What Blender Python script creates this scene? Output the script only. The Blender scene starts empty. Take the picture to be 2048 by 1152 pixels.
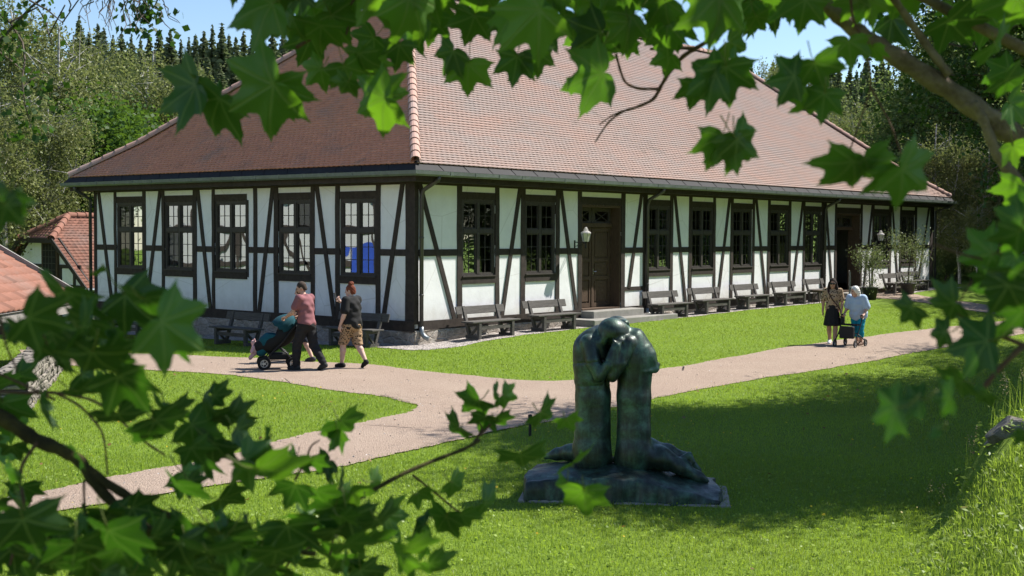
import bpy, bmesh, math, random
import numpy as np
from mathutils import Vector, Matrix
sc = bpy.context.scene
COL = sc.collection
rad = math.radians
rng = np.random.default_rng(11)
random.seed(5)

# ------------------------------------------------------------------ camera frame and ground
FPX = 2601.0
ROLL = math.atan(26 / 5308.0)
PITCH = math.atan(110 / FPX)
CAMP = np.array([0.0, 0.0, 2.75])
_f = np.array([0, math.cos(PITCH), -math.sin(PITCH)])
_u = np.array([0, math.sin(PITCH), math.cos(PITCH)])
_r = np.array([1.0, 0, 0])
CR = math.cos(ROLL) * _r + math.sin(ROLL) * _u
CU = -math.sin(ROLL) * _r + math.cos(ROLL) * _u
CF = _f
AZ = rad(39.4)
UX, UY = math.sin(AZ), math.cos(AZ)
WX, WY = -math.cos(AZ), math.sin(AZ)
OX, OY = -2.379, 31.737
LEN, WID = 32.86, 13.7

def ray(px, py):
    d = CF * FPX + CR * (px - 1024) - CU * (py - 576)
    return d / d[1]

def at(px, py, Y):
    return CAMP + ray(px, py) * Y

def sstep(t):
    t = np.clip(t, 0, 1)
    return t * t * (3 - 2 * t)

def T(x, y):
    x = np.asarray(x, float); y = np.asarray(y, float)
    s = (x - OX) * UX + (y - OY) * UY
    r = (x - OX) * WX + (y - OY) * WY
    z = .011 * np.clip(s, 0, 38) - .025 * np.clip(r, 0, 13.7) - .11 * np.clip(r - 13.7, 0, 7.5)
    z = z + .115 * np.clip(y - 78, 0, 140)
    z = z + .085 * sstep((s - .3) / 2.5) * (1 - sstep((-r - 1.0) / 3.5)) * sstep((.6 - r) / .6) * (1 - sstep((s - 34) / 6))
    d = (x - 3.07) * .888 - (y - 10.4) * .46
    w = np.clip(.5 + (12.5 - y) * .35, .5, 2.2)
    b = .95 * sstep(d / w) + .06 * np.clip(d - w, 0, 4)
    z = z + b * (1 - sstep((y - 12.6) / 3.0))
    z = z + .012 * np.sin(x * 1.7 + y * .6) * np.sin(y * 1.3 - x * .5)
    return z

def G(px, py):
    z = 0.0
    d = ray(px, py)
    for _ in range(14):
        t = (z - CAMP[2]) / d[2]
        p = CAMP + d * t
        z = .5 * z + .5 * float(T(p[0], p[1]))
    return np.array([p[0], p[1], float(T(p[0], p[1]))])

# ------------------------------------------------------------------ mesh helpers
def mesh_np(name, V, polys, smooth=False):
    """polys: list of int arrays (n,k)"""
    V = np.asarray(V, np.float32)
    me = bpy.data.meshes.new(name)
    me.vertices.add(len(V))
    me.vertices.foreach_set('co', V.ravel())
    polys = [np.asarray(p, np.int32) for p in polys if len(p)]
    nl = sum(p.size for p in polys); npoly = sum(len(p) for p in polys)
    me.loops.add(nl); me.polygons.add(npoly)
    me.loops.foreach_set('vertex_index', np.concatenate([p.ravel() for p in polys]))
    tot = np.concatenate([np.full(len(p), p.shape[1], np.int32) for p in polys])
    st = np.concatenate([[0], np.cumsum(tot)[:-1]]).astype(np.int32)
    me.polygons.foreach_set('loop_start', st)
    me.polygons.foreach_set('loop_total', tot)
    if smooth:
        me.polygons.foreach_set('use_smooth', np.ones(npoly, bool))
    me.update(calc_edges=True)
    return me

def attr(me, name, vals):
    a = me.attributes.new(name, 'FLOAT', 'POINT')
    a.data.foreach_set('value', np.asarray(vals, np.float32))

def attrv(me, name, vals):
    a = me.attributes.new(name, 'FLOAT_VECTOR', 'POINT')
    a.data.foreach_set('vector', np.asarray(vals, np.float32).ravel())

def link(name, me, mat=None, parent=None):
    o = bpy.data.objects.new(name, me)
    COL.objects.link(o)
    if mat is not None:
        for m in (mat if isinstance(mat, (list, tuple)) else [mat]):
            me.materials.append(m)
    if parent is not None:
        o.parent = parent
    return o

def tag(o, label=None, cat=None, group=None, kind=None):
    if label: o['label'] = label
    if cat: o['category'] = cat
    if group: o['group'] = group
    if kind: o['kind'] = kind
    return o

def empty(name, loc=(0, 0, 0), rz=0.0, label=None, cat=None, group=None):
    o = bpy.data.objects.new(name, None)
    COL.objects.link(o)
    o.empty_display_size = .2
    o.location = tuple(float(v) for v in loc)
    o.rotation_euler = (0, 0, rz)
    return tag(o, label, cat, group)

KIDS = {}
def children(o):
    return [c for c in bpy.data.objects if c.parent == o]

def copy_tree(o, parent=None):
    c = o.copy(); COL.objects.link(c)
    c.parent = parent
    for ch in children(o):
        copy_tree(ch, c)
    return c

class MB:
    def __init__(s): s.v = []; s.f = []
    def add(s, V, F):
        b = len(s.v)
        s.v += [tuple(float(q) for q in p) for p in V]
        s.f += [tuple(i + b for i in f) for f in F]
        return s
    def box(s, x0, x1, y0, y1, z0, z1):
        V = [(x, y, z) for x in (x0, x1) for y in (y0, y1) for z in (z0, z1)]
        return s.add(V, [(0, 1, 3, 2), (4, 6, 7, 5), (0, 4, 5, 1), (2, 3, 7, 6), (0, 2, 6, 4), (1, 5, 7, 3)])
    def bar(s, p, q, w, h, up=(0, 0, 1)):
        p, q, up = Vector(p), Vector(q), Vector(up)
        d = (q - p).normalized()
        a = d.cross(up)
        if a.length < 1e-4: a = d.cross(Vector((1, 0, 0)))
        a.normalize(); b = a.cross(d).normalized()
        V = []
        for c in (p, q):
            for i, j in ((-1, -1), (1, -1), (1, 1), (-1, 1)):
                V.append(c + a * (i * w / 2) + b * (j * h / 2))
        return s.add(V, [(0, 1, 2, 3), (7, 6, 5, 4), (0, 4, 5, 1), (1, 5, 6, 2), (2, 6, 7, 3), (3, 7, 4, 0)])
    def tube(s, pts, rads, n=8, cap=True):
        pts = [Vector(p) for p in pts]
        if not isinstance(rads, (list, tuple)): rads = [rads] * len(pts)
        V = []; F = []
        prev = None
        for i, p in enumerate(pts):
            d = (pts[min(i + 1, len(pts) - 1)] - pts[max(i - 1, 0)])
            if d.length < 1e-9: d = Vector((0, 0, 1))
            d.normalize()
            if prev is None:
                a = d.orthogonal().normalized()
            else:
                a = prev - d * prev.dot(d)
                if a.length < 1e-6: a = d.orthogonal()
                a.normalize()
            prev = a
            b = d.cross(a)
            for k in range(n):
                t = 2 * math.pi * k / n
                V.append(p + (a * math.cos(t) + b * math.sin(t)) * rads[i])
        for i in range(len(pts) - 1):
            for k in range(n):
                k2 = (k + 1) % n
                F.append((i * n + k, i * n + k2, (i + 1) * n + k2, (i + 1) * n + k))
        if cap:
            F.append(tuple(range(n - 1, -1, -1)))
            F.append(tuple((len(pts) - 1) * n + k for k in range(n)))
        return s.add(V, F)
    def lathe(s, prof, c=(0, 0, 0), n=16, axis='z'):
        V = []; F = []
        for r, z in prof:
            for k in range(n):
                t = 2 * math.pi * k / n
                a, b = r * math.cos(t), r * math.sin(t)
                p = (a, b, z) if axis == 'z' else ((a, z, b) if axis == 'y' else (z, a, b))
                V.append((c[0] + p[0], c[1] + p[1], c[2] + p[2]))
        for i in range(len(prof) - 1):
            for k in range(n):
                k2 = (k + 1) % n
                F.append((i * n + k, i * n + k2, (i + 1) * n + k2, (i + 1) * n + k))
        F.append(tuple(range(n - 1, -1, -1)))
        F.append(tuple((len(prof) - 1) * n + k for k in range(n)))
        return s.add(V, F)
    def torus(s, c, R, r, axis, n=20, m=8):
        A = Vector(axis).normalized(); a = A.orthogonal().normalized(); b = A.cross(a)
        V = []; F = []
        for i in range(n):
            t = 2 * math.pi * i / n
            e = a * math.cos(t) + b * math.sin(t)
            for j in range(m):
                q = 2 * math.pi * j / m
                V.append(Vector(c) + e * (R + r * math.cos(q)) + A * (r * math.sin(q)))
        for i in range(n):
            for j in range(m):
                F.append((i * m + j, ((i + 1) % n) * m + j, ((i + 1) % n) * m + (j + 1) % m, i * m + (j + 1) % m))
        return s.add(V, F)
    def build(s, name, mat, parent=None, smooth=False, bevel=0):
        me = bpy.data.meshes.new(name)
        me.from_pydata(s.v, [], s.f)
        bm = bmesh.new(); bm.from_mesh(me)
        bmesh.ops.recalc_face_normals(bm, faces=bm.faces)
        bm.to_mesh(me); bm.free()
        if smooth:
            me.polygons.foreach_set('use_smooth', np.ones(len(me.polygons), bool))
        o = link(name, me, mat, parent)
        if bevel:
            m = o.modifiers.new('b', 'BEVEL'); m.width = bevel; m.segments = 2; m.limit_method = 'ANGLE'
        return o

# ------------------------------------------------------------------ implicit surfaces, for bodies and the sculpture
class SDF:
    def __init__(s, lo, hi, h):
        s.lo = np.array(lo, float); s.h = h
        s.n = np.ceil((np.array(hi) - s.lo) / h).astype(int) + 1
        s.f = np.full(s.n, .5, np.float32)
        s.ax = [s.lo[i] + h * np.arange(s.n[i]) for i in range(3)]
    def _blk(s, lo, hi):
        i0 = np.clip(np.floor((np.array(lo) - s.lo) / s.h).astype(int), 0, s.n - 1)
        i1 = np.clip(np.ceil((np.array(hi) - s.lo) / s.h).astype(int) + 1, 1, s.n)
        sl = tuple(slice(a, b) for a, b in zip(i0, i1))
        X = s.ax[0][sl[0]][:, None, None]; Y = s.ax[1][sl[1]][None, :, None]; Z = s.ax[2][sl[2]][None, None, :]
        return sl, X, Y, Z
    def _mix(s, sl, d, k, sub=False):
        f = s.f[sl]
        if sub:
            h = np.clip(.5 - .5 * (f + d) / k, 0, 1)
            s.f[sl] = f * (1 - h) - d * h + k * h * (1 - h)
        else:
            h = np.clip(.5 + .5 * (d - f) / k, 0, 1)
            s.f[sl] = d * (1 - h) + f * h - k * h * (1 - h)
    def cone(s, a, b, ra, rb=None, k=.02, sub=False, flat=None):
        rb = ra if rb is None else rb
        a = np.array(a, float); b = np.array(b, float)
        m = max(ra, rb) + k + 3 * s.h
        sl, X, Y, Z = s._blk(np.minimum(a, b) - m, np.maximum(a, b) + m)
        ba = b - a; L = max(ba @ ba, 1e-9)
        t = np.clip(((X - a[0]) * ba[0] + (Y - a[1]) * ba[1] + (Z - a[2]) * ba[2]) / L, 0, 1)
        d = np.sqrt((X - a[0] - t * ba[0]) ** 2 + (Y - a[1] - t * ba[1]) ** 2 + (Z - a[2] - t * ba[2]) ** 2) - (ra + t * (rb - ra))
        s._mix(sl, d, k, sub); return s
    def path(s, pts, rs, k=.02):
        for i in range(len(pts) - 1):
            s.cone(pts[i], pts[i + 1], rs[i], rs[i + 1], k)
        return s
    def ell(s, c, r, k=.02, M=None, sub=False):
        c = np.array(c, float); r = np.array(r, float)
        m = r.max() + k + 3 * s.h
        sl, X, Y, Z = s._blk(c - m, c + m)
        X = X - c[0]; Y = Y - c[1]; Z = Z - c[2]
        if M is not None:
            M = np.array(M)
            X, Y, Z = (M[0, i] * X + M[1, i] * Y + M[2, i] * Z for i in range(3))
        k0 = np.sqrt((X / r[0]) ** 2 + (Y / r[1]) ** 2 + (Z / r[2]) ** 2)
        k1 = np.sqrt((X / r[0] ** 2) ** 2 + (Y / r[1] ** 2) ** 2 + (Z / r[2] ** 2) ** 2) + 1e-9
        s._mix(sl, k0 * (k0 - 1) / k1, k, sub); return s
    def cut(s, c, n):
        n = np.array(n, float); n /= np.linalg.norm(n)
        X = s.ax[0][:, None, None]; Y = s.ax[1][None, :, None]; Z = s.ax[2][None, None, :]
        s.f = np.maximum(s.f, ((X - c[0]) * n[0] + (Y - c[1]) * n[1] + (Z - c[2]) * n[2]).astype(np.float32)); return s
    def noise(s, fn):
        X = s.ax[0][:, None, None]; Y = s.ax[1][None, :, None]; Z = s.ax[2][None, None, :]
        s.f = (s.f + fn(X, Y, Z)).astype(np.float32); return s
    def mesh(s, name):
        f = np.pad(s.f, 1, constant_values=.5); lo = s.lo - s.h
        ins = f < 0
        nx, ny, nz = f.shape
        c = [(i, j, k) for i in (0, 1) for j in (0, 1) for k in (0, 1)]
        cnt = np.zeros((nx - 1, ny - 1, nz - 1), np.int8)
        for i, j, k in c:
            cnt += ins[i:nx - 1 + i, j:ny - 1 + j, k:nz - 1 + k]
        act = (cnt > 0) & (cnt < 8)
        I = np.argwhere(act)
        idx = np.full(act.shape, -1, np.int64); idx[act] = np.arange(len(I))
        P = np.zeros((len(I), 3)); W = np.zeros(len(I))
        val = {q: f[I[:, 0] + q[0], I[:, 1] + q[1], I[:, 2] + q[2]] for q in c}
        for q in c:
            for ax in range(3):
                if q[ax]: continue
                q2 = list(q); q2[ax] = 1; q2 = tuple(q2)
                a, b = val[q], val[q2]
                cr = (a < 0) != (b < 0)
                t = np.where(cr, a / np.where(cr, a - b, 1), 0)
                p = np.array(q, float)[None] + 0 * P
                p[:, ax] = t
                P += p * cr[:, None]; W += cr
        P = lo + s.h * (I + P / W[:, None])
        Q = []
        for ax in range(3):
            s0 = [slice(None)] * 3; s1 = [slice(None)] * 3
            s0[ax] = slice(0, -1); s1[ax] = slice(1, None)
            d = ins[tuple(s0)] != ins[tuple(s1)]
            E = np.argwhere(d)
            o1, o2 = [(1, 2), (2, 0), (0, 1)][ax]
            ok = (E[:, o1] > 0) & (E[:, o2] > 0) & (E[:, o1] < f.shape[o1] - 1) & (E[:, o2] < f.shape[o2] - 1)
            E = E[ok]
            first = ins[E[:, 0], E[:, 1], E[:, 2]]
            def g(a, b):
                e = E.copy(); e[:, o1] -= a; e[:, o2] -= b
                return idx[e[:, 0], e[:, 1], e[:, 2]]
            q = np.stack([g(1, 1), g(0, 1), g(0, 0), g(1, 0)], 1)
            q[~first] = q[~first][:, ::-1]
            Q.append(q)
        Q = np.concatenate(Q)
        return mesh_np(name, P, [Q], smooth=True)

# ------------------------------------------------------------------ materials
def lin(r, g, b):
    c = lambda v: (v / 255 / 12.92) if v <= 10 else (((v / 255) + .055) / 1.055) ** 2.4
    return (c(r), c(g), c(b), 1)

class NM:
    def __init__(s, name):
        s.m = bpy.data.materials.new(name); s.m.use_nodes = True
        s.t = s.m.node_tree; s.t.nodes.clear()
        s.out = s.t.nodes.new('ShaderNodeOutputMaterial')
    def n(s, ty, **kw):
        x = s.t.nodes.new('ShaderNode' + ty)
        for k, v in kw.items():
            if k.startswith('_'): x.inputs[k[1:].replace('_', ' ')].default_value = v
            else: setattr(x, k, v)
        return x
    def l(s, a, b): s.t.links.new(a, b)
    def coord(s, which='Object', scale=(1, 1, 1)):
        tc = s.n('TexCoord'); mp = s.n('Mapping'); mp.inputs['Scale'].default_value = scale
        s.l(tc.outputs[which], mp.inputs['Vector']); return mp.outputs['Vector']
    def noise(s, vec, scale, detail=4, rough=.55):
        x = s.n('TexNoise'); x.inputs['Scale'].default_value = scale; x.inputs['Detail'].default_value = detail
        x.inputs['Roughness'].default_value = rough
        if vec is not None: s.l(vec, x.inputs['Vector'])
        return x.outputs['Fac']
    def ramp(s, fac, stops):
        x = s.n('ValToRGB'); e = x.color_ramp.elements
        while len(e) < len(stops): e.new(.5)
        for el, (p, c) in zip(e, stops):
            el.position = p; el.color = c if len(c) == 4 else (*c, 1)
        s.l(fac, x.inputs['Fac']); return x.outputs['Color']
    def mix(s, fac, a, b, mode='MIX'):
        x = s.n('Mix', data_type='RGBA', blend_type=mode)
        if isinstance(fac, float): x.inputs[0].default_value = fac
        else: s.l(fac, x.inputs[0])
        for i, v in ((6, a), (7, b)):
            if isinstance(v, tuple): x.inputs[i].default_value = v if len(v) == 4 else (*v, 1)
            else: s.l(v, x.inputs[i])
        return x.outputs[2]
    def math(s, op, a, b=None):
        x = s.n('Math', operation=op)
        for i, v in enumerate((a, b)):
            if v is None: continue
            if isinstance(v, (int, float)): x.inputs[i].default_value = v
            else: s.l(v, x.inputs[i])
        return x.outputs[0]
    def bump(s, h, strength=.5, dist=.01):
        x = s.n('Bump'); x.inputs['Strength'].default_value = strength; x.inputs['Distance'].default_value = dist
        s.l(h, x.inputs['Height']); return x.outputs['Normal']
    def pbr(s, col, rough=.7, normal=None, metal=0., spec=.4):
        p = s.n('BsdfPrincipled')
        if isinstance(col, tuple): p.inputs['Base Color'].default_value = col if len(col) == 4 else (*col, 1)
        else: s.l(col, p.inputs['Base Color'])
        if isinstance(rough, (int, float)): p.inputs['Roughness'].default_value = rough
        else: s.l(rough, p.inputs['Roughness'])
        p.inputs['Metallic'].default_value = metal
        p.inputs['Specular IOR Level'].default_value = spec
        if normal is not None: s.l(normal, p.inputs['Normal'])
        s.l(p.outputs[0], s.out.inputs['Surface']); return p
    def attr(s, name):
        a = s.n('Attribute'); a.attribute_name = name; return a

def sc4(c, k): return (c[0] * k, c[1] * k, c[2] * k, 1)

def simple(name, col, rough=.7, var=.25, scale=8., bump=.25, dist=.01, stretch=(1, 1, 1), metal=0., spec=.35):
    m = NM(name); v = m.coord('Object', stretch)
    n1 = m.noise(v, scale, 5); n2 = m.noise(v, scale * .17, 2)
    c = m.ramp(n1, [(.25, sc4(col, 1 - var)), (.75, sc4(col, 1 + var))])
    c = m.mix(m.ramp(n2, [(.35, (0, 0, 0)), (.65, (1, 1, 1))]), c, sc4(col, 1 - var * .6), 'MIX')
    nb = m.bump(n1, bump, dist) if bump else None
    m.pbr(c, rough, nb, metal, spec); return m.m

M = {}
m = NM('lime_plaster'); v = m.coord('Object'); n1 = m.noise(v, 2.2, 6, .65); n2 = m.noise(m.coord('Object', (3, 3, .5)), 1.6, 4); n3 = m.noise(v, 30, 3)
c = m.ramp(n1, [(.3, (.74, .745, .76, 1)), (.7, (.83, .835, .85, 1))])
c = m.mix(m.ramp(n2, [(.58, (0, 0, 0)), (.78, (.30, .30, .30))]), c, (.60, .58, .53, 1))
sp = m.n('SeparateXYZ'); m.l(m.coord('Object'), sp.inputs[0])
dirt = m.math('MULTIPLY', m.ramp(m.math('ADD', m.math('MULTIPLY', sp.outputs[2], .55), m.math('MULTIPLY', n1, .5)), [(.50, (1, 1, 1)), (.82, (0, 0, 0))]), .45)
c = m.mix(dirt, c, (.46, .42, .36, 1))
vo = m.n('TexVoronoi', feature='DISTANCE_TO_EDGE'); vo.inputs['Scale'].default_value = .55; m.l(v, vo.inputs['Vector'])
c = m.mix(m.ramp(vo.outputs['Distance'], [(.0, (.4, .4, .4)), (.006, (0, 0, 0))]), c, (.4, .38, .35, 1))
m.pbr(c, .92, m.bump(m.math('ADD', n1, m.math('MULTIPLY', n3, .25)), .45, .02), 0, .2); M['plaster'] = m.m
def wood(name, c1, c2, stretch, rough=.75):
    m = NM(name); v = m.coord('Object', stretch)
    n1 = m.noise(v, 6, 6, .65); n2 = m.noise(m.coord('Object'), 1.3, 3)
    c = m.ramp(n1, [(.3, c1), (.7, c2)])
    c = m.mix(m.math('MULTIPLY', n2, .35), c, sc4(c2, 1.3))
    m.pbr(c, rough, m.bump(n1, .5, .008), 0, .3); return m.m
M['timber'] = wood('dark_timber', (.016, .012, .010, 1), (.05, .038, .032, 1), (1.2, 1.2, 1.2))
M['benchwood'] = wood('weathered_bench_wood', (.030, .027, .025, 1), (.105, .097, .09, 1), (1, 6, 6))
M['doorwood'] = wood('brown_door_wood', (.035, .022, .014, 1), (.10, .065, .042, 1), (7, 7, 1))
M['sash'] = wood('window_sash_paint', (.030, .026, .023, 1), (.062, .054, .048, 1), (3, 3, 3), .6)
M['greywood'] = wood('grey_weathered_board', (.16, .15, .14, 1), (.30, .28, .26, 1), (1, 5, 5))

def tile_mat(name, base, grey):
    m = NM(name); v = m.coord('Object')
    a = m.attr('tint')
    c = m.ramp(a.outputs['Fac'], [(0, sc4(base, .62)), (.35, sc4(base, .95)), (.7, base), (1, sc4(base, 1.22))])
    n = m.noise(v, .55, 6, .7); n2 = m.noise(v, 14, 3)
    c = m.mix(m.ramp(n, [(.5, (0, 0, 0)), (.68, (.55, .55, .55))]), c, grey)
    c = m.mix(m.ramp(n2, [(.3, (0, 0, 0)), (.8, (.3, .3, .3))]), c, sc4(base, .55))
    wn = m.attr('worn'); n3 = m.noise(m.coord('Object', (.5, .5, 2.2)), 1.1, 5, .7)
    c = m.mix(m.math('MULTIPLY', wn.outputs['Fac'], m.math('ADD', n3, .30)), c, (.335, .285, .265, 1))
    n6 = m.noise(v, .8, 6, .75); c = m.mix(m.ramp(n6, [(.60, (0, 0, 0)), (.72, (.5, .5, .5))]), c, (.13, .115, .095, 1))
    m.pbr(c, .85, None, 0, .3); return m.m
M['tile'] = tile_mat('red_clay_tile', (.57, .265, .17, 1), (.27, .225, .205, 1))
M['tile2'] = tile_mat('orange_clay_tile', (.25, .115, .08, 1), (.22, .17, .15, 1))

m = NM('window_glass'); lw = m.n('LayerWeight'); lw.inputs['Blend'].default_value = .42
gl = m.n('BsdfGlossy'); gl.inputs['Roughness'].default_value = .01; gl.inputs['Color'].default_value = (.9, .95, .95, 1)
vn = m.noise(m.coord('Object'), 1.1, 1); gb = m.bump(vn, .12, .05); m.l(gb, gl.inputs['Normal'])
tr = m.n('BsdfTransparent'); tr.inputs['Color'].default_value = (.72, .76, .74, 1)
mx = m.n('MixShader'); fa = m.math('ADD', m.math('MULTIPLY', lw.outputs['Fresnel'], .50), .03)
m.l(fa, mx.inputs[0]); m.l(tr.outputs[0], mx.inputs[1]); m.l(gl.outputs[0], mx.inputs[2]); m.l(mx.outputs[0], m.out.inputs['Surface'])
M['glass'] = m.m
m = NM('lantern_glass'); gl = m.n('BsdfGlossy'); gl.inputs['Roughness'].default_value = .05
tr = m.n('BsdfTranslucent'); tr.inputs['Color'].default_value = (.8, .78, .76, 1)
df = m.n('BsdfDiffuse'); df.inputs['Color'].default_value = (.75, .72, .70, 1)
m1 = m.n('MixShader', ); m1.inputs[0].default_value = .5; m2 = m.n('MixShader'); m2.inputs[0].default_value = .15
m.l(tr.outputs[0], m1.inputs[1]); m.l(df.outputs[0], m1.inputs[2]); m.l(m1.outputs[0], m2.inputs[1]); m.l(gl.outputs[0], m2.inputs[2])
m.l(m2.outputs[0], m.out.inputs['Surface']); M['lampglass'] = m.m

def stone_mat(name, c1, c2, scale=2.6, mortar=(.38, .35, .31, 1), stretch=(1, 1, 1.9)):
    m = NM(name); v = m.coord('Object', stretch)
    nz = m.n('TexNoise'); nz.inputs['Scale'].default_value = 3; m.l(v, nz.inputs['Vector'])
    vv = m.n('VectorMath', operation='ADD'); sv = m.n('VectorMath', operation='SCALE'); sv.inputs['Scale'].default_value = .18
    m.l(nz.outputs['Color'], sv.inputs[0]); m.l(v, vv.inputs[0]); m.l(sv.outputs[0], vv.inputs[1])
    vo = m.n('TexVoronoi', feature='DISTANCE_TO_EDGE'); vo.inputs['Scale'].default_value = scale; m.l(vv.outputs[0], vo.inputs['Vector'])
    vc = m.n('TexVoronoi'); vc.inputs['Scale'].default_value = scale; m.l(vv.outputs[0], vc.inputs['Vector'])
    n = m.noise(v, 9, 6, .7)
    c = m.mix(vc.outputs['Color'], c1, c2)
    c = m.mix(.6, c, m.ramp(n, [(.3, sc4(c1, .5)), (.7, sc4(c2, 1.3))]))
    e = m.ramp(vo.outputs['Distance'], [(.02, (0, 0, 0)), (.07, (1, 1, 1))])
    c = m.mix(e, mortar, c)
    hgt = m.math('ADD', m.math('MULTIPLY', e, .7), m.math('MULTIPLY', n, .5))
    m.pbr(c, .92, m.bump(hgt, .9, .04), 0, .2); return m.m
M['stone'] = stone_mat('rubble_stone', (.20, .17, .145, 1), (.40, .355, .31, 1))
M['drystone'] = stone_mat('dry_stone', (.15, .135, .115, 1), (.28, .25, .215, 1), 3.2, (.06, .055, .05, 1))
M['slab'] = simple('step_stone', (.25, .24, .22, 1), .9, .25, 5, .5, .01)
M['zinc'] = simple('dark_zinc', (.020, .020, .022, 1), .7, .3, 6, .15, .005, spec=.2)
M['gutter'] = simple('green_grey_gutter', (.15, .18, .16, 1), .5, .3, 9, .1, .005, metal=.2)
M['pipe'] = simple('downpipe_metal', (.09, .085, .085, 1), .45, .3, 7, .1, .005, metal=.4)
M['pipelight'] = simple('downpipe_shoe_metal', (.22, .25, .27, 1), .4, .2, 7, .1, .005, metal=.5)
M['black'] = simple('black_metal', (.012, .012, .013, 1), .45, .3, 10, .1)
M['rubber'] = simple('black_rubber', (.010, .010, .010, 1), .8, .3, 20, .2)
M['chrome'] = simple('brushed_metal', (.45, .46, .48, 1), .35, .1, 20, .05, metal=.9)
M['dark'] = simple('dark_interior', (.02, .018, .016, 1), .9, .2, 3, 0)
M['interior'] = simple('interior_wall', (.10, .085, .07, 1), .95, .2, 2, 0)

# foliage materials
def leafmat(name, c, ct, var=.35, gloss=.12, trans=.45, sc_=1.0, rough=.45):
    m = NM(name); a = m.attr('tint')
    col = m.ramp(a.outputs['Fac'], [(0, (c[0] * 1.15, c[1] * .72, c[2] * 1.3, 1) if 'blade' in name else sc4(c, 1 - var)), (.10, sc4(c, 1 - var * .9)), (.5, c), (1, (c[0] * (1 + var * 1.3), c[1] * (1 + var), c[2] * (1 + var * .6), 1))])
    d = m.n('BsdfDiffuse'); t = m.n('BsdfTranslucent'); g = m.n('BsdfGlossy'); g.inputs['Roughness'].default_value = rough
    g.inputs['Color'].default_value = (.8, .85, .8, 1)
    m.l(col, d.inputs['Color']); t.inputs['Color'].default_value = ct
    x = m.n('MixShader'); x.inputs[0].default_value = trans
    m.l(d.outputs[0], x.inputs[1]); m.l(t.outputs[0], x.inputs[2])
    y = m.n('MixShader'); y.inputs[0].default_value = gloss * .35
    m.l(x.outputs[0], y.inputs[1]); m.l(g.outputs[0], y.inputs[2]); m.l(y.outputs[0], m.out.inputs['Surface'])
    return m.m
M['grass'] = leafmat('grass_blade', (.180, .265, .036, 1), (.33, .47, .036, 1), .45, .07, .45)
M['bankgrass'] = leafmat('bank_grass_blade', (.18, .255, .04, 1), (.32, .46, .045, 1), .5, .07, .45)
M['birchleaf'] = leafmat('birch_leaf', (.165, .185, .075, 1), (.21, .25, .07, 1), .45, .04, .35)
M['spruce'] = leafmat('spruce_needle', (.17, .20, .115, 1), (.16, .21, .08, 1), .5, .02, .35)
M['broadleaf'] = leafmat('broad_leaf', (.060, .115, .028, 1), (.11, .20, .02, 1), .45, .04, .35)
M['darkleaf'] = leafmat('alder_leaf', (.030, .062, .014, 1), (.06, .14, .012, 1), .5, .05, .35)
M['alderfar'] = leafmat('far_alder_leaf', (.13, .17, .075, 1), (.20, .27, .07, 1), .6, .03, .45)  # lighter leaf green for the far alders
M['oliveleaf'] = leafmat('olive_leaf', (.20, .23, .12, 1), (.2, .26, .07, 1), .4, .1, .3)
def bark(name, c1, c2, sc_=6, stretch=(1, 1, .3)):
    m = NM(name); v = m.coord('Object', stretch); n = m.noise(v, sc_, 6, .7)
    m.pbr(m.ramp(n, [(.35, c1), (.65, c2)]), .9, m.bump(n, .8, .02), 0, .2); return m.m
M['bark'] = bark('brown_bark', (.045, .035, .027, 1), (.13, .105, .085, 1))
M['birchbark'] = bark('birch_bark', (.12, .11, .10, 1), (.62, .60, .56, 1), 3, (1, 1, 2.5))
M['maplebark'] = bark('maple_bark', (.11, .08, .06, 1), (.26, .205, .165, 1), 26, (1, 1, 1))
M['darkbark'] = bark('mossy_bark', (.035, .028, .016, 1), (.10, .085, .03, 1), 22, (1, 1, 1))
M['twig'] = bark('red_twig', (.085, .045, .035, 1), (.16, .10, .075, 1), 30, (1, 1, 1))

# maple leaf with veins
m = NM('maple_leaf'); a = m.attr('lc'); t = m.attr('tint')
sp = m.n('SeparateXYZ'); m.l(a.outputs['Vector'], sp.inputs[0])
x, y = sp.outputs[0], sp.outputs[1]
best = None
for ang in (0, 47, -47, 95, -95):
    sn, cs = math.sin(rad(ang)), math.cos(rad(ang))
    perp = m.math('ABSOLUTE', m.math('SUBTRACT', m.math('MULTIPLY', x, cs), m.math('MULTIPLY', y, sn)))
    along = m.math('ADD', m.math('MULTIPLY', x, sn), m.math('MULTIPLY', y, cs))
    pen = m.math('MULTIPLY', m.math('LESS_THAN', along, 0.0), 5.0)
    dd = m.math('ADD', perp, pen)
    # side veins: herringbone stripes off the main vein
    best = dd if best is None else m.math('MINIMUM', best, dd)
vein = m.ramp(best, [(.008, (1, 1, 1)), (.030, (0, 0, 0))])
nz = m.noise(a.outputs['Vector'], 4, 4)
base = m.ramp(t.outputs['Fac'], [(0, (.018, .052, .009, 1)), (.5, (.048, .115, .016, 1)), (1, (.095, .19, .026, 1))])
base = m.mix(m.math('MULTIPLY', nz, .4), base, (.06, .13, .02, 1))
net = m.n('TexVoronoi', feature='DISTANCE_TO_EDGE'); net.inputs['Scale'].default_value = 11; m.l(a.outputs['Vector'], net.inputs['Vector'])
fine = m.ramp(net.outputs['Distance'], [(.01, (1, 1, 1)), (.06, (0, 0, 0))])
base = m.mix(m.math('MULTIPLY', fine, .22), base, (.11, .18, .04, 1))
spots = m.noise(a.outputs['Vector'], 7, 3, .7)
base = m.mix(m.ramp(spots, [(.68, (0, 0, 0)), (.74, (.7, .7, .7))]), base, (.10, .075, .02, 1))
base = m.mix(m.math('MULTIPLY', vein, .75), base, (.20, .28, .08, 1))
tcol = m.mix(m.math('MULTIPLY', vein, .4), m.ramp(t.outputs['Fac'], [(0, (.025, .085, .004, 1)), (.3, (.07, .20, .008, 1)), (1, (.20, .42, .016, 1))]), (.08, .15, .02, 1))
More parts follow.
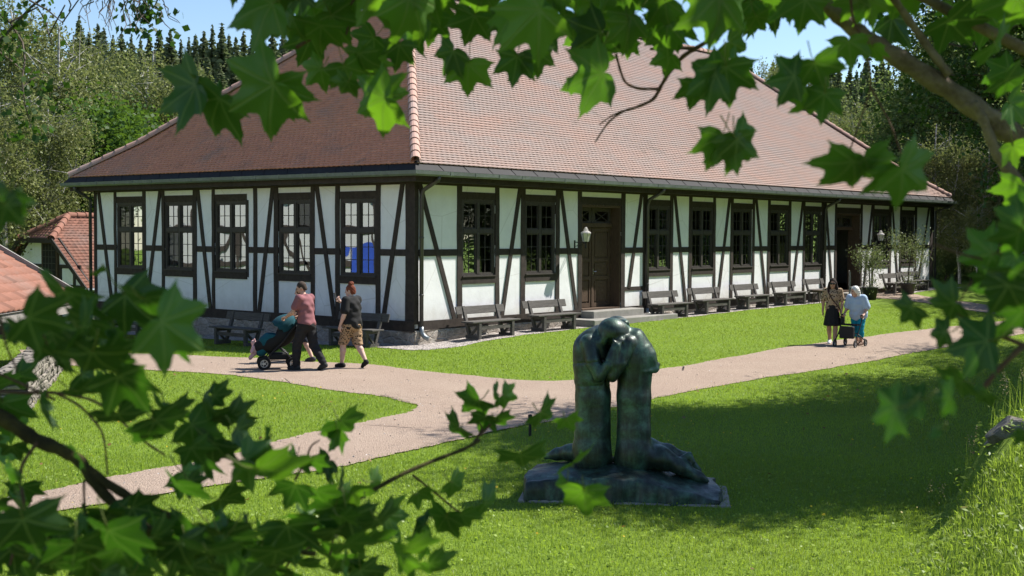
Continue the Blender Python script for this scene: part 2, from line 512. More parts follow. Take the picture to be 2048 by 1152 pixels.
d = m.n('BsdfDiffuse'); tl = m.n('BsdfTranslucent'); g = m.n('BsdfGlossy'); g.inputs['Roughness'].default_value = .5
g.inputs['Color'].default_value = (.75, .85, .9, 1)
m.l(base, d.inputs['Color']); m.l(tcol, tl.inputs['Color'])
bn = m.bump(m.math('ADD', m.math('MULTIPLY', vein, -.6), nz), .35, .004)
m.l(bn, d.inputs['Normal']); m.l(bn, g.inputs['Normal'])
x1 = m.n('MixShader'); x1.inputs[0].default_value = .44; m.l(d.outputs[0], x1.inputs[1]); m.l(tl.outputs[0], x1.inputs[2])
y1 = m.n('MixShader'); lw = m.n('LayerWeight'); lw.inputs['Blend'].default_value = .25
m.l(m.math('ADD', m.math('MULTIPLY', lw.outputs['Facing'], .05), .03), y1.inputs[0]); m.l(x1.outputs[0], y1.inputs[1]); m.l(g.outputs[0], y1.inputs[2])
tp = m.n('BsdfTransparent'); z1 = m.n('MixShader'); m.l(m.ramp(spots, [(.755, (0, 0, 0)), (.765, (1, 1, 1))]), z1.inputs[0]); m.l(y1.outputs[0], z1.inputs[1]); m.l(tp.outputs[0], z1.inputs[2])
m.l(z1.outputs[0], m.out.inputs['Surface'])
M['maple'] = m.m

# ground materials
m = NM('lawn_soil'); v = m.coord('Object'); n1 = m.noise(v, .5, 5, .6); n2 = m.noise(v, 22, 5, .7); n3 = m.noise(v, 4, 4)
c = m.ramp(n2, [(.3, (.10, .165, .02, 1)), (.72, (.21, .31, .042, 1))])
c = m.mix(m.ramp(n1, [(.4, (0, 0, 0)), (.65, (.5, .5, .5))]), c, (.15, .21, .035, 1))
c = m.mix(m.ramp(n3, [(.55, (0, 0, 0)), (.75, (.4, .4, .4))]), c, (.06, .11, .018, 1))
m.pbr(c, .95, m.bump(n2, 1., .05), 0, .1); M['lawn'] = m.m
m = NM('pink_gravel'); v = m.coord('Object'); n4 = m.noise(m.coord('Object', (1, 2.2, 1)), 17, 5, .75); n5 = m.noise(v, .25, 4); n1 = m.noise(v, 60, 4, .8); n2 = m.noise(v, .7, 5, .6); n3 = m.noise(v, 9, 4)
vo = m.n('TexVoronoi'); vo.inputs['Scale'].default_value = 48; m.l(v, vo.inputs['Vector'])
c = m.ramp(n1, [(.3, (0.185, 0.139, 0.108, 1)), (.7, (0.460, 0.355, 0.281, 1))])
c = m.mix(m.ramp(n2, [(.4, (0, 0, 0)), (.65, (.45, .45, .45))]), c, (0.392, 0.312, 0.248, 1))
c = m.mix(m.ramp(n3, [(.55, (0, 0, 0)), (.75, (.5, .5, .5))]), c, (0.274, 0.201, 0.160, 1))
c = m.mix(m.ramp(n4, [(.52, (0, 0, 0)), (.66, (.55, .55, .55))]), c, (0.215, 0.163, 0.129, 1))
c = m.mix(m.ramp(n4, [(.34, (.5, .5, .5)), (.44, (0, 0, 0))]), c, (0.549, 0.442, 0.365, 1))
c = m.mix(m.ramp(n5, [(.45, (0, 0, 0)), (.7, (.45, .45, .45))]), c, (0.324, 0.241, 0.192, 1))
m.pbr(c, .97, m.bump(m.math('ADD', n1, vo.outputs['Distance']), .8, .02), 0, .1); M['gravel'] = m.m
m = NM('grey_gravel'); v = m.coord('Object'); vo = m.n('TexVoronoi'); vo.inputs['Scale'].default_value = 26; m.l(v, vo.inputs['Vector'])
sp = m.n('SeparateColor'); m.l(vo.outputs['Color'], sp.inputs[0])
c = m.ramp(sp.outputs[0], [(0, (.14, .125, .115, 1)), (1, (.52, .47, .44, 1))])
m.pbr(c, .95, m.bump(vo.outputs['Distance'], 1., .03), 0, .2); M['greygravel'] = m.m

# bronze with green patina
m = NM('patinated_bronze'); v = m.coord('Object'); n1 = m.noise(v, 5, 6, .7); n2 = m.noise(v, 17, 5, .7)
st = m.noise(m.coord('Object', (9, 9, 1.2)), 2.2, 5, .65)
c = m.ramp(n1, [(.36, (.008, .011, .008, 1)), (.50, (.020, .037, .026, 1)), (.66, (.055, .12, .08, 1))])
c = m.mix(m.ramp(st, [(.52, (0, 0, 0)), (.70, (.55, .55, .55))]), c, (.055, .115, .08, 1))
c = m.mix(m.ramp(n2, [(.55, (0, 0, 0)), (.75, (.7, .7, .7))]), c, (.012, .016, .015, 1))
m.pbr(c, m.ramp(n2, [(.3, (.32, .32, .32)), (.7, (.58, .58, .58))]), m.bump(m.math('ADD', n1, m.math('MULTIPLY', n2, .6)), .45, .012), .25, .5)
bz = [n_ for n_ in m.t.nodes if n_.type == 'BSDF_PRINCIPLED'][0]; bz.inputs['Coat Weight'].default_value = .12; bz.inputs['Coat Roughness'].default_value = .42; bz.inputs['Coat IOR'].default_value = 1.6
M['bronze'] = m.m

# ------------------------------------------------------------------ camera, sun, sky
cam = bpy.data.cameras.new('camera'); co = bpy.data.objects.new('camera', cam); COL.objects.link(co)
mw = Matrix(((CR[0], CU[0], -CF[0], CAMP[0]), (CR[1], CU[1], -CF[1], CAMP[1]), (CR[2], CU[2], -CF[2], CAMP[2]), (0, 0, 0, 1)))
co.matrix_world = mw
cam.sensor_width = 36; cam.lens = 36 * FPX / 2048; cam.clip_start = .05; cam.clip_end = 3000
cam.dof.use_dof = True; cam.dof.focus_distance = 27; cam.dof.aperture_fstop = 9.0
sc.camera = co
SUN_AZ, SUN_EL = rad(24.6), rad(51)
SD = Vector((math.cos(SUN_AZ) * math.cos(SUN_EL), math.sin(SUN_AZ) * math.cos(SUN_EL), math.sin(SUN_EL)))
sl = bpy.data.lights.new('sun', 'SUN'); sl.energy = 5.0; sl.angle = rad(.53); sl.color = (1, .95, .87)
so = bpy.data.objects.new('sun', sl); COL.objects.link(so); so.rotation_euler = SD.to_track_quat('Z', 'Y').to_euler()
so.location = (30, 15, 60)
w = bpy.data.worlds.new('World'); sc.world = w; w.use_nodes = True
nt = w.node_tree; bg = nt.nodes['Background']; sky = nt.nodes.new('ShaderNodeTexSky'); sky.sky_type = 'NISHITA'
sky.sun_disc = False; sky.sun_elevation = SUN_EL; sky.sun_rotation = rad(90) - SUN_AZ
sky.air_density = 1.0; sky.dust_density = .15; sky.ozone_density = 3.0; sky.altitude = 300
nt.links.new(sky.outputs[0], bg.inputs['Color']); bg.inputs['Strength'].default_value = .088
vs = sc.view_settings; vs.view_transform = 'Standard'; vs.look = 'None'; vs.gamma = 1; vs.exposure = 0.95; vs.use_curve_mapping = False
sc.cycles.max_bounces = 8; sc.cycles.transparent_max_bounces = 12; sc.cycles.diffuse_bounces = 3; sc.cycles.glossy_bounces = 4
sc.cycles.transmission_bounces = 4; sc.cycles.use_denoising = True; sc.cycles.caustics_reflective = False; sc.cycles.caustics_refractive = False
sc.render.film_transparent = False
# ------------------------------------------------------------------ terrain, paths
def lines(*segs):
    out = []
    for a, b, st in segs:
        out += list(np.arange(a, b - 1e-6, st))
    return np.array(out + [segs[-1][1]])
gx = lines((-300, -20, 8), (-20, 25, .25), (25, 300, 8))
gy = lines((-25, 5, 1), (5, 16, .125), (16, 60, .4), (60, 260, 5), (260, 900, 50))
XX, YY = np.meshgrid(gx, gy, indexing='ij')
ZZ = T(XX, YY)
# keep the ground out of the building's inside
nxg, nyg = len(gx), len(gy)
V = np.stack([XX, YY, ZZ], -1).reshape(-1, 3)
ii, jj = np.meshgrid(np.arange(nxg - 1), np.arange(nyg - 1), indexing='ij')
q = np.stack([ii * nyg + jj, (ii + 1) * nyg + jj, (ii + 1) * nyg + jj + 1, ii * nyg + jj + 1], -1).reshape(-1, 4)
tag(link('lawn', mesh_np('lawn', V, [q], True), M['lawn']), kind='structure')

def densify(P, n):
    P = np.array(P, float)
    d = np.r_[0, np.cumsum(np.hypot(*np.diff(P, axis=0).T))]
    t = np.linspace(0, d[-1], n)
    # smooth by Catmull-like cubic: interpolate then average
    x = np.interp(t, d, P[:, 0]); y = np.interp(t, d, P[:, 1])
    for _ in range(max(1, int((n / 66) ** 2 * .5))):
        x[1:-1] = .25 * x[:-2] + .5 * x[1:-1] + .25 * x[2:]; y[1:-1] = .25 * y[:-2] + .5 * y[1:-1] + .25 * y[2:]
    return np.stack([x, y], 1)
def gp(L): return [G(*p)[:2] for p in L]
A_up = densify(gp([(40, 700), (215, 705), (400, 712), (560, 720), (730, 728), (800, 737), (900, 748), (1000, 758), (1100, 764), (1160, 760), (1325, 738), (1540, 700), (1760, 670), (1940, 650), (2130, 632)]), 600)
A_lo = densify(gp([(60, 728), (280, 740), (480, 752), (640, 778), (760, 792), (838, 812), (1060, 852), (1200, 822), (1310, 797), (1480, 765), (1700, 730), (1900, 693), (2130, 655)]), 600)
B_l = densify(gp([(760, 790), (838, 812), (820, 826), (740, 843), (640, 862), (450, 915), (200, 960), (0, 1005), (-300, 1075)]), 400)
B_r = densify(gp([(1250, 800), (1060, 850), (900, 885), (700, 932), (480, 965), (250, 1003), (0, 1040), (-100, 1062), (-330, 1110)]), 400)
C_u = densify(gp([(1640, 590), (1720, 583), (1755, 583), (1850, 593), (1930, 604), (2080, 628)]), 80)
C_l = densify(gp([(1640, 600), (1700, 596), (1780, 598), (1850, 606), (1900, 614), (2060, 640)]), 80)
def wob(P, a=.016):
    n = len(P); k = rng.normal(0, a, (n, 2)); k = (k + np.roll(k, 1, 0) + np.roll(k, 2, 0)) / 1.7
    return P + k
def strip(Pa, Pb, m, dz):
    n = len(Pa); t = np.linspace(0, 1, m)
    P = Pa[:, None] * (1 - t)[None, :, None] + Pb[:, None] * t[None, :, None]
    z = T(P[..., 0], P[..., 1]) + dz
    V = np.concatenate([P, z[..., None]], -1).reshape(-1, 3)
    ii, jj = np.meshgrid(np.arange(n - 1), np.arange(m - 1), indexing='ij')
    return V, np.stack([ii * m + jj, (ii + 1) * m + jj, (ii + 1) * m + jj + 1, ii * m + jj + 1], -1).reshape(-1, 4)
Vs, Fs, off = [], [], 0
for a, b, m, dz in ((wob(A_up), wob(A_lo), 22, .010), (wob(B_l), wob(B_r), 22, .016), (wob(C_u), wob(C_l), 10, .013)):
    v, f = strip(a, b, m, dz); Vs.append(v); Fs.append(f + off); off += len(v)
tag(link('path', mesh_np('path', np.concatenate(Vs), [np.concatenate(Fs)], True), M['gravel']), kind='structure')

def inpoly(x, y, P):
    c = np.zeros(x.shape, bool); n = len(P); j = n - 1
    for i in range(n):
        xi, yi = P[i]; xj, yj = P[j]
        c ^= ((yi > y) != (yj > y)) & (x < (xj - xi) * (y - yi) / (yj - yi + 1e-12) + xi)
        j = i
    return c
PATHPOLY = [np.concatenate([a[::8], b[::8][::-1]]) for a, b in ((A_up, A_lo), (B_l, B_r), (C_u, C_l))]
def BW(t, o, side='R'):
    """building coordinates to world xy: t along a facade, o outwards from it"""
    if side == 'R': return np.array([OX + UX * t - WX * o, OY + UY * t - WY * o])
    return np.array([OX + WX * t - UX * o, OY + WY * t - UY * o])
# gravel drip strip along both facades
Vs, Fs, off = [], [], 0
n = 150
ts = np.linspace(-.9, LEN + 1, n)
wv = rng.normal(0, .05, n); wv = (wv + np.roll(wv, 1) + np.roll(wv, 2)) / 1.7
Pa = np.array([BW(t, -.3) for t in ts]); Pb = np.array([BW(t, .95 + .25 * math.exp(-max(t, 0) / 2.0) + wv[i]) for i, t in enumerate(ts)])
v, f = strip(Pa, Pb, 8, .008); Vs.append(v); Fs.append(f + off); off += len(v)
ts2 = np.linspace(-1.1, WID + .8, n)
Pa2 = np.array([BW(t, -.3, 'L') for t in ts2]); Pb2 = np.array([BW(t, 1.0 + .15 * math.exp(-max(t, 0) / 2.0) + wv[-i - 1], 'L') for i, t in enumerate(ts2)])
v, f = strip(Pa2, Pb2, 8, .012); Vs.append(v); Fs.append(f + off); off += len(v)
PATHPOLY += [np.concatenate([Pa[::3], Pb[::3][::-1]]), np.concatenate([Pa2[::3], Pb2[::3][::-1]])]
tag(link('gravel_strip', mesh_np('gravel_strip', np.concatenate(Vs), [np.concatenate(Fs)], True), M['greygravel']), kind='structure')

# ------------------------------------------------------------------ half-timbered hall
hall = empty('half_timbered_hall', (OX, OY, 0), math.atan2(UY, UX),
             'long white half-timbered hall with dark beams and a hipped red tile roof', 'building')
HZ = 4.02
def fmap(side):
    if side == 'R': return lambda t, o, z: (t, -o, z)
    return lambda t, o, z: (-o, t, z)
def facade(name, side, length, z0, z1, opens, reveal, mat):
    f = fmap(side); mb = MB()
    tb = sorted({0., length} | {v for o in opens for v in o[:2]}); zb = sorted({z0, z1} | {v for o in opens for v in o[2:4]})
    for a, b in zip(tb, tb[1:]):
        for c, d in zip(zb, zb[1:]):
            tm, zm = (a + b) / 2, (c + d) / 2
            if any(o[0] < tm < o[1] and o[2] < zm < o[3] for o in opens): continue
            n = max(1, int((b - a) / .6)); k = max(1, int((d - c) / .6))
            mb.add([f(a, 0, c), f(b, 0, c), f(b, 0, d), f(a, 0, d)], [(0, 1, 2, 3)])
    for a, b, c, d in opens:
        r = reveal
        for P in ([(a, 0, c), (a, -r, c), (a, -r, d), (a, 0, d)], [(b, 0, c), (b, -r, c), (b, -r, d), (b, 0, d)],
                  [(a, 0, d), (b, 0, d), (b, -r, d), (a, -r, d)], [(a, 0, c), (b, 0, c), (b, -r, c), (a, -r, c)]):
            mb.add([f(*p) for p in P], [(0, 1, 2, 3)])
    return mb.build(name, mat, hall)

WL = [(12.52, 11.16), (10.1, 8.74), (7.76, 6.35), (5.04, 3.73), (2.64, 1.32)]
WL = [(b, a) for a, b in WL]
WR = [(1.72, 3.04), (4.29, 5.63), (10.19, 11.51), (12.77, 14.11), (15.39, 16.71), (17.98, 19.36), (20.62, 21.94), (26.64, 28.11), (29.35, 30.75)]
DR = [(6.84, 8.82), (23.25, 25.37)]
ZW0, ZW1 = 1.63, 3.60
facade('plaster_wall', 'R', LEN, .40, HZ, [(a, b, ZW0, ZW1) for a, b in WR] + [(a, b, .55, 3.57) for a, b in DR], .16, M['plaster'])
facade('plaster_wall', 'L', WID, .30, HZ, [(a, b, ZW0, ZW1) for a, b in WL], .16, M['plaster'])
# back walls and the dark inside
mb = MB()
mb.add([(LEN, 0, -.5), (LEN, WID, -.5), (LEN, WID, HZ), (LEN, 0, HZ)], [(0, 1, 2, 3)])
mb.add([(0, WID, -.5), (LEN, WID, -.5), (LEN, WID, HZ), (0, WID, HZ)], [(0, 1, 2, 3)])
mb.build('plaster_wall', M['plaster'], hall)
mb = MB(); mb.box(.17, LEN - .17, 5.2, 5.3, .5, 3.9); mb.box(.17, LEN - .17, .17, WID - .17, .42, .52); mb.box(.0, LEN, .0, WID, 4.03, 4.06)
mb.build('interior', M['interior'], hall)

PL = [(13.57, 13.7), (12.52, 12.65), (11.02, 11.16), (10.1, 10.24), (8.58, 8.74), (7.76, 7.89), (5.92, 6.07), (5.04, 5.21), (3.59, 3.73), (2.64, 2.79), (1.16, 1.32), (-.02, .30)]
PR = [(.0, .12), (1.54, 1.72), (3.04, 3.2), (4.1, 4.29), (5.63, 5.81), (6.68, 6.84), (8.82, 9.01), (9.97, 10.19), (11.51, 11.67), (12.6, 12.77), (14.11, 14.27), (15.22, 15.39), (16.71, 16.86), (17.81, 17.98), (19.36, 19.53), (20.49, 20.62), (21.94, 22.2), (23.1, 23.25), (25.37, 25.54), (26.5, 26.64), (28.11, 28.33), (29.2, 29.35), (30.75, 30.97), (32.45, 32.88)]
BRL = [(13.46, 3.94, 12.78, .51), (10.30, 3.94, 11.0, .55), (8.52, 3.94, 7.95, .51), (5.26, 3.94, 5.84, .55), (3.51, 3.94, 2.85, .57), (.40, 3.94, 1.07, .54)]
BRR = [(.16, 3.94, 1.47, .5), (4.05, 3.94, 3.32, .55), (5.86, 3.94, 6.62, .52), (9.88, 3.94, 9.24, 1.12), (11.75, 3.94, 12.45, .5), (15.14, 3.94, 14.42, .5), (16.95, 3.94, 17.72, .5), (20.42, 3.94, 19.66, .5), (22.28, 3.94, 22.95, .5), (26.45, 3.94, 25.72, .5), (28.4, 3.94, 29.12, .5), (32.3, 3.94, 31.15, .5)]
def timber(side, length, posts, braces, wins, doors, extra=()):
    f = fmap(side); mb = MB()
    def bx(t0, t1, z0, z1, o=.022, inn=-.05):
        P = [f(t, oo, z) for t in (t0, t1) for oo in (inn, o) for z in (z0, z1)]
        mb.add(P, [(0, 1, 3, 2), (4, 6, 7, 5), (0, 4, 5, 1), (2, 3, 7, 6), (0, 2, 6, 4), (1, 5, 7, 3)])
    for i, (a, b) in enumerate(posts):
        z0 = .5 if not (side == 'R' and i in (5, 6, 17, 18)) else .3; o_ = .022 + random.uniform(0, .004); k0 = len(mb.v)
        lo_, hi_, wd = random.uniform(-.014, .014), random.uniform(-.014, .014), random.uniform(-.012, .012)
        for s0 in range(6):     # hand-hewn: edges wander a little
            za, zb = z0 + (3.96 - z0) * s0 / 6, z0 + (3.96 - z0) * (s0 + 1) / 6
            if s0 == 0: e0 = [random.uniform(-.009, .009) for _ in range(2)]
            e1 = [random.uniform(-.009, .009) for _ in range(2)]
            sh_ = lambda z: lo_ + (hi_ - lo_) * (z - z0) / (3.96 - z0)
            P = [f(t, oo, z) for t0, z in ((a + e0[0] + sh_(za), za), (a + e1[0] + sh_(zb), zb)) for t, oo in ((t0, -.05), (t0, o_), (t0 + b - a + wd + (e0 if z == za else e1)[1], o_), (t0 + b - a + wd + (e0 if z == za else e1)[1], -.05))]
            mb.add(P, [(0, 1, 5, 4), (1, 2, 6, 5), (2, 3, 7, 6)])
            e0 = e1
    # sill beam, left out across the door openings
    cuts = sorted([d for d in doors]); t = 0.125 if side == 'R' else 0.0
    for a, b in cuts + [(length, None)]:
        bx(t, a - (.16 if b else 0), .33 if side == 'R' else .30, .575, .05)
        t = (b or 0) + .16
    bx(-.02, length, 3.93, 4.12, .035)
    for a, b in wins:
        bx(a, b, 3.60, 3.79, .012); bx(a, b, 1.44, 1.63, .03)
    for a, b in doors:
        bx(a, b, 3.57, 3.79, .012)
    # middle rail in the bays between windows
    edges = sorted(list(wins) + list(doors)); t = .0
    for a, b in edges + [(length, length)]:
        if a - t > .3: bx(t, a, 2.17, 2.335, .017)
        t = b
    for a, za, b, zb in braces:
        p, q_ = Vector(f(a, 0, za)), Vector(f(b, 0, zb))
        mb.bar(p, q_, .135, .06, f(0, 1, 0))
    for e in extra: bx(*e)
    return mb.build('timber_frame', M['timber'], hall)
timber('L', WID, PL, BRL, WL, [], [(6.28, 6.36, 1.5, 3.62, .02)])
timber('R', LEN, PR, BRR, WR, DR, [(9.01, 9.97, 1.04, 1.16, .017)])

def window(side, a, b):
    f = fmap(side)
    w_ = b - a; zt = 2.80
    def bxs(mb, t0, t1, z0, z1, o0, o1):
        P = [f(t, oo, z) for t in (t0, t1) for oo in (o0, o1) for z in (z0, z1)]
        mb.add(P, [(0, 1, 3, 2), (4, 6, 7, 5), (0, 4, 5, 1), (2, 3, 7, 6), (0, 2, 6, 4), (1, 5, 7, 3)])
    mb = MB(); fr = .075
    bxs(mb, a, a + fr, ZW0, ZW1, -.10, -.012); bxs(mb, b - fr, b, ZW0, ZW1, -.10, -.012)
    bxs(mb, a + fr, b - fr, ZW1 - fr, ZW1, -.10, -.012); bxs(mb, a + fr, b - fr, ZW0, ZW0 + fr * .8, -.10, -.012)
    mid = (a + b) / 2
    bxs(mb, mid - .05, mid + .05, ZW0 + fr * .8, ZW1 - fr, -.10, -.006)
    bxs(mb, a + fr, mid - .05, zt - .06, zt + .05, -.10, .0); bxs(mb, mid + .05, b - fr, zt - .06, zt + .05, -.10, .0)
    # sash rims
    cells = []
    for x0, x1 in ((a + fr, mid - .05), (mid + .05, b - fr)):
        for z0, z1 in ((ZW0 + fr * .8, zt - .06), (zt + .05, ZW1 - fr)):
            s_ = .035
            bxs(mb, x0, x0 + s_, z0, z1, -.09, -.03); bxs(mb, x1 - s_, x1, z0, z1, -.09, -.03)
            bxs(mb, x0 + s_, x1 - s_, z0, z0 + s_, -.09, -.03); bxs(mb, x0 + s_, x1 - s_, z1 - s_, z1, -.09, -.03)
            cells.append((x0 + s_, x1 - s_, z0 + s_, z1 - s_))
    wo = mb.build('window', M['sash'], hall)
    g = MB(); bars = MB()
    for x0, x1, z0, z1 in cells:
        tl = random.uniform(-.004, .004)
        g.add([f(x0, -.06 + tl, z0), f(x1, -.06 - tl, z0), f(x1, -.06 - tl, z1), f(x0, -.06 + tl, z1)], [(0, 1, 2, 3)])
        xm = (x0 + x1) / 2; bw = .009
        bxs(bars, xm - bw, xm + bw, z0, z1, -.068, -.05)
        rows = 3 if z0 < 2 else 2
        for k in range(1, rows):
            zz = z0 + (z1 - z0) * k / rows
            bxs(bars, x0, xm - bw, zz - bw, zz + bw, -.068, -.05); bxs(bars, xm + bw, x1, zz - bw, zz + bw, -.068, -.05)
    g.build('pane', M['glass'], wo); bars.build('glazing_bar', M['sash'], wo)
    s_ = MB(); bxs(s_, a - .0, b + .0, ZW0 - .012, ZW0 + .02, -.012, .055); s_.build('sill', M['sash'], wo)
for a, b in WL: window('L', a, b)
for a, b in WR: window('R', a, b)

def doorway(a, b, opened):
    f = fmap('R'); r = -.34
    def bxs(mb, t0, t1, z0, z1, o0, o1):
        P = [f(t, oo, z) for t in (t0, t1) for oo in (o0, o1) for z in (z0, z1)]
        mb.add(P, [(0, 1, 3, 2), (4, 6, 7, 5), (0, 4, 5, 1), (2, 3, 7, 6), (0, 2, 6, 4), (1, 5, 7, 3)])
    fr = MB()
    bxs(fr, a + .002, a + .06, .57, 3.568, -.50, -.004); bxs(fr, b - .06, b - .002, .57, 3.568, -.50, -.004)
    bxs(fr, a + .06, b - .06, 3.50, 3.568, -.50, -.004)
    bxs(fr, a + .06, b - .06, 2.93, 3.05, r - .06, r + .05)
    bxs(fr, a + .06, b - .06, .50, .585, -.5, .02)
    mid = (a + b) / 2
    fo = fr.build('door_frame', M['doorwood'], hall)
    tl = MB()
    for x0, x1 in ((a + .06, mid - .04), (mid + .04, b - .06)):
        z0, z1 = 3.05, 3.50
        bxs(tl, x0, x0 + .11, z0, z1, r - .04, r); bxs(tl, x1 - .11, x1, z0, z1, r - .04, r)
        bxs(tl, x0 + .11, x1 - .11, z0, z0 + .05, r - .04, r); bxs(tl, x0 + .11, x1 - .11, z1 - .11, z1, r - .04, r)
        p = [(x0 + .11, z0 + .05), (x1 - .11, z1 - .11)]
        for s0, s1 in ((0, 1), (1, 0)):
            tl.bar(f(p[0][0], r - .02, p[s0][1]), f(p[1][0], r - .02, p[s1][1]), .02, .025, f(0, 1, 0))
    bxs(tl, mid - .04, mid + .04, 3.05, 3.50, r - .05, r + .01)
    tr_ = tl.build('transom_window', M['sash'], hall)
    for x0, x1 in ((a + .17, mid - .15), (mid + .15, b - .17)):
        g = MB(); g.add([f(x0, r - .03, 3.1), f(x1, r - .03, 3.1), f(x1, r - .03, 3.39), f(x0, r - .03, 3.39)], [(0, 1, 2, 3)]); g.build('pane', M['glass'], tr_)
    def leaf(x0, x1, swing=0, hinge=None):
        mb = MB(); st = .12
        bxs(mb, x0, x0 + st, .60, 2.92, r - .05, r); bxs(mb, x1 - st, x1, .60, 2.92, r - .05, r)
        zs = [.60, .72, 1.40, 1.50, 1.92, 2.02, 2.80, 2.92]
        for k in range(0, 8, 2): bxs(mb, x0 + st, x1 - st, zs[k], zs[k + 1], r - .05, r)
        for k in (1, 3, 5):
            bxs(mb, x0 + st, x1 - st, zs[k], zs[k + 1], r - .045, r - .03)
            bxs(mb, x0 + st + .05, x1 - st - .05, zs[k] + .05, zs[k + 1] - .05, r - .03, r - .012)
        if swing:
            c, s_ = math.cos(swing), math.sin(swing)
            hx, hy = hinge
            mb.v = [(hx + (x - hx) * c - (y - hy) * s_, hy + (x - hx) * s_ + (y - hy) * c, z) for x, y, z in mb.v]
        return mb.build('door', M['doorwood'], hall)
    if not opened:
        leaf(a + .06, mid - .004)
        d = leaf(mid + .004, b - .06)
        h = MB(); h.tube([f(mid + .06, r, 1.63), f(mid + .06, r + .05, 1.63), f(mid + .15, r + .055, 1.64)], .011, 6); bxs(h, mid + .035, mid + .08, 1.55, 1.72, r, r + .008)
        h.build('handle', M['chrome'], d)
        ps = MB(); bxs(ps, mid - .03, mid + .035, .61, 2.91, r + .001, r + .02); ps.build('cover_strip', M['doorwood'], d)
    else:
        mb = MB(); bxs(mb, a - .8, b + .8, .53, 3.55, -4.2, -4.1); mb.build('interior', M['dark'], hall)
doorway(*DR[0], False); doorway(*DR[1], True)

# stone plinth and door steps
def plinth():
    mb = MB(); n = 60
    for side, L_ in (('R', LEN), ('L', WID)):
        f = fmap(side); V, F = [], []
        for i in range(n + 1):
            t = -.05 + (L_ + .05) * i / n
            for k, z in enumerate((-1.0, -.4, 0, .15, .3, .42)):
                V.append(f(t, .055 + (0 if k == 5 else random.uniform(-.02, .03)) - (.0 if side == 'R' else .0), min(z, .345 if side == 'R' else .32)))
            V.append(f(t, -.2, .345 if side == 'R' else .32))
        for i in range(n):
            for k in range(6): F.append((i * 7 + k, (i + 1) * 7 + k, (i + 1) * 7 + k + 1, i * 7 + k + 1))
        mb.add(V, F)
    return mb.build('stone_base', M['stone'], hall)
plinth()
for i, (a, b, o, z0, z1) in enumerate([(6.75, 9.3, .52, .05, .545), (6.15, 10.45, .98, -.1, .345)]):
    mb = MB(); mb.box(a, b, -o, -.06 + i * -.0, z0, z1); mb.build('door_step', M['slab'], hall, bevel=.02)
for i, (a, b, o, z0, z1) in enumerate([(23.1, 25.6, .55, .1, .53)]):
    mb = MB(); mb.box(a, b, -o, -.06, z0, z1); mb.build('door_step', M['slab'], hall, bevel=.02)

# roof: one tile field per slope, a slight kick at the eaves
PROF_D = np.array([-.55, 1.0, 6.85]); PROF_Z = np.array([4.40, 5.45, 10.4])
sl_len = np.r_[0, np.cumsum(np.hypot(np.diff(PROF_D), np.diff(PROF_Z)))]
def prof(s):
    return np.interp(s, sl_len, PROF_D), np.interp(s, sl_len, PROF_Z)
def tiles(length, width, mapf, expo=.12, tw=.186, d0=-.55, dmax=6.85, profn=prof, slen=None, seed=1):
    r_ = np.random.default_rng(seed)
    slen = slen or sl_len[-1]
    TT = []
    rows = int(slen / expo)
    for k in range(rows):
        s = k * expo; d, z = profn(s); d2, z2 = profn(min(s + expo * 1.25, slen))
        a, b = d, length - d
        n = int((b - a) / tw)
        if n < 1: continue
        x = a + (b - a - n * tw) / 2 + np.arange(n) * tw
        TT.append(np.stack([x, np.full(n, d), np.full(n, z), np.full(n, d2), np.full(n, z2), np.full(n, k)], 1))
    TT = np.concatenate(TT); n = len(TT)
    patch = np.sin(TT[:, 0] * .9 + 1.3 * np.sin(TT[:, 5] * .13)) * np.sin(TT[:, 5] * .21 + TT[:, 0] * .35)
    tint = np.clip(.52 + .16 * patch + r_.normal(0, .13, n), 0, 1)
    u_ = np.array([0, .28, .55, .8, 1.0]); hh = np.array([.020, .012, .009, .013, .022])
    jz = r_.normal(0, .003, n)
    V = np.zeros((n, 15, 3))
    for j in range(5):
        X = TT[:, 0] + u_[j] * tw * .995
        V[:, j] = np.stack([X, TT[:, 1] + .016, TT[:, 2] + hh[j] - .012 + 0 * jz], 1)
        V[:, 5 + j] = np.stack([X, TT[:, 1] - .016, TT[:, 2] + hh[j] * .8 + .008 + jz], 1)
        V[:, 10 + j] = np.stack([X, TT[:, 3], TT[:, 4] + hh[j] * .9 - .006], 1)
    V = V.reshape(-1, 3); W = np.stack(mapf(V[:, 0], V[:, 1], V[:, 2]), 1)
    b = (np.arange(n) * 15)[:, None]
    q = np.concatenate([b + np.array([[j, j + 1, j + 6, j + 5]]) for j in range(4)] + [b + np.array([[5 + j, 6 + j, 11 + j, 10 + j]]) for j in range(4)])
    return W, q, np.repeat(tint, 15)
Vs, Fs, Ts, off = [], [], [], 0
for L_, mp, sd in ((LEN, lambda x, d, z: (x, d, z), 1), (WID, lambda x, d, z: (d, x, z), 2), (LEN, lambda x, d, z: (x, WID - d, z), 3), (WID, lambda x, d, z: (LEN - d, x, z), 4)):
    v, f, t = tiles(L_, None, mp, seed=sd); Vs.append(v); Fs.append(f + off); Ts.append(t); off += len(v)
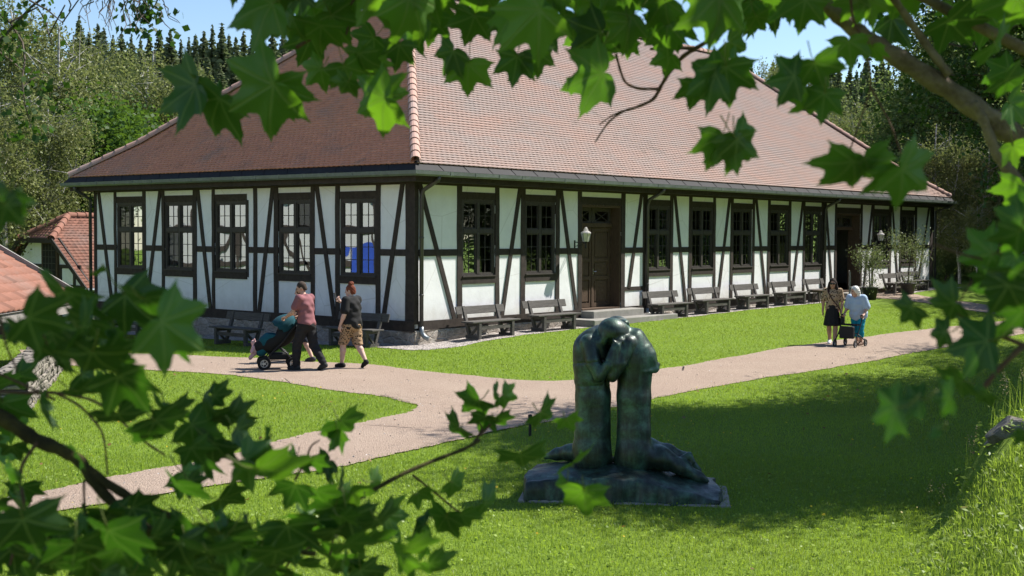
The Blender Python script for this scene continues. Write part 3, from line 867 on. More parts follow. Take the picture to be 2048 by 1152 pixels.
# underlay right below the tiles
U = []
for d, z in zip(PROF_D, PROF_Z):
    z -= .05
    U += [(d, d, z), (LEN - d, d, z), (LEN - d, WID - d, z), (d, WID - d, z)]
UF = []
for k in range(2):
    for j in range(4): UF.append((k * 4 + j, k * 4 + (j + 1) % 4, (k + 1) * 4 + (j + 1) % 4, (k + 1) * 4 + j))
Vs.append(np.array(U)); Fs.append(np.array(UF) + off); Ts.append(np.full(len(U), .1)); off += len(U)
me = mesh_np('roof', np.concatenate(Vs), [np.concatenate(Fs)]); attr(me, 'tint', np.concatenate(Ts))
wo_ = np.concatenate([np.full(len(v), k) for v, k in zip(Vs, (.95, .02, .9, .5, .3))]); attr(me, 'worn', wo_)
roof = link('roof', me, M['tile'], hall)
def ridge_line(mb, tint, p, q_, r0=.125, step=.36, up=(0, 0, 1)):
    p, q_ = Vector(p), Vector(q_); L_ = (q_ - p).length; n = max(1, int(L_ / step)); d = (q_ - p) / n
    dn = d.normalized(); a = dn.cross(Vector(up)).normalized(); b = a.cross(dn)
    for i in range(n):
        c0 = p + d * (i - .06); c1 = p + d * (i + 1)
        V, F = [], []
        m = 9
        for c, r_ in ((c0, r0 * 1.02), (c0, r0 * 1.12), (c1, r0 * .92)):
            for k in range(m):
                t = math.pi * (k / (m - 1)) * 1.1 - .05 * math.pi
                V.append(c + a * math.cos(t) * r_ + b * math.sin(t) * r_ * 1.05)
        for j in range(2):
            for k in range(m - 1): F.append((j * m + k, j * m + k + 1, (j + 1) * m + k + 1, (j + 1) * m + k))
        mb.add(V, F); tint += [random.uniform(.35, .9)] * len(V)
mb = MB(); ti = []
hk = [(-.5, 4.45), (1.0, 5.50), (6.85, 10.43)]
for cx, sx in ((0, 1), (LEN, -1)):
    for cy, sy in ((0, 1), (WID, -1)):
        for (d0, z0), (d1, z1) in zip(hk, hk[1:]):
            ridge_line(mb, ti, (cx + sx * d0, cy + sy * d0, z0), (cx + sx * d1, cy + sy * d1, z1))
ridge_line(mb, ti, (6.85, 6.85, 10.43), (LEN - 6.85, 6.85, 10.43))
ro = mb.build('ridge_tile', M['tile'], roof); attr(ro.data, 'tint', ti); attr(ro.data, 'worn', [.7] * len(ti))

# eaves: metal apron, gutter, boxed soffit
def ring(name, pts, mat, parent, extra=None):
    """sweep an outward profile [(o,z)..] round the whole eaves"""
    V, F = [], []; n = len(pts)
    for o, z in pts:
        V += [(-o, -o, z), (LEN + o, -o, z), (LEN + o, WID + o, z), (-o, WID + o, z)]
    for i in range(n - 1):
        for j in range(4): F.append((i * 4 + j, i * 4 + (j + 1) % 4, (i + 1) * 4 + (j + 1) % 4, (i + 1) * 4 + j))
    mb = MB(); mb.add(V, F)
    if extra: mb.add(extra.v, extra.f)
    return mb.build(name, mat, parent)
mb = MB()
for t in np.arange(.3, LEN, .92): mb.bar((t - .06, -.55, 4.386), (t + .04, -.655, 4.243), .012, .012)
for t in np.arange(.3, WID, .92): mb.bar((-.55, t + .06, 4.386), (-.655, t - .04, 4.243), .012, .012)

ring('eaves_flashing', [(.42, 4.375), (.545, 4.385), (.66, 4.235), (.655, 4.22)], M['zinc'], hall, mb)
mb = MB()
for t in np.arange(.5, LEN, .92): mb.bar((t, -.60, 4.23), (t, -.745, 4.225), .025, .008); mb.bar((t, -.745, 4.23), (t, -.74, 4.12), .025, .008)
for t in np.arange(.5, WID, .92): mb.bar((-.60, t, 4.23), (-.745, t, 4.225), .025, .008); mb.bar((-.745, t, 4.23), (-.74, t, 4.12), .025, .008)
ring('gutter', [(.60, 4.225), (.605, 4.15), (.64, 4.115), (.69, 4.115), (.725, 4.15), (.735, 4.225), (.742, 4.225), (.735, 4.14), (.695, 4.10), (.635, 4.10), (.595, 4.14)], M['gutter'], hall, mb)
ring('soffit', [(.005, 3.985), (.50, 3.975), (.53, 3.975), (.53, 4.125), (.58, 4.135), (.58, 4.21), (.40, 4.30)], M['timber'], hall)
def downpipe(P, shoe):
    mb = MB(); mb.tube(P, .052, 10)
    for z in (1.2, 2.6): mb.lathe([(.06, z), (.06, z + .04)], (P[-1][0], P[-1][1], 0), 10)
    o = mb.build('downpipe', M['pipe'], hall, smooth=True)
    mb = MB(); mb.tube(shoe, .058, 10); mb.build('pipe_shoe', M['pipelight'], o, smooth=True)
for t in (.155, 10.12, 22.12):
    g_ = .011 * t
    downpipe([(t, -.66, 4.11), (t, -.64, 4.02), (t, -.30, 3.86), (t, -.14, 3.78), (t, -.085, 3.6), (t, -.085, .42 + g_ * .4)], [(t, -.085, .44 + g_ * .4), (t, -.09, .30 + g_ * .6), (t + .02, -.16, .20 + g_ * .8), (t + .05, -.27, .15 + g_)])
downpipe([(-.66, 13.75, 4.11), (-.62, 13.78, 4.0), (-.3, 13.82, 3.86), (-.08, 13.82, 3.7), (-.08, 13.82, 0.1)], [(-.08, 13.82, .12), (-.1, 13.82, -.05), (-.2, 13.82, -.15)])
downpipe([(LEN + .5, -.66, 4.11), (LEN + .3, -.5, 3.95), (LEN + .09, -.06, 3.8), (LEN + .09, -.06, .7)], [(LEN + .09, -.06, .72), (LEN + .1, -.1, .55), (LEN + .16, -.2, .48), (LEN + .3, -.3, .44)])

# ------------------------------------------------------------------ small half-timbered outbuilding behind the hall's left end
E0 = np.array([-15.07, 46.0])
ob = empty('outbuilding', (E0[0], E0[1], 0), math.atan2(UY, UX), 'small half-timbered outbuilding with half-hipped tile roof behind the hall', 'building')
bW, bL = 6.6, 9.0    # local: x along the ridge (u), y across the gable (w); right eave at y=0
ze, zr, zh = .70, 3.30, 2.45
yh = bW / 2 * (zh - ze) / (zr - ze)
ci = 1.35
gl_ = MB()
gl_.add([(.3, .25, -1.6), (.3, bW - .25, -1.6), (.3, bW - .25, ze + .1), (.3, bW - yh, zh - .1), (.3, yh, zh - .1), (.3, .25, ze + .1)], [(0, 1, 2, 3, 4, 5)])
gl_.add([(.3, .25, -1.6), (bL, .25, -1.6), (bL, .25, ze + .1), (.3, .25, ze + .1)], [(0, 1, 2, 3)])
gl_.add([(bL, .25, -1.6), (bL, bW - .25, -1.6), (bL, bW / 2, zr - .1), (bL, .25, ze)], [(0, 1, 2, 3)])
gl_.build('plaster_wall', M['plaster'], ob)
tb = MB()
def tg(y0, z0, y1, z1, w_=.13): tb.bar((.29, y0, z0), (.29, y1, z1), .06, w_, (0, (z1 - z0), -(y1 - y0)))
tg(.2, .72, bW - .2, .72); tg(.8, 1.45, bW - .8, 1.45); tg(.25, -.45, bW, -.45)
for y in (.35, 1.2, 2.1, 4.4): tg(y, -1.6, y, min(1.4, .7 if y < .6 else 1.4))
tg(1.25, .65, .8, -.4); tg(2.2, .65, 2.6, -.4); tg(.55, .6, .5, -.4)
tg(.0, .55, yh + .05, zh - .05, .26); tg(bW, .55, bW - yh - .05, zh - .05, .26)
tb.build('timber_frame', M['timber'], ob)
wd = MB(); wd.box(.2, .31, 2.2, 3.25, .72, 2.36); o = wd.build('window', M['doorwood'], ob)
wd = MB(); wd.box(.185, .2, 2.3, 3.15, .84, 2.26); o2 = wd.build('pane', M['dark'], o)
wd = MB()
for k in range(1, 4): wd.box(.175, .185, 2.3 + .85 * k / 4 - .012, 2.3 + .85 * k / 4 + .012, .84, 2.26)
for k in range(1, 6): wd.box(.176, .186, 2.3, 3.15, .84 + 1.42 * k / 6 - .01, .84 + 1.42 * k / 6 + .01)
wd.build('glazing_bar', M['sash'], o)
Vs, Fs, Ts, off = [], [], [], 0
def slope_tiles(a0, a1, e0, e1, seed, expo=.17, tw=.2, clip=None):
    """tiles on the plane through eave a0-a1 and top e0-e1"""
    r_ = np.random.default_rng(seed)
    a0, a1, e0, e1 = (np.array(p, float) for p in (a0, a1, e0, e1))
    H_ = np.linalg.norm((e0 + e1) / 2 - (a0 + a1) / 2); rows = int(H_ / expo); nrm = np.cross(a1 - a0, e0 - a0); nrm /= np.linalg.norm(nrm)
    if nrm[2] < 0: nrm = -nrm
    TT = []
    for k in range(rows):
        t0, t1 = k / rows, min(1, (k + 1.2) / rows)
        p0, p1 = a0 + (e0 - a0) * t0, a1 + (e1 - a1) * t0
        q0, q1 = a0 + (e0 - a0) * t1, a1 + (e1 - a1) * t1
        n = max(1, int(np.linalg.norm(p1 - p0) / tw))
        for i in range(n):
            f0, f1 = i / n, (i + 1) / n
            ja = r_.normal(0, .004)
            A, B = p0 + (p1 - p0) * f0, p0 + (p1 - p0) * f1
            C_, D = q0 + (q1 - q0) * f0, q0 + (q1 - q0) * f1
            mA = (A + B) / 2; mC = (C_ + D) / 2
            TT.append([A - nrm * .02, mA - nrm * .035, B - nrm * .01, A + nrm * (.03 + ja), mA + nrm * (.008 + ja), B + nrm * (.045 + ja), C_ + nrm * .012, mC, D + nrm * .02])
    V = np.array(TT).reshape(-1, 3); n = len(TT); b = (np.arange(n) * 9)[:, None]
    F = np.concatenate([b + np.array([[j, j + 1, j + 4, j + 3]]) for j in (0, 1, 3, 4)])
    return V, F, np.repeat(np.clip(r_.normal(.55, .2, n), 0, 1), 9)
for i, (a0, a1, e0, e1) in enumerate([((0, 0, ze), (bL, 0, ze), (0, yh, zh), (bL, yh, zh)), ((0, yh, zh), (bL, yh, zh), (ci, bW / 2, zr), (bL, bW / 2, zr)),
                                      ((0, yh, zh), (0, bW - yh, zh), (ci, bW / 2 - .01, zr), (ci, bW / 2 + .01, zr)),
                                      ((0, bW, ze), (bL, bW, ze), (0, bW - yh, zh), (bL, bW - yh, zh)), ((0, bW - yh, zh), (bL, bW - yh, zh), (ci, bW / 2, zr), (bL, bW / 2, zr))]):
    v, f, t = slope_tiles(a0, a1, e0, e1, 20 + i); Vs.append(v); Fs.append(f + off); Ts.append(t); off += len(v)
me = mesh_np('roof', np.concatenate(Vs), [np.concatenate(Fs)]); attr(me, 'tint', np.concatenate(Ts)); orf = link('roof', me, M['tile2'], ob)
mb = MB(); ti = []
ridge_line(mb, ti, (0, yh, zh + .02), (ci, bW / 2, zr + .02)); ridge_line(mb, ti, (0, bW - yh, zh + .02), (ci, bW / 2, zr + .02)); ridge_line(mb, ti, (ci, bW / 2, zr + .02), (bL, bW / 2, zr + .02))
o = mb.build('ridge_tile', M['tile2'], orf); attr(o.data, 'tint', ti)
mb = MB(); mb.bar((-.03, -.1, ze - .08), (-.03, yh, zh - .02), .05, .16, (0, 1, -1)); mb.bar((-.03, bW + .1, ze - .08), (-.03, bW - yh, zh - .02), .05, .16, (0, 1, 1)); mb.bar((-.03, yh - .1, zh - .06), (-.03, bW - yh + .1, zh - .06), .06, .18)
mb.build('verge_board', M['timber'], ob)
mb = MB(); mb.tube([(-.1, -.06, ze - .04), (bL, -.06, ze - .04)], .06, 8); mb.tube([(.5, -.06, ze - .05), (.5, .15, ze - .3), (.5, .18, -1.4)], .04, 8); mb.build('gutter', M['pipelight'], ob)

# ------------------------------------------------------------------ low tiled shelter and dry-stone wall at the left edge
sh = empty('tiled_shelter', (-11.4, 24.5, 0), 0, 'low shelter with a red tiled roof and grey verge board, half hidden by maple leaves', 'shelter')
v, f, t = slope_tiles((1.8, -5.5, 1.22), (1.8, 4.5, 1.22), (-1.7, -5.5, 3.25), (-1.7, 4.5, 3.25), 40, .27, .26)
me = mesh_np('roof', v, [f]); attr(me, 'tint', t); link('roof', me, M['tile2'], sh)
mb = MB(); mb.add([(1.78, -5.5, 1.17), (1.78, 4.5, 1.17), (-1.7, 4.5, 3.2), (-1.7, -5.5, 3.2)], [(0, 1, 2, 3)]); mb.add([(-1.7, -5.5, 3.2), (-1.7, 4.5, 3.2), (-5.2, 4.5, 1.2), (-5.2, -5.5, 1.2)], [(0, 1, 2, 3)])
mb.build('roof_underlay', M['greywood'], sh)
mb = MB(); mb.bar((1.9, 4.55, 1.2), (-1.7, 4.55, 3.31), .07, .17, (1, 0, 1.7)); mb.build('verge_board', M['greywood'], sh)
mb = MB(); mb.bar((1.72, -5.5, 1.06), (1.72, 4.45, 1.06), .04, .22); mb.build('fascia', M['greywood'], sh)
mb = MB(); mb.box(1.3, 1.42, -5.3, 4.3, .72, .86); mb.build('beam', M['timber'], sh)
for y in (-5.0, -.4, 4.2):
    mb = MB(); mb.box(1.28, 1.44, y - .08, y + .08, -.3, .72); mb.build('post', M['timber'], sh)
mb = MB(); mb.box(-4.6, -4.4, -5.3, 4.3, -.4, 1.2); mb.build('back_wall', M['drystone'], sh)

def drywall(name, A, B, h, th, label, seed=0):
    A, B = np.array(A), np.array(B); d = (B - A); L_ = np.linalg.norm(d); d /= L_; nn = np.array([d[1], -d[0]])
    r_ = np.random.default_rng(seed); mb = MB(); z = 0.0
    rows = 5; hs = h / rows
    for k in range(rows):
        s = -r_.uniform(0, .2)
        while s < L_:
            w_ = r_.uniform(.22, .55); z0 = k * hs
            c = A + d * (s + w_ / 2); g = float(T(c[0], c[1]))
            jit = lambda: r_.uniform(-.03, .03)
            V = []
            for a in (s + .012, s + w_ - .012):
                for o in (-th / 2 + jit(), th / 2 + jit()):
                    for zz in (z0 + .01, z0 + hs - .008 + jit() * .3):
                        p = A + d * (a + jit() * .3) + nn * (o + jit() * .5); V.append((p[0], p[1], g - .05 + zz))
            mb.add(V, [(0, 1, 3, 2), (4, 6, 7, 5), (0, 4, 5, 1), (2, 3, 7, 6), (0, 2, 6, 4), (1, 5, 7, 3)])
            s += w_
    o = mb.build(name, M['drystone'], None, bevel=.025)
    tag(o, label, 'wall'); return o
drywall('stone_wall', (-7.5, 19.4), (-9.2, 25.9), .66, .5, 'low dry-stone wall beside the lower left lawn, below the tiled shelter', 3)

# ------------------------------------------------------------------ neighbouring house that the hall's windows mirror
nbp = simple('neighbour_plaster', (.40, .40, .40, 1), .9, .06, 2)
nb = empty('neighbour_house', (-27, 35, 0), 0, 'white half-timbered house with red roof, mirrored in the hall windows', 'building')
mb = MB(); mb.box(-8, 0, -8.5, 5.2, -1.5, 5.2); mb.build('plaster_wall', nbp, nb)
mb = MB()
for y in (-8.4, -6.2, -4.4, -2.2, -.4, 1.7, 3.4, 5.1): mb.box(0, .05, y - .09, y + .09, -1.4, 5.2)
for z in (.0, 1.4, 2.9, 5.0): mb.box(.0, .045, -8.5, 5.2, z - .1, z + .1)
for y0, y1 in ((-8.3, -6.3), (-2.1, -.5), (3.3, 1.8), (-.3, 1.6)): mb.bar((.02, y0, .1), (.02, y1, 2.8), .05, .16, (0, 1, 0))
mb.build('timber_frame', M['timber'], nb)
v, f, t = slope_tiles((.7, -9.2, 4.9), (.7, 5.9, 4.9), (-4, -9.2, 9.2), (-4, 5.9, 9.2), 60, .3, .3)
me = mesh_np('roof', v, [f]); attr(me, 'tint', t); link('roof', me, M['tile2'], nb)
mb = MB(); mb.box(0, .06, -3.1, -2.3, -.4, 1.7); mb.build('door', simple('orange_door', (.35, .13, .03, 1), .6), nb)
mb = MB(); mb.box(0, .07, -4.3, -3.75, .3, 2.2); mb.build('shutter', simple('blue_shutter', (.02, .06, .35, 1), .6), nb)
# ------------------------------------------------------------------ benches
def make_bench():
    r_ = empty('bench', (0, 0, 0))          # x along the bench, y towards its front, z up; origin midway between the front feet
    L_ = 1.62
    s_ = MB(); s_.box(-L_ / 2, L_ / 2, -.36, .05, .405, .445); s_.build('seat', M['benchwood'], r_, bevel=.008)
    b = MB(); b.bar((-L_ / 2, -.53, .70), (L_ / 2, -.53, .70), .035, .20, (0, -.28, 1)); b.build('backrest', M['benchwood'], r_, bevel=.006)
    for x in (-.56, .56):
        m_ = MB()
        m_.box(x - .04, x + .04, -.04, .04, 0, .404)
        m_.bar((x + .002, -.30, .04), (x + .002, -.56, .80), .07, .075, (1, 0, 0))
        m_.bar((x, -.42, .045), (x, .035, .045), .075, .09)
        m_.bar((x, -.34, .365), (x, .03, .365), .07, .075)
        m_.bar((x + .004, -.27, .09), (x + .004, -.02, .34), .045, .05, (1, 0, 0))
        m_.build('leg', M['benchwood'], r_)
    st = MB(); st.box(-.519, .519, -.02, .012, .23, .32); st.build('stretcher', M['benchwood'], r_)
    return r_
proto = make_bench()
def feet(p, q, sd):
    if sd == 'L': return G(*p), G(*q)
    out = []
    for px, py in (p, q):     # the feet stand .78 m in front of the wall
        d = ray(px, py); k = ((BW(0, .80) - CAMP[:2]) @ np.array([-WX, -WY])) / (d[:2] @ np.array([-WX, -WY])); w_ = CAMP + d * k
        out.append(np.array([w_[0], w_[1], 0]))
    return out
BP = [
    ('R', (956, 675), (1027, 666), 'weathered dark bench nearest the corner downpipe on the sunlit facade, second window from none'),
    ('R', (1087, 658), (1149, 650), ''), ('R', (1324, 627.5), (1373, 621), ''), ('R', (1412, 619.5), (1458, 615), ''),
    ('R', (1495, 613.5), (1535, 608), ''), ('R', (1570.5, 603.7), (1609, 600), ''), ('R', (1636.6, 596), (1668, 592), ''),
    ('R', (1788.5, 585.5), (1818, 584), ''), ('R', (1825.4, 583.5), (1856, 582), ''),
    ('L', (216, 676), (284, 679), ''), ('L', (428, 691), (496, 692), ''), ('L', (644, 695.5), (748, 693), '')]
BLAB = ['weathered dark bench closest to the hall corner downpipe on the sunny facade', 'weathered dark bench just left of the stone steps at the closed double door',
        'dark bench just right of the closed double door, beside a downpipe', 'second bench to the right of the closed double door, under the fourth window',
        'third bench to the right of the closed double door, under the fifth window', 'bench with a small stool at its right end, fourth right of the closed door',
        'bench behind the woman in the leopard top, left of the open door', 'bench right beside the second potted olive, right of the open door', 'last dark bench at the far right end of the sunny facade',
        'dark bench at the far left end of the shaded facade', 'dark bench in the middle of the shaded facade, left of the pram', 'dark bench on the shaded facade behind the walking woman in black']
for i, (sd, p, q_, _) in enumerate(BP):
    o = proto if i == 0 else copy_tree(proto)
    a, b = feet(p, q_, sd)
    c = (a + b) / 2; d = b - a
    rz = (math.atan2(UY, UX) if sd == 'R' else math.atan2(-WY, -WX)) + rad(random.uniform(-2, 2))
    # front of the bench (local +y) looks away from the wall
    o.location = (c[0], c[1], float(T(c[0], c[1])) + .005); o.rotation_euler = (0, 0, rz + math.pi)
    sx = (np.hypot(d[0], d[1]) / 1.2) if sd == 'R' else 1.05
    o.scale = (float(np.clip(sx, .9, 1.25)), 1, 1)
    tag(o, BLAB[i], 'bench', 'dark wooden benches along the hall')

def W3(t, o, side='R', dz=0.0):
    p = BW(t, o, side); return (p[0], p[1], float(T(p[0], p[1])) + dz)
RZU = math.atan2(UY, UX)
# wooden garden chair and stool by the open door
ch = empty('garden_chair', W3(22.9, 1.0), RZU + math.pi + .5, 'slatted wooden chair with a high back beside the open doorway', 'chair')
mb = MB(); mb.box(-.25, .25, -.25, .22, .42, .45); mb.build('seat', M['greywood'], ch, bevel=.01)
mb = MB()
for k in range(4): mb.box(-.20 + k * .115, -.145 + k * .115, -.27, -.25, .55, .98)
mb.box(-.25, .25, -.275, -.245, .98, 1.06); mb.box(-.25, .25, -.275, -.245, .50, .55); mb.build('backrest', M['greywood'], ch)
for x in (-.22, .22):
    for y, h_ in ((-.24, 1.0), (.19, .42)):
        mb = MB(); mb.box(x - .022, x + .022, y - .02, y + .02, 0, h_ - .0015); mb.build('leg', M['greywood'], ch)
stl = empty('stool', W3(19.55, 1.05), .3, 'small round brown stool standing between two benches', 'stool')
mb = MB(); mb.lathe([(.17, .45), (.19, .47), (.18, .49)], n=18); mb.build('seat', M['doorwood'], stl)
for k in range(4):
    t = k * math.pi / 2 + .5
    mb = MB(); mb.tube([(.12 * math.cos(t), .12 * math.sin(t), .45), (.2 * math.cos(t), .2 * math.sin(t), 0)], .014, 6); mb.build('leg', M['doorwood'], stl)

# ------------------------------------------------------------------ wall lanterns
def make_lantern():
    r_ = empty('wall_lantern', (0, 0, 0))   # x along the wall, y outwards from the wall, origin at the lamp's foot
    mb = MB(); mb.tube([(0, -.45, -.02), (0, -.2, -.03), (0, 0, -.03)], .014, 6); mb.tube([(0, -.45, -.16), (0, -.25, -.12), (0, -.02, -.04)], .012, 6)
    mb.box(-.03, .03, -.46, -.44, -.22, .04); mb.lathe([(.05, 0), (.045, -.06), (.03, -.08), (.03, -.2), (.02, -.23)], n=10); mb.build('bracket', M['black'], r_)
    mb = MB(); mb.lathe([(.10, .0), (.155, .27), (.15, .275), (.095, .005)], n=6); g = mb.build('lamp_glass', M['lampglass'], r_)
    mb = MB()
    for k in range(6):
        t = k * math.pi / 3
        mb.bar((.101 * math.cos(t), .101 * math.sin(t), 0), (.157 * math.cos(t), .157 * math.sin(t), .272), .012, .012)
    mb.build('lamp_frame', M['pipelight'], r_)
    mb = MB(); mb.lathe([(.17, .27), (.16, .30), (.09, .35), (.07, .36), (.075, .40), (.045, .42), (.05, .44), (.02, .47), (.0, .475)], n=12); mb.build('cap', M['lampglass'], r_, smooth=False)
    return r_
lp = make_lantern()
for i, (t, lab) in enumerate(((6.42, 'white glass wall lantern on a bracket left of the closed double door'), (26.25, 'white glass wall lantern behind the second potted olive tree'))):
    o = lp if i == 0 else copy_tree(lp)
    p = BW(t, .47); o.scale = (.86,) * 3; o.location = (p[0], p[1], 2.52); o.rotation_euler = (0, 0, RZU + math.pi)
    tag(o, lab, 'lantern', 'lanterns on the sunny facade')

# ------------------------------------------------------------------ leaf scatter helper
def leaf_cards(P, N, size, r_, asp=.6, tint=(.5, .22)):
    """P centres, N normals-ish; returns V,F,tint: two-triangle lozenges"""
    n = len(P)
    N = N / (np.linalg.norm(N, axis=1, keepdims=True) + 1e-9)
    A = np.cross(N, r_.normal(size=(n, 3))); A /= (np.linalg.norm(A, axis=1, keepdims=True) + 1e-9)
    B = np.cross(N, A)
    s = (size * r_.uniform(.65, 1.3, n))[:, None]
    V = np.stack([P - A * s * .5, P + B * s * asp * .5 - A * s * .05 + N * s * .06, P + A * s * .5, P - B * s * asp * .5 - A * s * .05 + N * s * .06], 1).reshape(-1, 3)
    F = (np.arange(n) * 4)[:, None] + np.array([[0, 1, 2, 3]])
    return V, F, np.repeat(np.clip(r_.normal(tint[0], tint[1], n), 0, 1), 4)

def foliage(name, V, F, t, mat, parent):
    me = mesh_np(name, V, [F]); attr(me, 'tint', t); return link(name, me, mat, parent)

# potted olives
def olive(loc, label, h, seed, lean):
    r_ = np.random.default_rng(seed)
    e = empty('potted_olive_tree', loc, 0, label, 'potted tree', 'potted olives by the open door')
    mb = MB(); mb.lathe([(.22, 0), (.29, .42), (.31, .43), (.31, .47), (.27, .47), (.25, .40), (.0, .40)], n=20); mb.build('pot', simple('dark_plastic_pot', (.045, .045, .045, 1), .6), e, smooth=True)
    mb = MB(); tips = []
    top = Vector((lean, 0, h * .48)); mb.tube([(0, 0, .38), (lean * .3, .01, h * .28), tuple(top)], [.035, .028, .024], 7)
    for k in range(11):
        a = r_.uniform(0, 2 * math.pi); rr = r_.uniform(.25, .75); q_ = top + Vector((math.cos(a) * rr, math.sin(a) * rr, r_.uniform(.15, h * .42)))
        m_ = top + (q_ - top) * .5 + Vector((0, 0, .1)); mb.tube([tuple(top), tuple(m_), tuple(q_)], [.016, .011, .004], 5); tips += [m_, q_, (m_ + q_) / 2]
    for k in range(5): tips.append(Vector((r_.normal(0, .12), r_.normal(0, .12), r_.uniform(.5, .85))))
    mb.build('trunk', M['bark'], e)
    P = np.concatenate([np.array(p) + r_.normal(0, (.17, .17, .17), (55, 3)) + np.array([0, 0, -1]) * np.abs(r_.normal(0, .18, (55, 1))) for p in tips])
    foliage('crown', *leaf_cards(P, r_.normal(size=P.shape), .095, r_, .30), M['oliveleaf'], e)
g = W3(23.0, 1.5); olive(g, 'potted olive tree in front of the open doorway', 2.35, 3, -.05)
g = W3(26.9, 1.35); olive(g, 'taller potted olive tree under the right wall lantern', 2.75, 4, .06)

# flower pots behind the leftmost shaded window
for i, (t, lab) in enumerate(((11.98, 'blue pot with cream flowers on the left of the window sill'), (11.5, 'blue pot with a wider bunch of cream flowers, right on the window sill'))):
    p = BW(t, -.24, 'L'); e = empty('flower_pot', (p[0], p[1], 1.64), 0, lab, 'flower pot', 'flower pots in the window')
    mb = MB(); mb.lathe([(.045, 0), (.07, .13), (.075, .15), (.06, .15)], n=14); mb.build('pot', simple('blue_glaze', (.03, .04, .45, 1), .3), e, smooth=True)
    r_ = np.random.default_rng(i); P = np.array([0, 0, .27]) + r_.normal(0, (.07 + .03 * i, .06, .06), (60, 3))
    foliage('flower_head', *leaf_cards(P, r_.normal(size=P.shape), .07, r_, .9), leafmat('cream_petal', (.6, .5, .3, 1), (.5, .4, .2, 1)), e)
# thin dark stake on the lawn edge
g = G(1060, 872); e = MB(); e.lathe([(.02, 0), (.02, .24), (.03, .25), (.03, .29), (.0, .30)], n=8)
o = e.build('marker_post', M['black']); o.location = tuple(g); tag(o, 'short thin black post at the lawn edge left of the bronze statue', 'post')

# ------------------------------------------------------------------ bronze sculpture of two kneeling figures
k_ = .00197
def sx(zx): return (zx - 560) * k_
def sz(zy): return .37 + ((1075 - zy) * k_ * 1.025 - .055 - .37) * .945
st = empty('bronze_sculpture', tuple(G(1243, 1006)), rad(-7), 'dark green bronze sculpture of two kneeling grieving figures leaning head to head', 'sculpture')
S = SDF((-1.05, -.15, .1), (1.05, 1.0, 2.0), .0135)
yy = .42
def P3(zx, zy, y=yy): return (sx(zx), y, sz(zy))
# left figure, robe then bowed back
S.ell(P3(395, 815), (.192, .21, .3), .10)
S.path([P3(398, 850), P3(396, 700), P3(396, 520), P3(390, 420), P3(385, 330)], [.196, .186, .182, .182, .185], .03)
S.path([P3(385, 340), P3(384, 265), P3(412, 212)], [.178, .172, .14], .06)
S.ell(P3(380, 245), (.168, .17, .17), .05)
S.cone(P3(460, 270, yy + .12), P3(540, 270, yy + .12), .13, None, .05)
S.path([P3(370, 300, yy + .1), P3(410, 205, yy + .12)], [.13, .11], .06)
S.path([P3(405, 205), P3(450, 185), P3(495, 160, yy + .14)], [.125, .085, .075], .05)
# right figure
S.ell(P3(612, 820), (.192, .22, .3), .10)
S.path([P3(612, 850), P3(612, 700), P3(612, 520), P3(615, 400), P3(622, 320)], [.192, .184, .178, .174, .178], .03)
S.path([P3(622, 320), P3(620, 268), P3(592, 215)], [.178, .172, .12], .06)
S.path([P3(600, 205), P3(560, 180), P3(520, 165)], [.15, .10, .08], .05)
# jacket hem standing off the back
S.path([P3(600, 350, yy - .16), P3(665, 366, yy - .14), P3(722, 362, yy - .05), P3(735, 340, yy + .1)], [.012, .022, .030, .03], .015)
S.path([P3(692, 290, yy - .04), P3(732, 350, yy - .03)], [.08, .026], .05)
S.noise(lambda X, Y, Z: .006 * np.sin((X + .11) * 70 + Z * 30) * np.exp(-(((X + .11) / .14) ** 2 + ((Z - 1.82) / .12) ** 2)))
# heads: nearer bowed head with hair, second one behind
S.ell(P3(500, 152, yy - .07), (.158, .15, .140), .025, np.array(Matrix.Rotation(rad(18), 3, 'Y')))
S.ell(P3(462, 188, yy - .14), (.055, .06, .08), .03)
S.ell(P3(545, 160, yy - .04), (.08, .10, .10), .04)
S.ell(P3(425, 150, yy + .1), (.07, .1, .05), .05)
S.ell(P3(515, 140, yy + .2), (.14, .13, .12), .03)
S.ell(P3(560, 112, yy + .1), (.045, .06, .035), .02)
# hollow shade under the brow
S.ell(P3(487, 240, yy - .2), (.04, .10, .10), .03, sub=True)
S.ell(P3(492, 320, yy - .2), (.03, .14, .12), .02, sub=True)
S.ell(P3(507, 640, yy), (.034, .4, .40), .012, sub=True)
# arms
S.path([P3(375, 215, yy - .13), P3(400, 310, yy - .2), P3(437, 392, yy - .24)], [.092, .078, .062], .012)
S.path([P3(437, 392, yy - .24), P3(480, 330, yy - .25), P3(520, 225, yy - .21), P3(540, 195, yy - .17)], [.062, .055, .046, .036], .012)
S.path([P3(420, 215, yy - .14), P3(452, 300, yy - .1), P3(470, 350, yy - .1)], [.06, .05, .045], .02)
S.path([P3(585, 215, yy - .13), P3(545, 320, yy - .2), P3(505, 390, yy - .22)], [.09, .07, .058], .012)
S.path([P3(503, 395, yy - .22), P3(515, 320, yy - .24), P3(530, 225, yy - .23)], [.055, .05, .036], .014)
for i_, (dx_, dz_) in enumerate(((-16, -26), (-6, -34), (4, -36), (14, -32))):    # fingers over the face
    S.path([P3(535 + dx_ * .3, 215, yy - .21 - .006 * i_), P3(540 + dx_, 215 + dz_ * .6, yy - .205), P3(542 + dx_ * 1.3, 215 + dz_, yy - .18)], [.018, .016, .012], .006)
S.path([P3(528, 222, yy - .23), P3(512, 204, yy - .235), P3(505, 190, yy - .22)], [.018, .016, .012], .006)
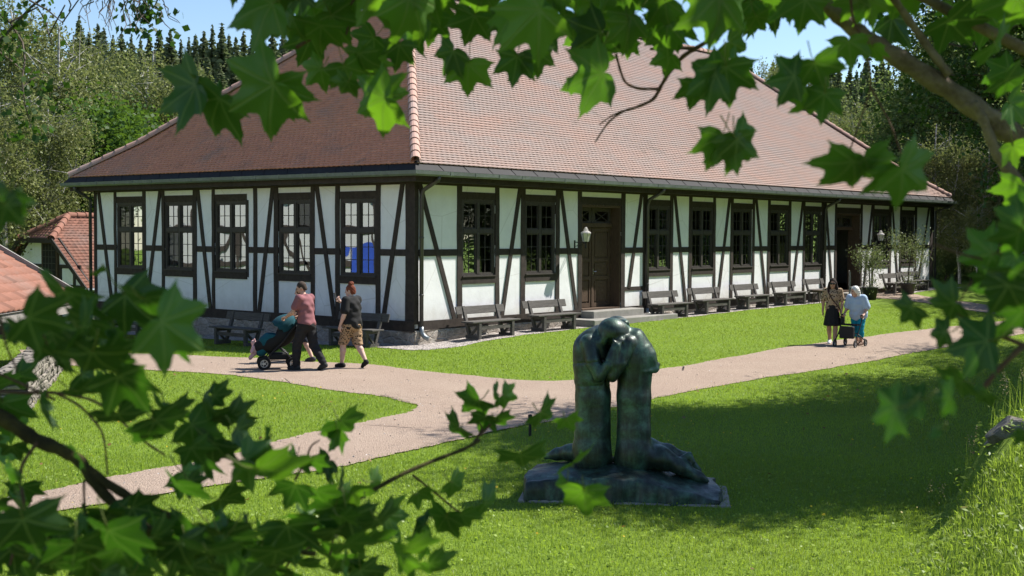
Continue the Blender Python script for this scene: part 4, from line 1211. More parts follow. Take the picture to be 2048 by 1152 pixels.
# lower legs and feet lying on the base
S.path([P3(650, 842), P3(760, 850), P3(870, 900), P3(960, 950), P3(1000, 968)], [.15, .115, .075, .05, .03], .06)
S.path([P3(690, 810, yy + .12), P3(800, 838, yy + .16), P3(900, 868, yy + .17), P3(960, 930, yy + .18)], [.12, .09, .06, .035], .05)
S.path([P3(880, 850, yy + .05), P3(905, 838, yy + .06), P3(925, 870, yy + .05)], [.04, .035, .03], .03)
S.path([P3(370, 840, yy + .1), P3(270, 850, yy + .22), P3(190, 868, yy + .28), P3(130, 885, yy + .3)], [.13, .085, .055, .03], .06)
S.ell(P3(315, 800, yy + .02), (.05, .08, .06), .04)
# cloth folds
S.noise(lambda X, Y, Z: .006 * np.sin(X * 34 + Y * 21 + 1.5 * np.sin(Z * 3)) * np.exp(-((Z - .75) / .45) ** 2) + .003 * np.sin(Z * 40 + X * 14 - Y * 9) * np.exp(-((Z - 1.2) / .1) ** 2) * (X < -.12))
S.noise(lambda X, Y, Z: .012 * np.clip(1 - np.abs(((X + .33) ** 2 + 0 * Z) * 0 + (Z - 1.42) - .15 * (X + .3)) / .012, 0, 1) * (X < -.15) + .010 * np.clip(1 - np.abs(Z - 1.19 - .08 * X) / .012, 0, 1) * (X < -.12))
link('figures', S.mesh('figures'), M['bronze'], st)
# wedge tip of cloth
mb = MB(); mb.add([P3(468, 400, yy - .17), P3(489, 462, yy - .1), P3(470, 455, yy - .12), P3(470, 420, yy - .02)], [(0, 1, 2), (0, 2, 3), (0, 3, 1), (1, 3, 2)]); mb.build('cloth_tip', M['bronze'], st)
# rounded rock-like base
def hgt(x, y):
    f = -.04 + np.where(x > -.1, .30 - .20 * np.clip((x + .1) / 1.03, 0, 1) ** 1.5, .30 - .06 * np.clip((-x - .1) / .9, 0, 1) ** 1.5)
    return f + .085 * np.sin(np.pi * np.clip(y / .95, 0, 1)) ** .8 * (1 - .45 * np.abs(x)) + .05 * np.clip((x - .6) / .4, 0, 1) * np.clip(y / .6, 0, 1) + .012 * np.sin(x * 6 + y * 4) * np.sin(y * 8) + .004 * np.sin(x * 31) * np.sin(y * 27 + x * 13)
nx_, ny_ = 90, 44
us = np.linspace(-1, 1, nx_); vs_ = np.linspace(0, 1, ny_)
V = []
for a in us:
    for b in vs_:
        x = a * (.965 + .03 * math.sin(b * 6)) + .0; y = b * (.92 + .05 * math.sin(a * 3)) - .02 + .02 * math.sin(a * 9)
        V.append((x, y, float(hgt(np.array(x), np.array(y)))))
F = [(i * ny_ + j, (i + 1) * ny_ + j, (i + 1) * ny_ + j + 1, i * ny_ + j + 1) for i in range(nx_ - 1) for j in range(ny_ - 1)]
edge = [i * ny_ for i in range(nx_)] + [(nx_ - 1) * ny_ + j for j in range(1, ny_)] + [i * ny_ + ny_ - 1 for i in range(nx_ - 2, -1, -1)] + [j for j in range(ny_ - 2, 0, -1)]
n0 = len(V)
for lev, zz in ((0, .90), (1, .45), (2, -.03)):
    for k, e_ in enumerate(edge):
        x, y, z = V[e_]; cx, cy = x * 1.0, (y - .45)
        o_ = (.018, .022, .03)[lev] + .010 * math.sin(k * .45 + lev) + .006 * math.sin(k * 1.3)
        V.append((x + math.copysign(o_, x) * (abs(x) > .9), y + math.copysign(o_, cy) * (abs(cy) > .38), z * zz if zz > 0 else zz))
ne = len(edge)
for lev in range(3):
    for k in range(ne):
        k2 = (k + 1) % ne
        a, b = (edge[k], edge[k2]) if lev == 0 else (n0 + (lev - 1) * ne + k, n0 + (lev - 1) * ne + k2)
        F.append((a, b, n0 + lev * ne + k2, n0 + lev * ne + k))
mb = MB(); mb.add(V, F); o = mb.build('base', M['bronze'], st, smooth=True)
pl = MB(); pl.box(-1.06, 1.10, -.07, 1.0, -.2, .016)
o = pl.build('stone_slab', simple('slab_stone', (.30, .27, .23, 1), .9, .3, 6, .5), None, bevel=.015)
o.location = st.location; o.rotation_euler = st.rotation_euler
tag(o, 'thin pale stone slab under the bronze sculpture, set in the grass', 'slab')
# ------------------------------------------------------------------ people
def cloth(name, c, var=.2, scale=14, rough=.9): return simple(name, (*c, 1), rough, var, scale, .4, .01)
def skinm(name, c):
    m = NM(name); n = m.noise(m.coord('Object'), 9, 3)
    p = m.pbr(m.ramp(n, [(.3, sc4(c, .88)), (.7, sc4(c, 1.08))]), .55, None, 0, .35)
    p.inputs['Subsurface Weight'].default_value = .08; p.inputs['Subsurface Radius'].default_value = (.02, .008, .004); return m.m
def leopard(name, base, spot, sc_):
    m = NM(name); v = m.coord('Object'); vo = m.n('TexVoronoi'); vo.inputs['Scale'].default_value = sc_; m.l(v, vo.inputs['Vector'])
    n = m.noise(v, sc_ * .8, 3)
    f = m.ramp(m.math('ADD', vo.outputs['Distance'], m.math('MULTIPLY', n, .35)), [(.50, (*spot, 1)), (.58, (*base, 1))])
    m.pbr(f, .9, None, 0, .2); return m.m
M['skin'] = skinm('light_skin', (.50, .30, .22)); M['skin2'] = skinm('pale_skin', (.56, .37, .30)); M['skin3'] = skinm('tanned_skin', (.42, .24, .165))
M['lip'] = simple('lip', (.30, .10, .09, 1), .5, .1, 5, 0); M['eye'] = simple('eye_dark', (.02, .015, .012, 1), .3, .1, 5, 0)
V3 = lambda *a: np.array(a, float)
def Rot(yaw, pitch, roll=0):
    m = Matrix.Rotation(yaw, 3, 'Z') @ Matrix.Rotation(pitch, 3, 'X') @ Matrix.Rotation(roll, 3, 'Y'); return np.array(m)
def hand(S, w, d, nrm, side, curl=.5, s=1.0):
    """wrist point, direction, palm normal; side +1 puts the thumb on +lateral"""
    d = d / np.linalg.norm(d); nrm = nrm - d * (nrm @ d); nrm /= np.linalg.norm(nrm); lat = np.cross(d, nrm) * side
    for o in (-.024, 0, .024):
        S.cone(w + d * .01 + lat * o * .6, w + d * .078 * s + lat * o, .019, .016, .012)
    for o, L_ in ((-.033, .060), (-.011, .075), (.011, .080), (.033, .072)):
        a = w + d * .080 * s + lat * o
        c1 = math.cos(curl), math.sin(curl); c2 = math.cos(curl * 2.2), math.sin(curl * 2.2)
        b = a + (d * c1[0] + nrm * c1[1]) * L_ * .5
        c = b + (d * c2[0] + nrm * c2[1]) * L_ * .5
        S.cone(a, b, .0105, .0098, .004); S.cone(b, c, .0098, .0085, .004)
    a = w + d * .025 + lat * .03; b = a + (d * .55 + lat * .75 + nrm * .25) * .038; c = b + (d * .85 + lat * .15 + nrm * .5) * .034
    S.cone(a, b, .015, .012, .008); S.cone(b, c, .012, .0095, .004)

def person(label, loc, heading, J, skin, clothes, extras=None, bulk=1.0, group=None):
    rz = math.atan2(heading[1], heading[0]) - math.pi / 2
    e = empty('person', loc, rz, label, 'person', group)
    J = {k: V3(*v) if isinstance(v, tuple) else v for k, v in J.items()}
    pts = np.array([v for k, v in J.items() if k[:2] not in ('hd', 'hn') and isinstance(v, np.ndarray) and v.shape == (3,)])
    lo, hi = pts.min(0) - .28, pts.max(0) + .28; lo[2] = -.03
    S = SDF(lo, hi, .011); B = bulk
    for s in 'LR':
        h, k, a, t = J['hip' + s], J['knee' + s], J['ank' + s], J['toe' + s]
        calf = k + (a - k) * .3 - J.get('fwd', V3(0, 1, 0)) * .012
        S.path([h, k, calf, a], [.083 * B, .055 * B, .056 * B, .036], .02)
        heel = a + (a - t) * V3(1, 1, 0) * .28 + V3(0, 0, -.035)
        S.path([heel, (a + t) / 2 * V3(1, 1, 0) + V3(0, 0, (a[2] + t[2]) / 2 - .02), t], [.033, .035, .026], .02)
        sh, el, wr = J['sh' + s], J['el' + s], J['wr' + s]
        S.path([sh, el, el + (wr - el) * .3, wr], [.05 * B, .038 * B, .038 * B, .025], .02)
        side = -1 if s == 'L' else 1
        hd = J.get('hd' + s); hn = J.get('hn' + s)
        hd = (wr - el) if hd is None else hd
        hn = V3(-side, 0, 0) if hn is None else hn
        hs = J.get('hs' + s, 1 if s == 'L' else -1)
        hand(S, wr, hd, hn, hs * (1 if not isinstance(hs, np.ndarray) else 1), J['curl' + s] if 'curl' + s in J else .45)
    pel = (J['hipL'] + J['hipR']) / 2; nk = J['neck']; ch = pel + (nk - pel) * .62; wa = pel + (nk - pel) * .3
    S.ell(pel + V3(0, -.01, .03), V3(.165, .12, .13) * B, .04); S.ell(wa, V3(.14, .105, .16) * B, .05); S.ell(ch, V3(.165, .115, .19) * B, .05)
    S.cone(J['shL'], J['shR'], .052 * B, None, .04); S.cone(nk - V3(0, 0, .04), J['head'] - V3(0, .01, .06), .058, .052, .03)
    Mh = Rot(J.get('yaw', 0.), J.get('pitch', 0.)); hc = J['head']
    W = lambda x, y, z: hc + Mh @ V3(x, y, z)
    S.ell(W(0, -.008, .015), V3(.076, .096, .105), .02, Mh); S.ell(W(0, .03, -.06), V3(.056, .062, .06), .03, Mh); S.ell(W(0, .07, -.095), V3(.024, .022, .02), .02, Mh)
    S.cone(W(0, .088, .005), W(0, .108, -.028), .010, .015, .008); S.cone(W(-.03, .078, .022), W(.03, .078, .022), .014, None, .012)
    for q in (-1, 1):
        S.ell(W(q * .076, -.008, -.012), V3(.012, .024, .034), .006, Mh); S.ell(W(q * .03, .096, .0), V3(.014, .012, .010), .008, Mh, sub=True); S.ell(W(q * .03, .082, .0), V3(.012, .012, .010), .003, Mh)
        S.ell(W(q * .042, .06, -.035), V3(.022, .02, .02), .015, Mh)
    S.cone(W(-.018, .088, -.062), W(.018, .088, -.062), .0085, None, .006)
    me = S.mesh('body'); body = link('body', me, [skin, M['eye'], M['lip']], e)
    n = len(me.polygons); cc = np.zeros(n * 3, np.float32); me.polygons.foreach_get('center', cc); cc = cc.reshape(-1, 3)
    L_ = (cc - hc) @ Mh; mi = np.zeros(n, np.int32)
    for q in (-1, 1): mi[np.linalg.norm((L_ - V3(q * .03, .088, .0)) * V3(1, .6, 1.5), axis=1) < .013] = 1
    mi[(np.abs(L_[:, 0]) < .024) & (np.abs(L_[:, 2] + .062) < .009) & (L_[:, 1] > .075)] = 2
    me.polygons.foreach_set('material_index', mi)
    for nm, mat, fn, hh in clothes:
        S2 = SDF(lo, hi, hh); fn(S2, J, dict(pel=pel, ch=ch, wa=wa, nk=nk, W=W, Mh=Mh, hc=hc))
        link(nm, S2.mesh(nm), mat, e)
    return e, rz, J, W, Mh
def wp(e, p):
    """point in a person's frame to world"""
    c, s = math.cos(e.rotation_euler.z), math.sin(e.rotation_euler.z)
    return Vector((e.location.x + p[0] * c - p[1] * s, e.location.y + p[0] * s + p[1] * c, e.location.z + p[2]))
def shirt(B=1.0, hem=.86, loose=.02, sleeve=.55, neckcut=.01):
    def fn(S, J, q):
        b = V3(.165, .12, .13) * B + loose
        S.ell(q['pel'] + V3(0, -.01, .02), b, .05); S.ell(q['wa'], V3(.145, .11, .17) * B + loose, .06); S.ell(q['ch'], V3(.17, .118, .19) * B + loose * .8, .05)
        S.cone(J['shL'], J['shR'], .056 * B + loose * .5, None, .04)
        S.cone(q['nk'] - V3(0, 0, .07), q['nk'] - V3(0, 0, .01), .075, .064, .03)
        S.noise(lambda X, Y, Z: .007 * np.sin(Z * 42 + X * 14 + 2 * np.sin(Y * 11)) * np.sin(X * 17 - Z * 9) + .005 * np.sin(X * 33 + Z * 16 + Y * 8))
        S.cut((0, 0, hem), (0, 0, -1))
        S.cut(tuple(q['nk'] + V3(0, .02, neckcut)), (0, .35, 1))
        for s in 'LR':
            sh, el = J['sh' + s], J['el' + s]; d = el - sh
            S.cone(sh, sh + d * sleeve, .060 * B + loose * .55, .054 * B + loose * .8, .02)
    return fn
def trousers(B=1.0, loose=.014, top=.98, low=.08, kneed=0):
    def fn(S, J, q):
        for s in 'LR':
            h, k, a = J['hip' + s], J['knee' + s], J['ank' + s]
            S.path([h, k, k + (a - k) * .35, a + (k - a) * .06], [.088 * B + loose, .062 * B + loose, .060 * B + loose, .05 + loose * .8], .02)
        S.ell(q['pel'] + V3(0, -.015, .02), V3(.17, .128, .14) * B + loose * .5, .03)
        S.noise(lambda X, Y, Z: .006 * np.sin(Z * 55 + X * 20) * np.sin(Y * 23 + Z * 13))
        S.cut((0, 0, top), (0, 0, 1))
        if low > .1: S.cut((0, 0, low), (0, 0, -1))
    return fn
def shoe(s, r=.038):
    def fn(S, J, q):
        a, t = J['ank' + s], J['toe' + s]
        heel = a + (a - t) * V3(1, 1, 0) * .30 + V3(0, 0, -.04)
        S.path([heel, (a + t) / 2 + V3(0, 0, -.01), t + V3(0, 0, .004)], [r + .004, r + .006, r - .004], .02)
        S.cone(a + V3(0, 0, .0), heel + V3(0, 0, .02), .043, .043, .02)
        d = t - heel; n_ = np.cross(np.cross(d, V3(0, 0, 1)), d); n_ /= np.linalg.norm(n_)
        S.cut(tuple(heel - n_ * (r - .005)), tuple(-n_)); S.cut(tuple(a + V3(0, 0, .03)), (0, 0, 1))
    return fn
def hair(fn0):
    def fn(S, J, q): fn0(S, q['W'], q['Mh'])
    return fn

# man with the pram
Jm = dict(hipL=(-.095, .0, .92), kneeL=(-.10, .16, .50), ankL=(-.09, .19, .085), toeL=(-.10, .36, .03), hipR=(.095, -.01, .92), kneeR=(.10, -.10, .50), ankR=(.09, -.37, .15), toeR=(.10, -.235, .035),
          shL=(-.19, .03, 1.445), elL=(-.27, .13, 1.17), wrL=(-.20, .36, 1.06), shR=(.19, .05, 1.445), elR=(.27, .16, 1.17), wrR=(.20, .36, 1.06), neck=(0, .045, 1.50), head=(-.01, .12, 1.645), yaw=.55, pitch=-.35,
          hdL=V3(.2, 1, -.15), hnL=V3(0, 0, -1), hdR=V3(-.2, 1, -.15), hnR=V3(0, 0, -1), curlL=.9, curlR=.9, hsL=-1, hsR=1)
def hm(S, W, Mh):
    S.ell(W(0, -.018, .03), V3(.083, .097, .100), .02, Mh); S.ell(W(0, -.06, -.03), V3(.066, .05, .06), .02, Mh)
    S.ell(W(0, .10, -.02), V3(.085, .085, .075), .012, Mh, sub=True); S.cut(tuple(W(0, 0, -.065)), tuple(Mh @ V3(0, .2, -1)))
def beard(S, W, Mh):
    S.ell(W(0, .035, -.075), V3(.058, .064, .05), .02, Mh); S.cut(tuple(W(0, .0, -.05)), tuple(Mh @ V3(0, .35, 1)))
g = G(613, 741)
man, _, _, Wm, _ = person('man in a mauve T-shirt and black trousers pushing the teal pram', tuple(g), (-.86, .51), Jm, M['skin'], [
    ('t_shirt', cloth('mauve_cotton', (.235, .095, .105), .12, 5), shirt(1.13, .90, .022, .62), .013),
    ('trousers', cloth('black_cotton', (.016, .016, .018)), trousers(1.12, .022, .95, .0), .013),
    ('shoe', cloth('dark_grey_shoe', (.03, .033, .033)), shoe('L', .042), .011), ('shoe', cloth('dark_grey_shoe', (.03, .033, .033)), shoe('R', .042), .011),
    ('hair', cloth('short_brown_hair', (.055, .038, .028), .5, 40), hair(hm), .009), ('beard', cloth('brown_stubble', (.16, .085, .055), .3, 40), hair(beard), .008)], bulk=1.12)
# woman in black with a phone
Jw = dict(hipL=(-.09, .0, .88), kneeL=(-.095, .16, .475), ankL=(-.08, .21, .08), toeL=(-.085, .36, .03), hipR=(.09, -.01, .88), kneeR=(.09, -.07, .475), ankR=(.08, -.30, .16), toeR=(.09, -.20, .035),
          shL=(-.175, .0, 1.375), elL=(-.24, -.02, 1.10), wrL=(-.235, .10, .87), shR=(.175, .02, 1.375), elR=(.24, .20, 1.16), wrR=(.02, .36, 1.335), neck=(0, .015, 1.425), head=(0, .05, 1.565), yaw=.35, pitch=-.12,
          hdL=V3(0, .25, -1), hdR=V3(-.55, .2, .8), hnR=V3(-.3, -1, 0), curlR=.8)
def hw(S, W, Mh):
    S.ell(W(0, -.015, .03), V3(.086, .10, .098), .02, Mh); S.ell(W(0, -.06, -.03), V3(.07, .055, .07), .03, Mh)
    S.ell(W(0, -.035, .135), V3(.058, .058, .05), .012, Mh); S.ell(W(.03, -.05, .15), V3(.03, .03, .03), .02, Mh)
    S.noise(lambda X, Y, Z: .005 * np.sin(X * 90 + Z * 60) * np.sin(Y * 80 - Z * 50))
    S.ell(W(0, .105, -.025), V3(.085, .085, .085), .012, Mh, sub=True); S.cut(tuple(W(0, 0, -.075)), tuple(Mh @ V3(0, .1, -1)))
g = G(704, 736)
wom, _, Jx, _, _ = person('woman in a loose black T-shirt and leopard shorts looking at her phone', tuple(g), (-.80, .60), Jw, M['skin2'], [
    ('t_shirt', cloth('black_jersey', (.014, .014, .015)), shirt(1.08, .80, .045, .72), .013),
    ('shorts', leopard('leopard_print_cotton', (.33, .22, .13), (.02, .014, .01), 26), trousers(1.16, .028, .90, .475), .012),
    ('shoe', cloth('black_trainer', (.012, .012, .013)), shoe('L'), .011), ('shoe', cloth('black_trainer', (.012, .012, .013)), shoe('R'), .011),
    ('hair', cloth('auburn_hair', (.17, .045, .022), .5, 45), hair(hw), .009)], bulk=1.12)
mb = MB(); mb.box(-.037, .037, -.005, .005, -.075, .075); o = mb.build('phone', M['black'], None, bevel=.004)
o.location = wp(wom, (-.045, .425, 1.44)); o.rotation_euler = (rad(-15), 0, wom.rotation_euler.z + .2); tag(o, 'black phone held up by the woman in the black T-shirt', 'phone')
# woman half hidden behind the man
Jh = dict(hipL=(-.085, .0, .83), kneeL=(-.09, .12, .45), ankL=(-.08, .13, .08), toeL=(-.085, .28, .03), hipR=(.085, 0, .83), kneeR=(.09, .0, .45), ankR=(.08, -.20, .09), toeR=(.085, -.06, .03),
          shL=(-.165, .0, 1.30), elL=(-.21, .05, 1.04), wrL=(-.15, .25, .95), shR=(.165, .0, 1.30), elR=(.21, .05, 1.04), wrR=(.15, .25, .95), neck=(0, .01, 1.345), head=(0, .05, 1.485), yaw=.2, pitch=-.1, curlL=.8, curlR=.8)
def hh_(S, W, Mh):
    S.ell(W(0, -.015, .02), V3(.09, .105, .105), .02, Mh); S.ell(W(0, -.05, -.08), V3(.085, .06, .11), .03, Mh)
    S.ell(W(0, .105, -.03), V3(.07, .085, .09), .012, Mh, sub=True)
g = G(604, 724)
person('woman in navy shorts mostly hidden behind the man in mauve', tuple(g), (-.9, .35), Jh, M['skin2'], [
    ('t_shirt', cloth('navy_jersey', (.02, .024, .045)), shirt(1.0, .80, .03, .6), .014), ('shorts', cloth('navy_cotton', (.016, .02, .035)), trousers(1.05, .03, .85, .42), .014),
    ('shoe', cloth('grey_trainer', (.06, .06, .065)), shoe('L'), .012), ('shoe', cloth('grey_trainer', (.06, .06, .065)), shoe('R'), .012), ('hair', cloth('brown_hair', (.12, .06, .03), .4, 40), hair(hh_), .01)])
# woman in the leopard top
Jl = dict(hipL=(-.085, .0, .85), kneeL=(-.085, .08, .46), ankL=(-.07, .14, .085), toeL=(-.075, .29, .03), hipR=(.085, 0, .85), kneeR=(.08, .02, .46), ankR=(.07, -.12, .10), toeR=(.07, .02, .03),
          shL=(-.17, .0, 1.315), elL=(-.225, -.01, 1.05), wrL=(-.22, .08, .81), shR=(.17, .0, 1.315), elR=(.225, -.03, 1.05), wrR=(.23, .02, .81), neck=(0, .0, 1.36), head=(0, .03, 1.50), yaw=.05, pitch=-.08,
          hdL=V3(.0, .1, -1), hdR=V3(0, .1, -1))
def hl(S, W, Mh):
    S.ell(W(0, -.012, .022), V3(.088, .104, .106), .02, Mh)
    for q in (-1, 1): S.path([W(q * .075, .0, 0), W(q * .09, .005, -.12), W(q * .10, .05, -.26)], [.032, .04, .028], .03)
    S.ell(W(0, -.06, -.12), V3(.10, .05, .17), .03, Mh)
    S.noise(lambda X, Y, Z: .004 * np.sin(X * 120) * np.sin(Z * 9 + X * 30))
    S.ell(W(0, .11, -.035), V3(.062, .09, .105), .012, Mh, sub=True)
def skirt(S, J, q):
    S.cone(q['pel'] + V3(0, 0, .12), (0, .02, .50), .135, .205, .02); S.noise(lambda X, Y, Z: .009 * np.sin(np.arctan2(Y, X) * 11 + Z * 4) * np.clip(.95 - Z, 0, .5) * 2)
    S.noise(lambda X, Y, Z: .0 * X + .05 * np.clip(np.abs(Y) - .08, 0, 1)); S.cut((0, 0, .465), (0, 0, -1)); S.cut((0, 0, .98), (0, 0, 1))
def glasses(S, J, q):
    W = q['W']; Mh = q['Mh']
    for s in (-1, 1): S.ell(W(s * .034, .096, -.002), V3(.031, .012, .025), .004, Mh); S.cone(W(s * .064, .085, .006), W(s * .078, -.0, .008), .006, None, .004)
    S.cone(W(-.012, .10, .005), W(.012, .10, .005), .006, None, .004)
def choker(S, J, q):
    S.cone(q['nk'] + V3(0, 0, .018), q['nk'] + V3(0, .004, .03), .063, .062, .005); S.cut(tuple(q['nk'] + V3(0, 0, .035)), (0, 0, 1)); S.cut(tuple(q['nk'] + V3(0, 0, .012)), (0, 0, -1))
g = G(1664, 689)
leo, _, _, _, _ = person('dark haired woman with sunglasses, leopard top and black skirt on the path', tuple(g), (-.33, -.94), Jl, M['skin3'], [
    ('blouse', leopard('leopard_blouse', (.36, .26, .17), (.03, .02, .015), 24), shirt(1.0, .88, .02, .75), .012), ('skirt', cloth('black_skirt_cloth', (.012, .012, .013)), skirt, .012),
    ('shoe', cloth('white_trainer', (.7, .7, .72), .08), shoe('L'), .011), ('shoe', cloth('white_trainer', (.7, .7, .72), .08), shoe('R'), .011),
    ('hair', cloth('dark_brown_hair', (.022, .013, .009), .5, 60), hair(hl), .009), ('sunglasses', M['black'], glasses, .006), ('choker', M['black'], choker, .007)])
mb = MB()
for k in range(2):
    pts = [(.10, .03, 1.37), (.09, .125 + k * .002, 1.28), (.0, .155, 1.12), (-.10, .15, 1.0), (-.19, .06, .86), (-.21, .0, .72)]
    mb.tube([(p[0] + .012 * k, p[1], p[2] + .012 * k) for p in pts], .011, 6)
mb.tube([(.10, .03, 1.37), (.06, -.12, 1.25), (-.1, -.14, .95), (-.21, -.05, .72)], .011, 6)
bagm = simple('black_red_strap', (.05, .015, .012, 1), .6)
b = MB(); b.box(-.29, -.20, -.12, .14, .50, .72)
sb = empty('shoulder_bag', tuple(leo.location), leo.rotation_euler.z, 'black shoulder bag on a striped strap worn by the woman in leopard top', 'bag')
b.build('bag', M['black'], sb, bevel=.02); mb.build('strap', bagm, sb)
# elderly lady with a rollator
RH = np.array([-.64, -.77])
Jo = dict(hipL=(-.09, -.05, .74), kneeL=(-.095, .03, .41), ankL=(-.09, -.02, .08), toeL=(-.095, .12, .03), hipR=(.09, -.05, .74), kneeR=(.09, -.06, .41), ankR=(.085, -.22, .09), toeR=(.09, -.08, .03),
          shL=(-.17, .06, 1.16), elL=(-.25, .02, .92), wrL=(-.25, .20, .77), shR=(.17, .06, 1.16), elR=(.25, .02, .92), wrR=(.25, .20, .77), neck=(0, .10, 1.20), head=(0, .17, 1.325), yaw=-.45, pitch=-.1,
          hdL=V3(0, 1, -.3), hnL=V3(0, 0, -1), hdR=V3(0, 1, -.3), hnR=V3(0, 0, -1), curlL=1.0, curlR=1.0, hsL=-1, hsR=1)
def ho(S, W, Mh):
    for p, r_ in (((0, -.02, .03), .10), ((.05, -.05, -.03), .06), ((-.05, -.05, -.03), .06), ((0, -.08, -.08), .065), ((.045, -.07, -.10), .045), ((-.045, -.07, -.10), .045)): S.ell(W(*p), V3(r_, r_, r_), .03, Mh)
    S.noise(lambda X, Y, Z: .009 * np.sin(X * 60 + Z * 40) * np.sin(Y * 66 - Z * 30) * np.sin(Z * 55))
    S.ell(W(0, .11, -.035), V3(.07, .092, .10), .012, Mh, sub=True)
g = G(1714, 691)
old, _, _, _, _ = person('white haired elderly woman in light blue top and turquoise trousers behind a rollator', tuple(g), tuple(RH), Jo, M['skin'], [
    ('t_shirt', cloth('light_blue_jersey', (.36, .47, .62), .07, 6), shirt(1.06, .60, .05, .85), .012), ('trousers', cloth('turquoise_cotton', (.004, .23, .33), .1, 6), trousers(1.0, .02, .78, .20), .012),
    ('shoe', cloth('beige_sandal', (.20, .13, .10)), shoe('L', .034), .011), ('shoe', cloth('beige_sandal', (.20, .13, .10)), shoe('R', .034), .011), ('hair', cloth('white_hair', (.72, .70, .66), .1, 50), hair(ho), .009)], bulk=1.02)

# ------------------------------------------------------------------ rollator and pram
def wheel(parent, c, R_, w_, spokes=6):
    e = MB(); e.torus(c, R_ - w_, w_, (1, 0, 0), 22, 8); t = e.build('wheel', M['rubber'], parent, smooth=True)
    e = MB(); e.torus(c, R_ - 2.1 * w_, w_ * .35, (1, 0, 0), 20, 6)
    for k in range(spokes):
        a = 2 * math.pi * k / spokes; e.bar((c[0], c[1], c[2]), (c[0], c[1] + math.cos(a) * (R_ - 2.1 * w_), c[2] + math.sin(a) * (R_ - 2.1 * w_)), .012, .012, (1, 0, 0))
    e.lathe([(.02, -.022), (.02, .022)], c, 10, 'x'); e.build('rim', M['chrome'], t)
    return t
rl_dir = RH
rc = wp(old, (0, .36, 0))
rl = empty('rollator', (rc.x, rc.y, float(T(rc.x, rc.y))), old.rotation_euler.z, 'black wheeled walking frame with a bag, pushed by the elderly woman', 'rollator')
for x in (-.26, .26):
    for y in (-.26, .30): wheel(rl, (x, y, .092), .092, .017)
mb = MB()
for x in (-.25, .25):
    mb.tube([(x, .30, .10), (x, .26, .20), (x, .12, .34), (x, -.05, .62), (x, -.12, .76)], .014, 8); mb.tube([(x, -.26, .10), (x, -.22, .16), (x, .14, .32)], .014, 8)
    mb.bar((x, .30, .09), (x, .27, .20), .04, .02, (1, 0, 0)); mb.bar((x, -.26, .09), (x, -.22, .19), .04, .02, (1, 0, 0))
mb.tube([(-.25, .0, .54), (0, .01, .545), (.25, .0, .54)], .012, 8); mb.tube([(-.25, .13, .33), (.25, .13, .33)], .01, 8)
mb.build('frame', M['black'], rl, smooth=True)
for x in (-.25, .25):
    mb = MB(); mb.tube([(x, -.02, .76), (x, -.19, .755)], .019, 8); h = mb.build('handle', M['rubber'], rl, smooth=True)
    mb = MB(); mb.tube([(x, -.0, .745), (x, -.01, .68), (x, -.08, .655), (x, -.16, .68)], .009, 6); mb.build('brake_lever', M['black'], h)
mb = MB(); mb.box(-.18, .18, .14, .26, .21, .50); mb.build('bag', simple('black_nylon', (.013, .012, .013, 1), .7), rl, bevel=.025)
mb = MB(); mb.box(-.22, .22, -.10, .12, .515, .54); mb.build('seat', M['rubber'], rl)

g = G(556, 738)
pr = empty('pram', tuple(g), math.atan2(-.22, -.97) - math.pi / 2, 'teal pram with black frame and air tyres pushed by the man', 'pram')
for x, y in ((-.24, .28), (.24, .28), (-.27, -.30), (.27, -.30)): wheel(pr, (x, y, .135), .135, .030, 5)
mb = MB()
for x in (-.23, .23):
    mb.tube([(x, .28, .15), (x, .18, .30), (x * .95, -.10, .58), (x * .9, -.34, .90), (x * .85, -.42, 1.0)], .014, 8); mb.tube([(x, -.30, .15), (x, -.16, .34), (x * .95, .02, .47)], .014, 8)
    mb.tube([(x, -.30, .135), (x * 1., .28, .15)], .012, 6)
mb.tube([(-.24, .28, .135), (.24, .28, .135)], .012, 6); mb.tube([(-.27, -.3, .135), (.27, -.3, .135)], .012, 6); mb.tube([(-.23, -.1, .575), (.23, -.1, .575)], .012, 6)
mb.build('frame', M['black'], pr, smooth=True)
mb = MB(); mb.tube([(-.20, -.42, 1.0), (-.12, -.46, 1.03), (.12, -.46, 1.03), (.20, -.42, 1.0)], .018, 8); mb.build('handle', M['rubber'], pr, smooth=True)
teal = cloth('teal_fabric', (.006, .06, .08), .35, 6); tealb = cloth('bright_teal_fabric', (.006, .085, .11), .4, 7)
S = SDF((-.32, -.5, .25), (.32, .62, 1.12), .012)
S.path([(0, .36, .46), (0, .15, .52), (0, -.10, .68), (0, -.22, .80)], [.13, .18, .20, .18], .05); S.ell((0, .20, .74), (.17, .30, .17), .04, sub=True)
S.noise(lambda X, Y, Z: .05 * np.clip(np.abs(X) - .14, 0, 1)); link('seat_shell', S.mesh('seat_shell'), M['rubber'], pr)
S = SDF((-.36, -.5, .4), (.36, .55, 1.12), .012)
S.ell((0, -.10, .86), (.22, .30, .22), .02, np.array(Matrix.Rotation(rad(-35), 3, 'X'))); S.ell((0, .02, .74), (.21, .32, .21), .02, np.array(Matrix.Rotation(rad(-35), 3, 'X')), sub=True)
S.cut((0, 0, .62), (0, -.5, -1)); S.noise(lambda X, Y, Z: .003 * np.sin((Y * .8 + Z) * 45)); link('hood', S.mesh('hood'), teal, pr)
S = SDF((-.3, .0, .2), (.3, .62, .8), .012)
S.path([(0, .08, .66), (0, .22, .54), (0, .33, .38)], [.16, .155, .12], .05); S.ell((0, .02, .76), (.14, .2, .13), .04, sub=True); S.noise(lambda X, Y, Z: .003 * np.sin(Z * 40 + X * 15)); link('footmuff', S.mesh('footmuff'), tealb, pr)
mb = MB(); mb.box(-.19, .19, -.22, .18, .20, .33); mb.build('basket', M['rubber'], pr, bevel=.03)
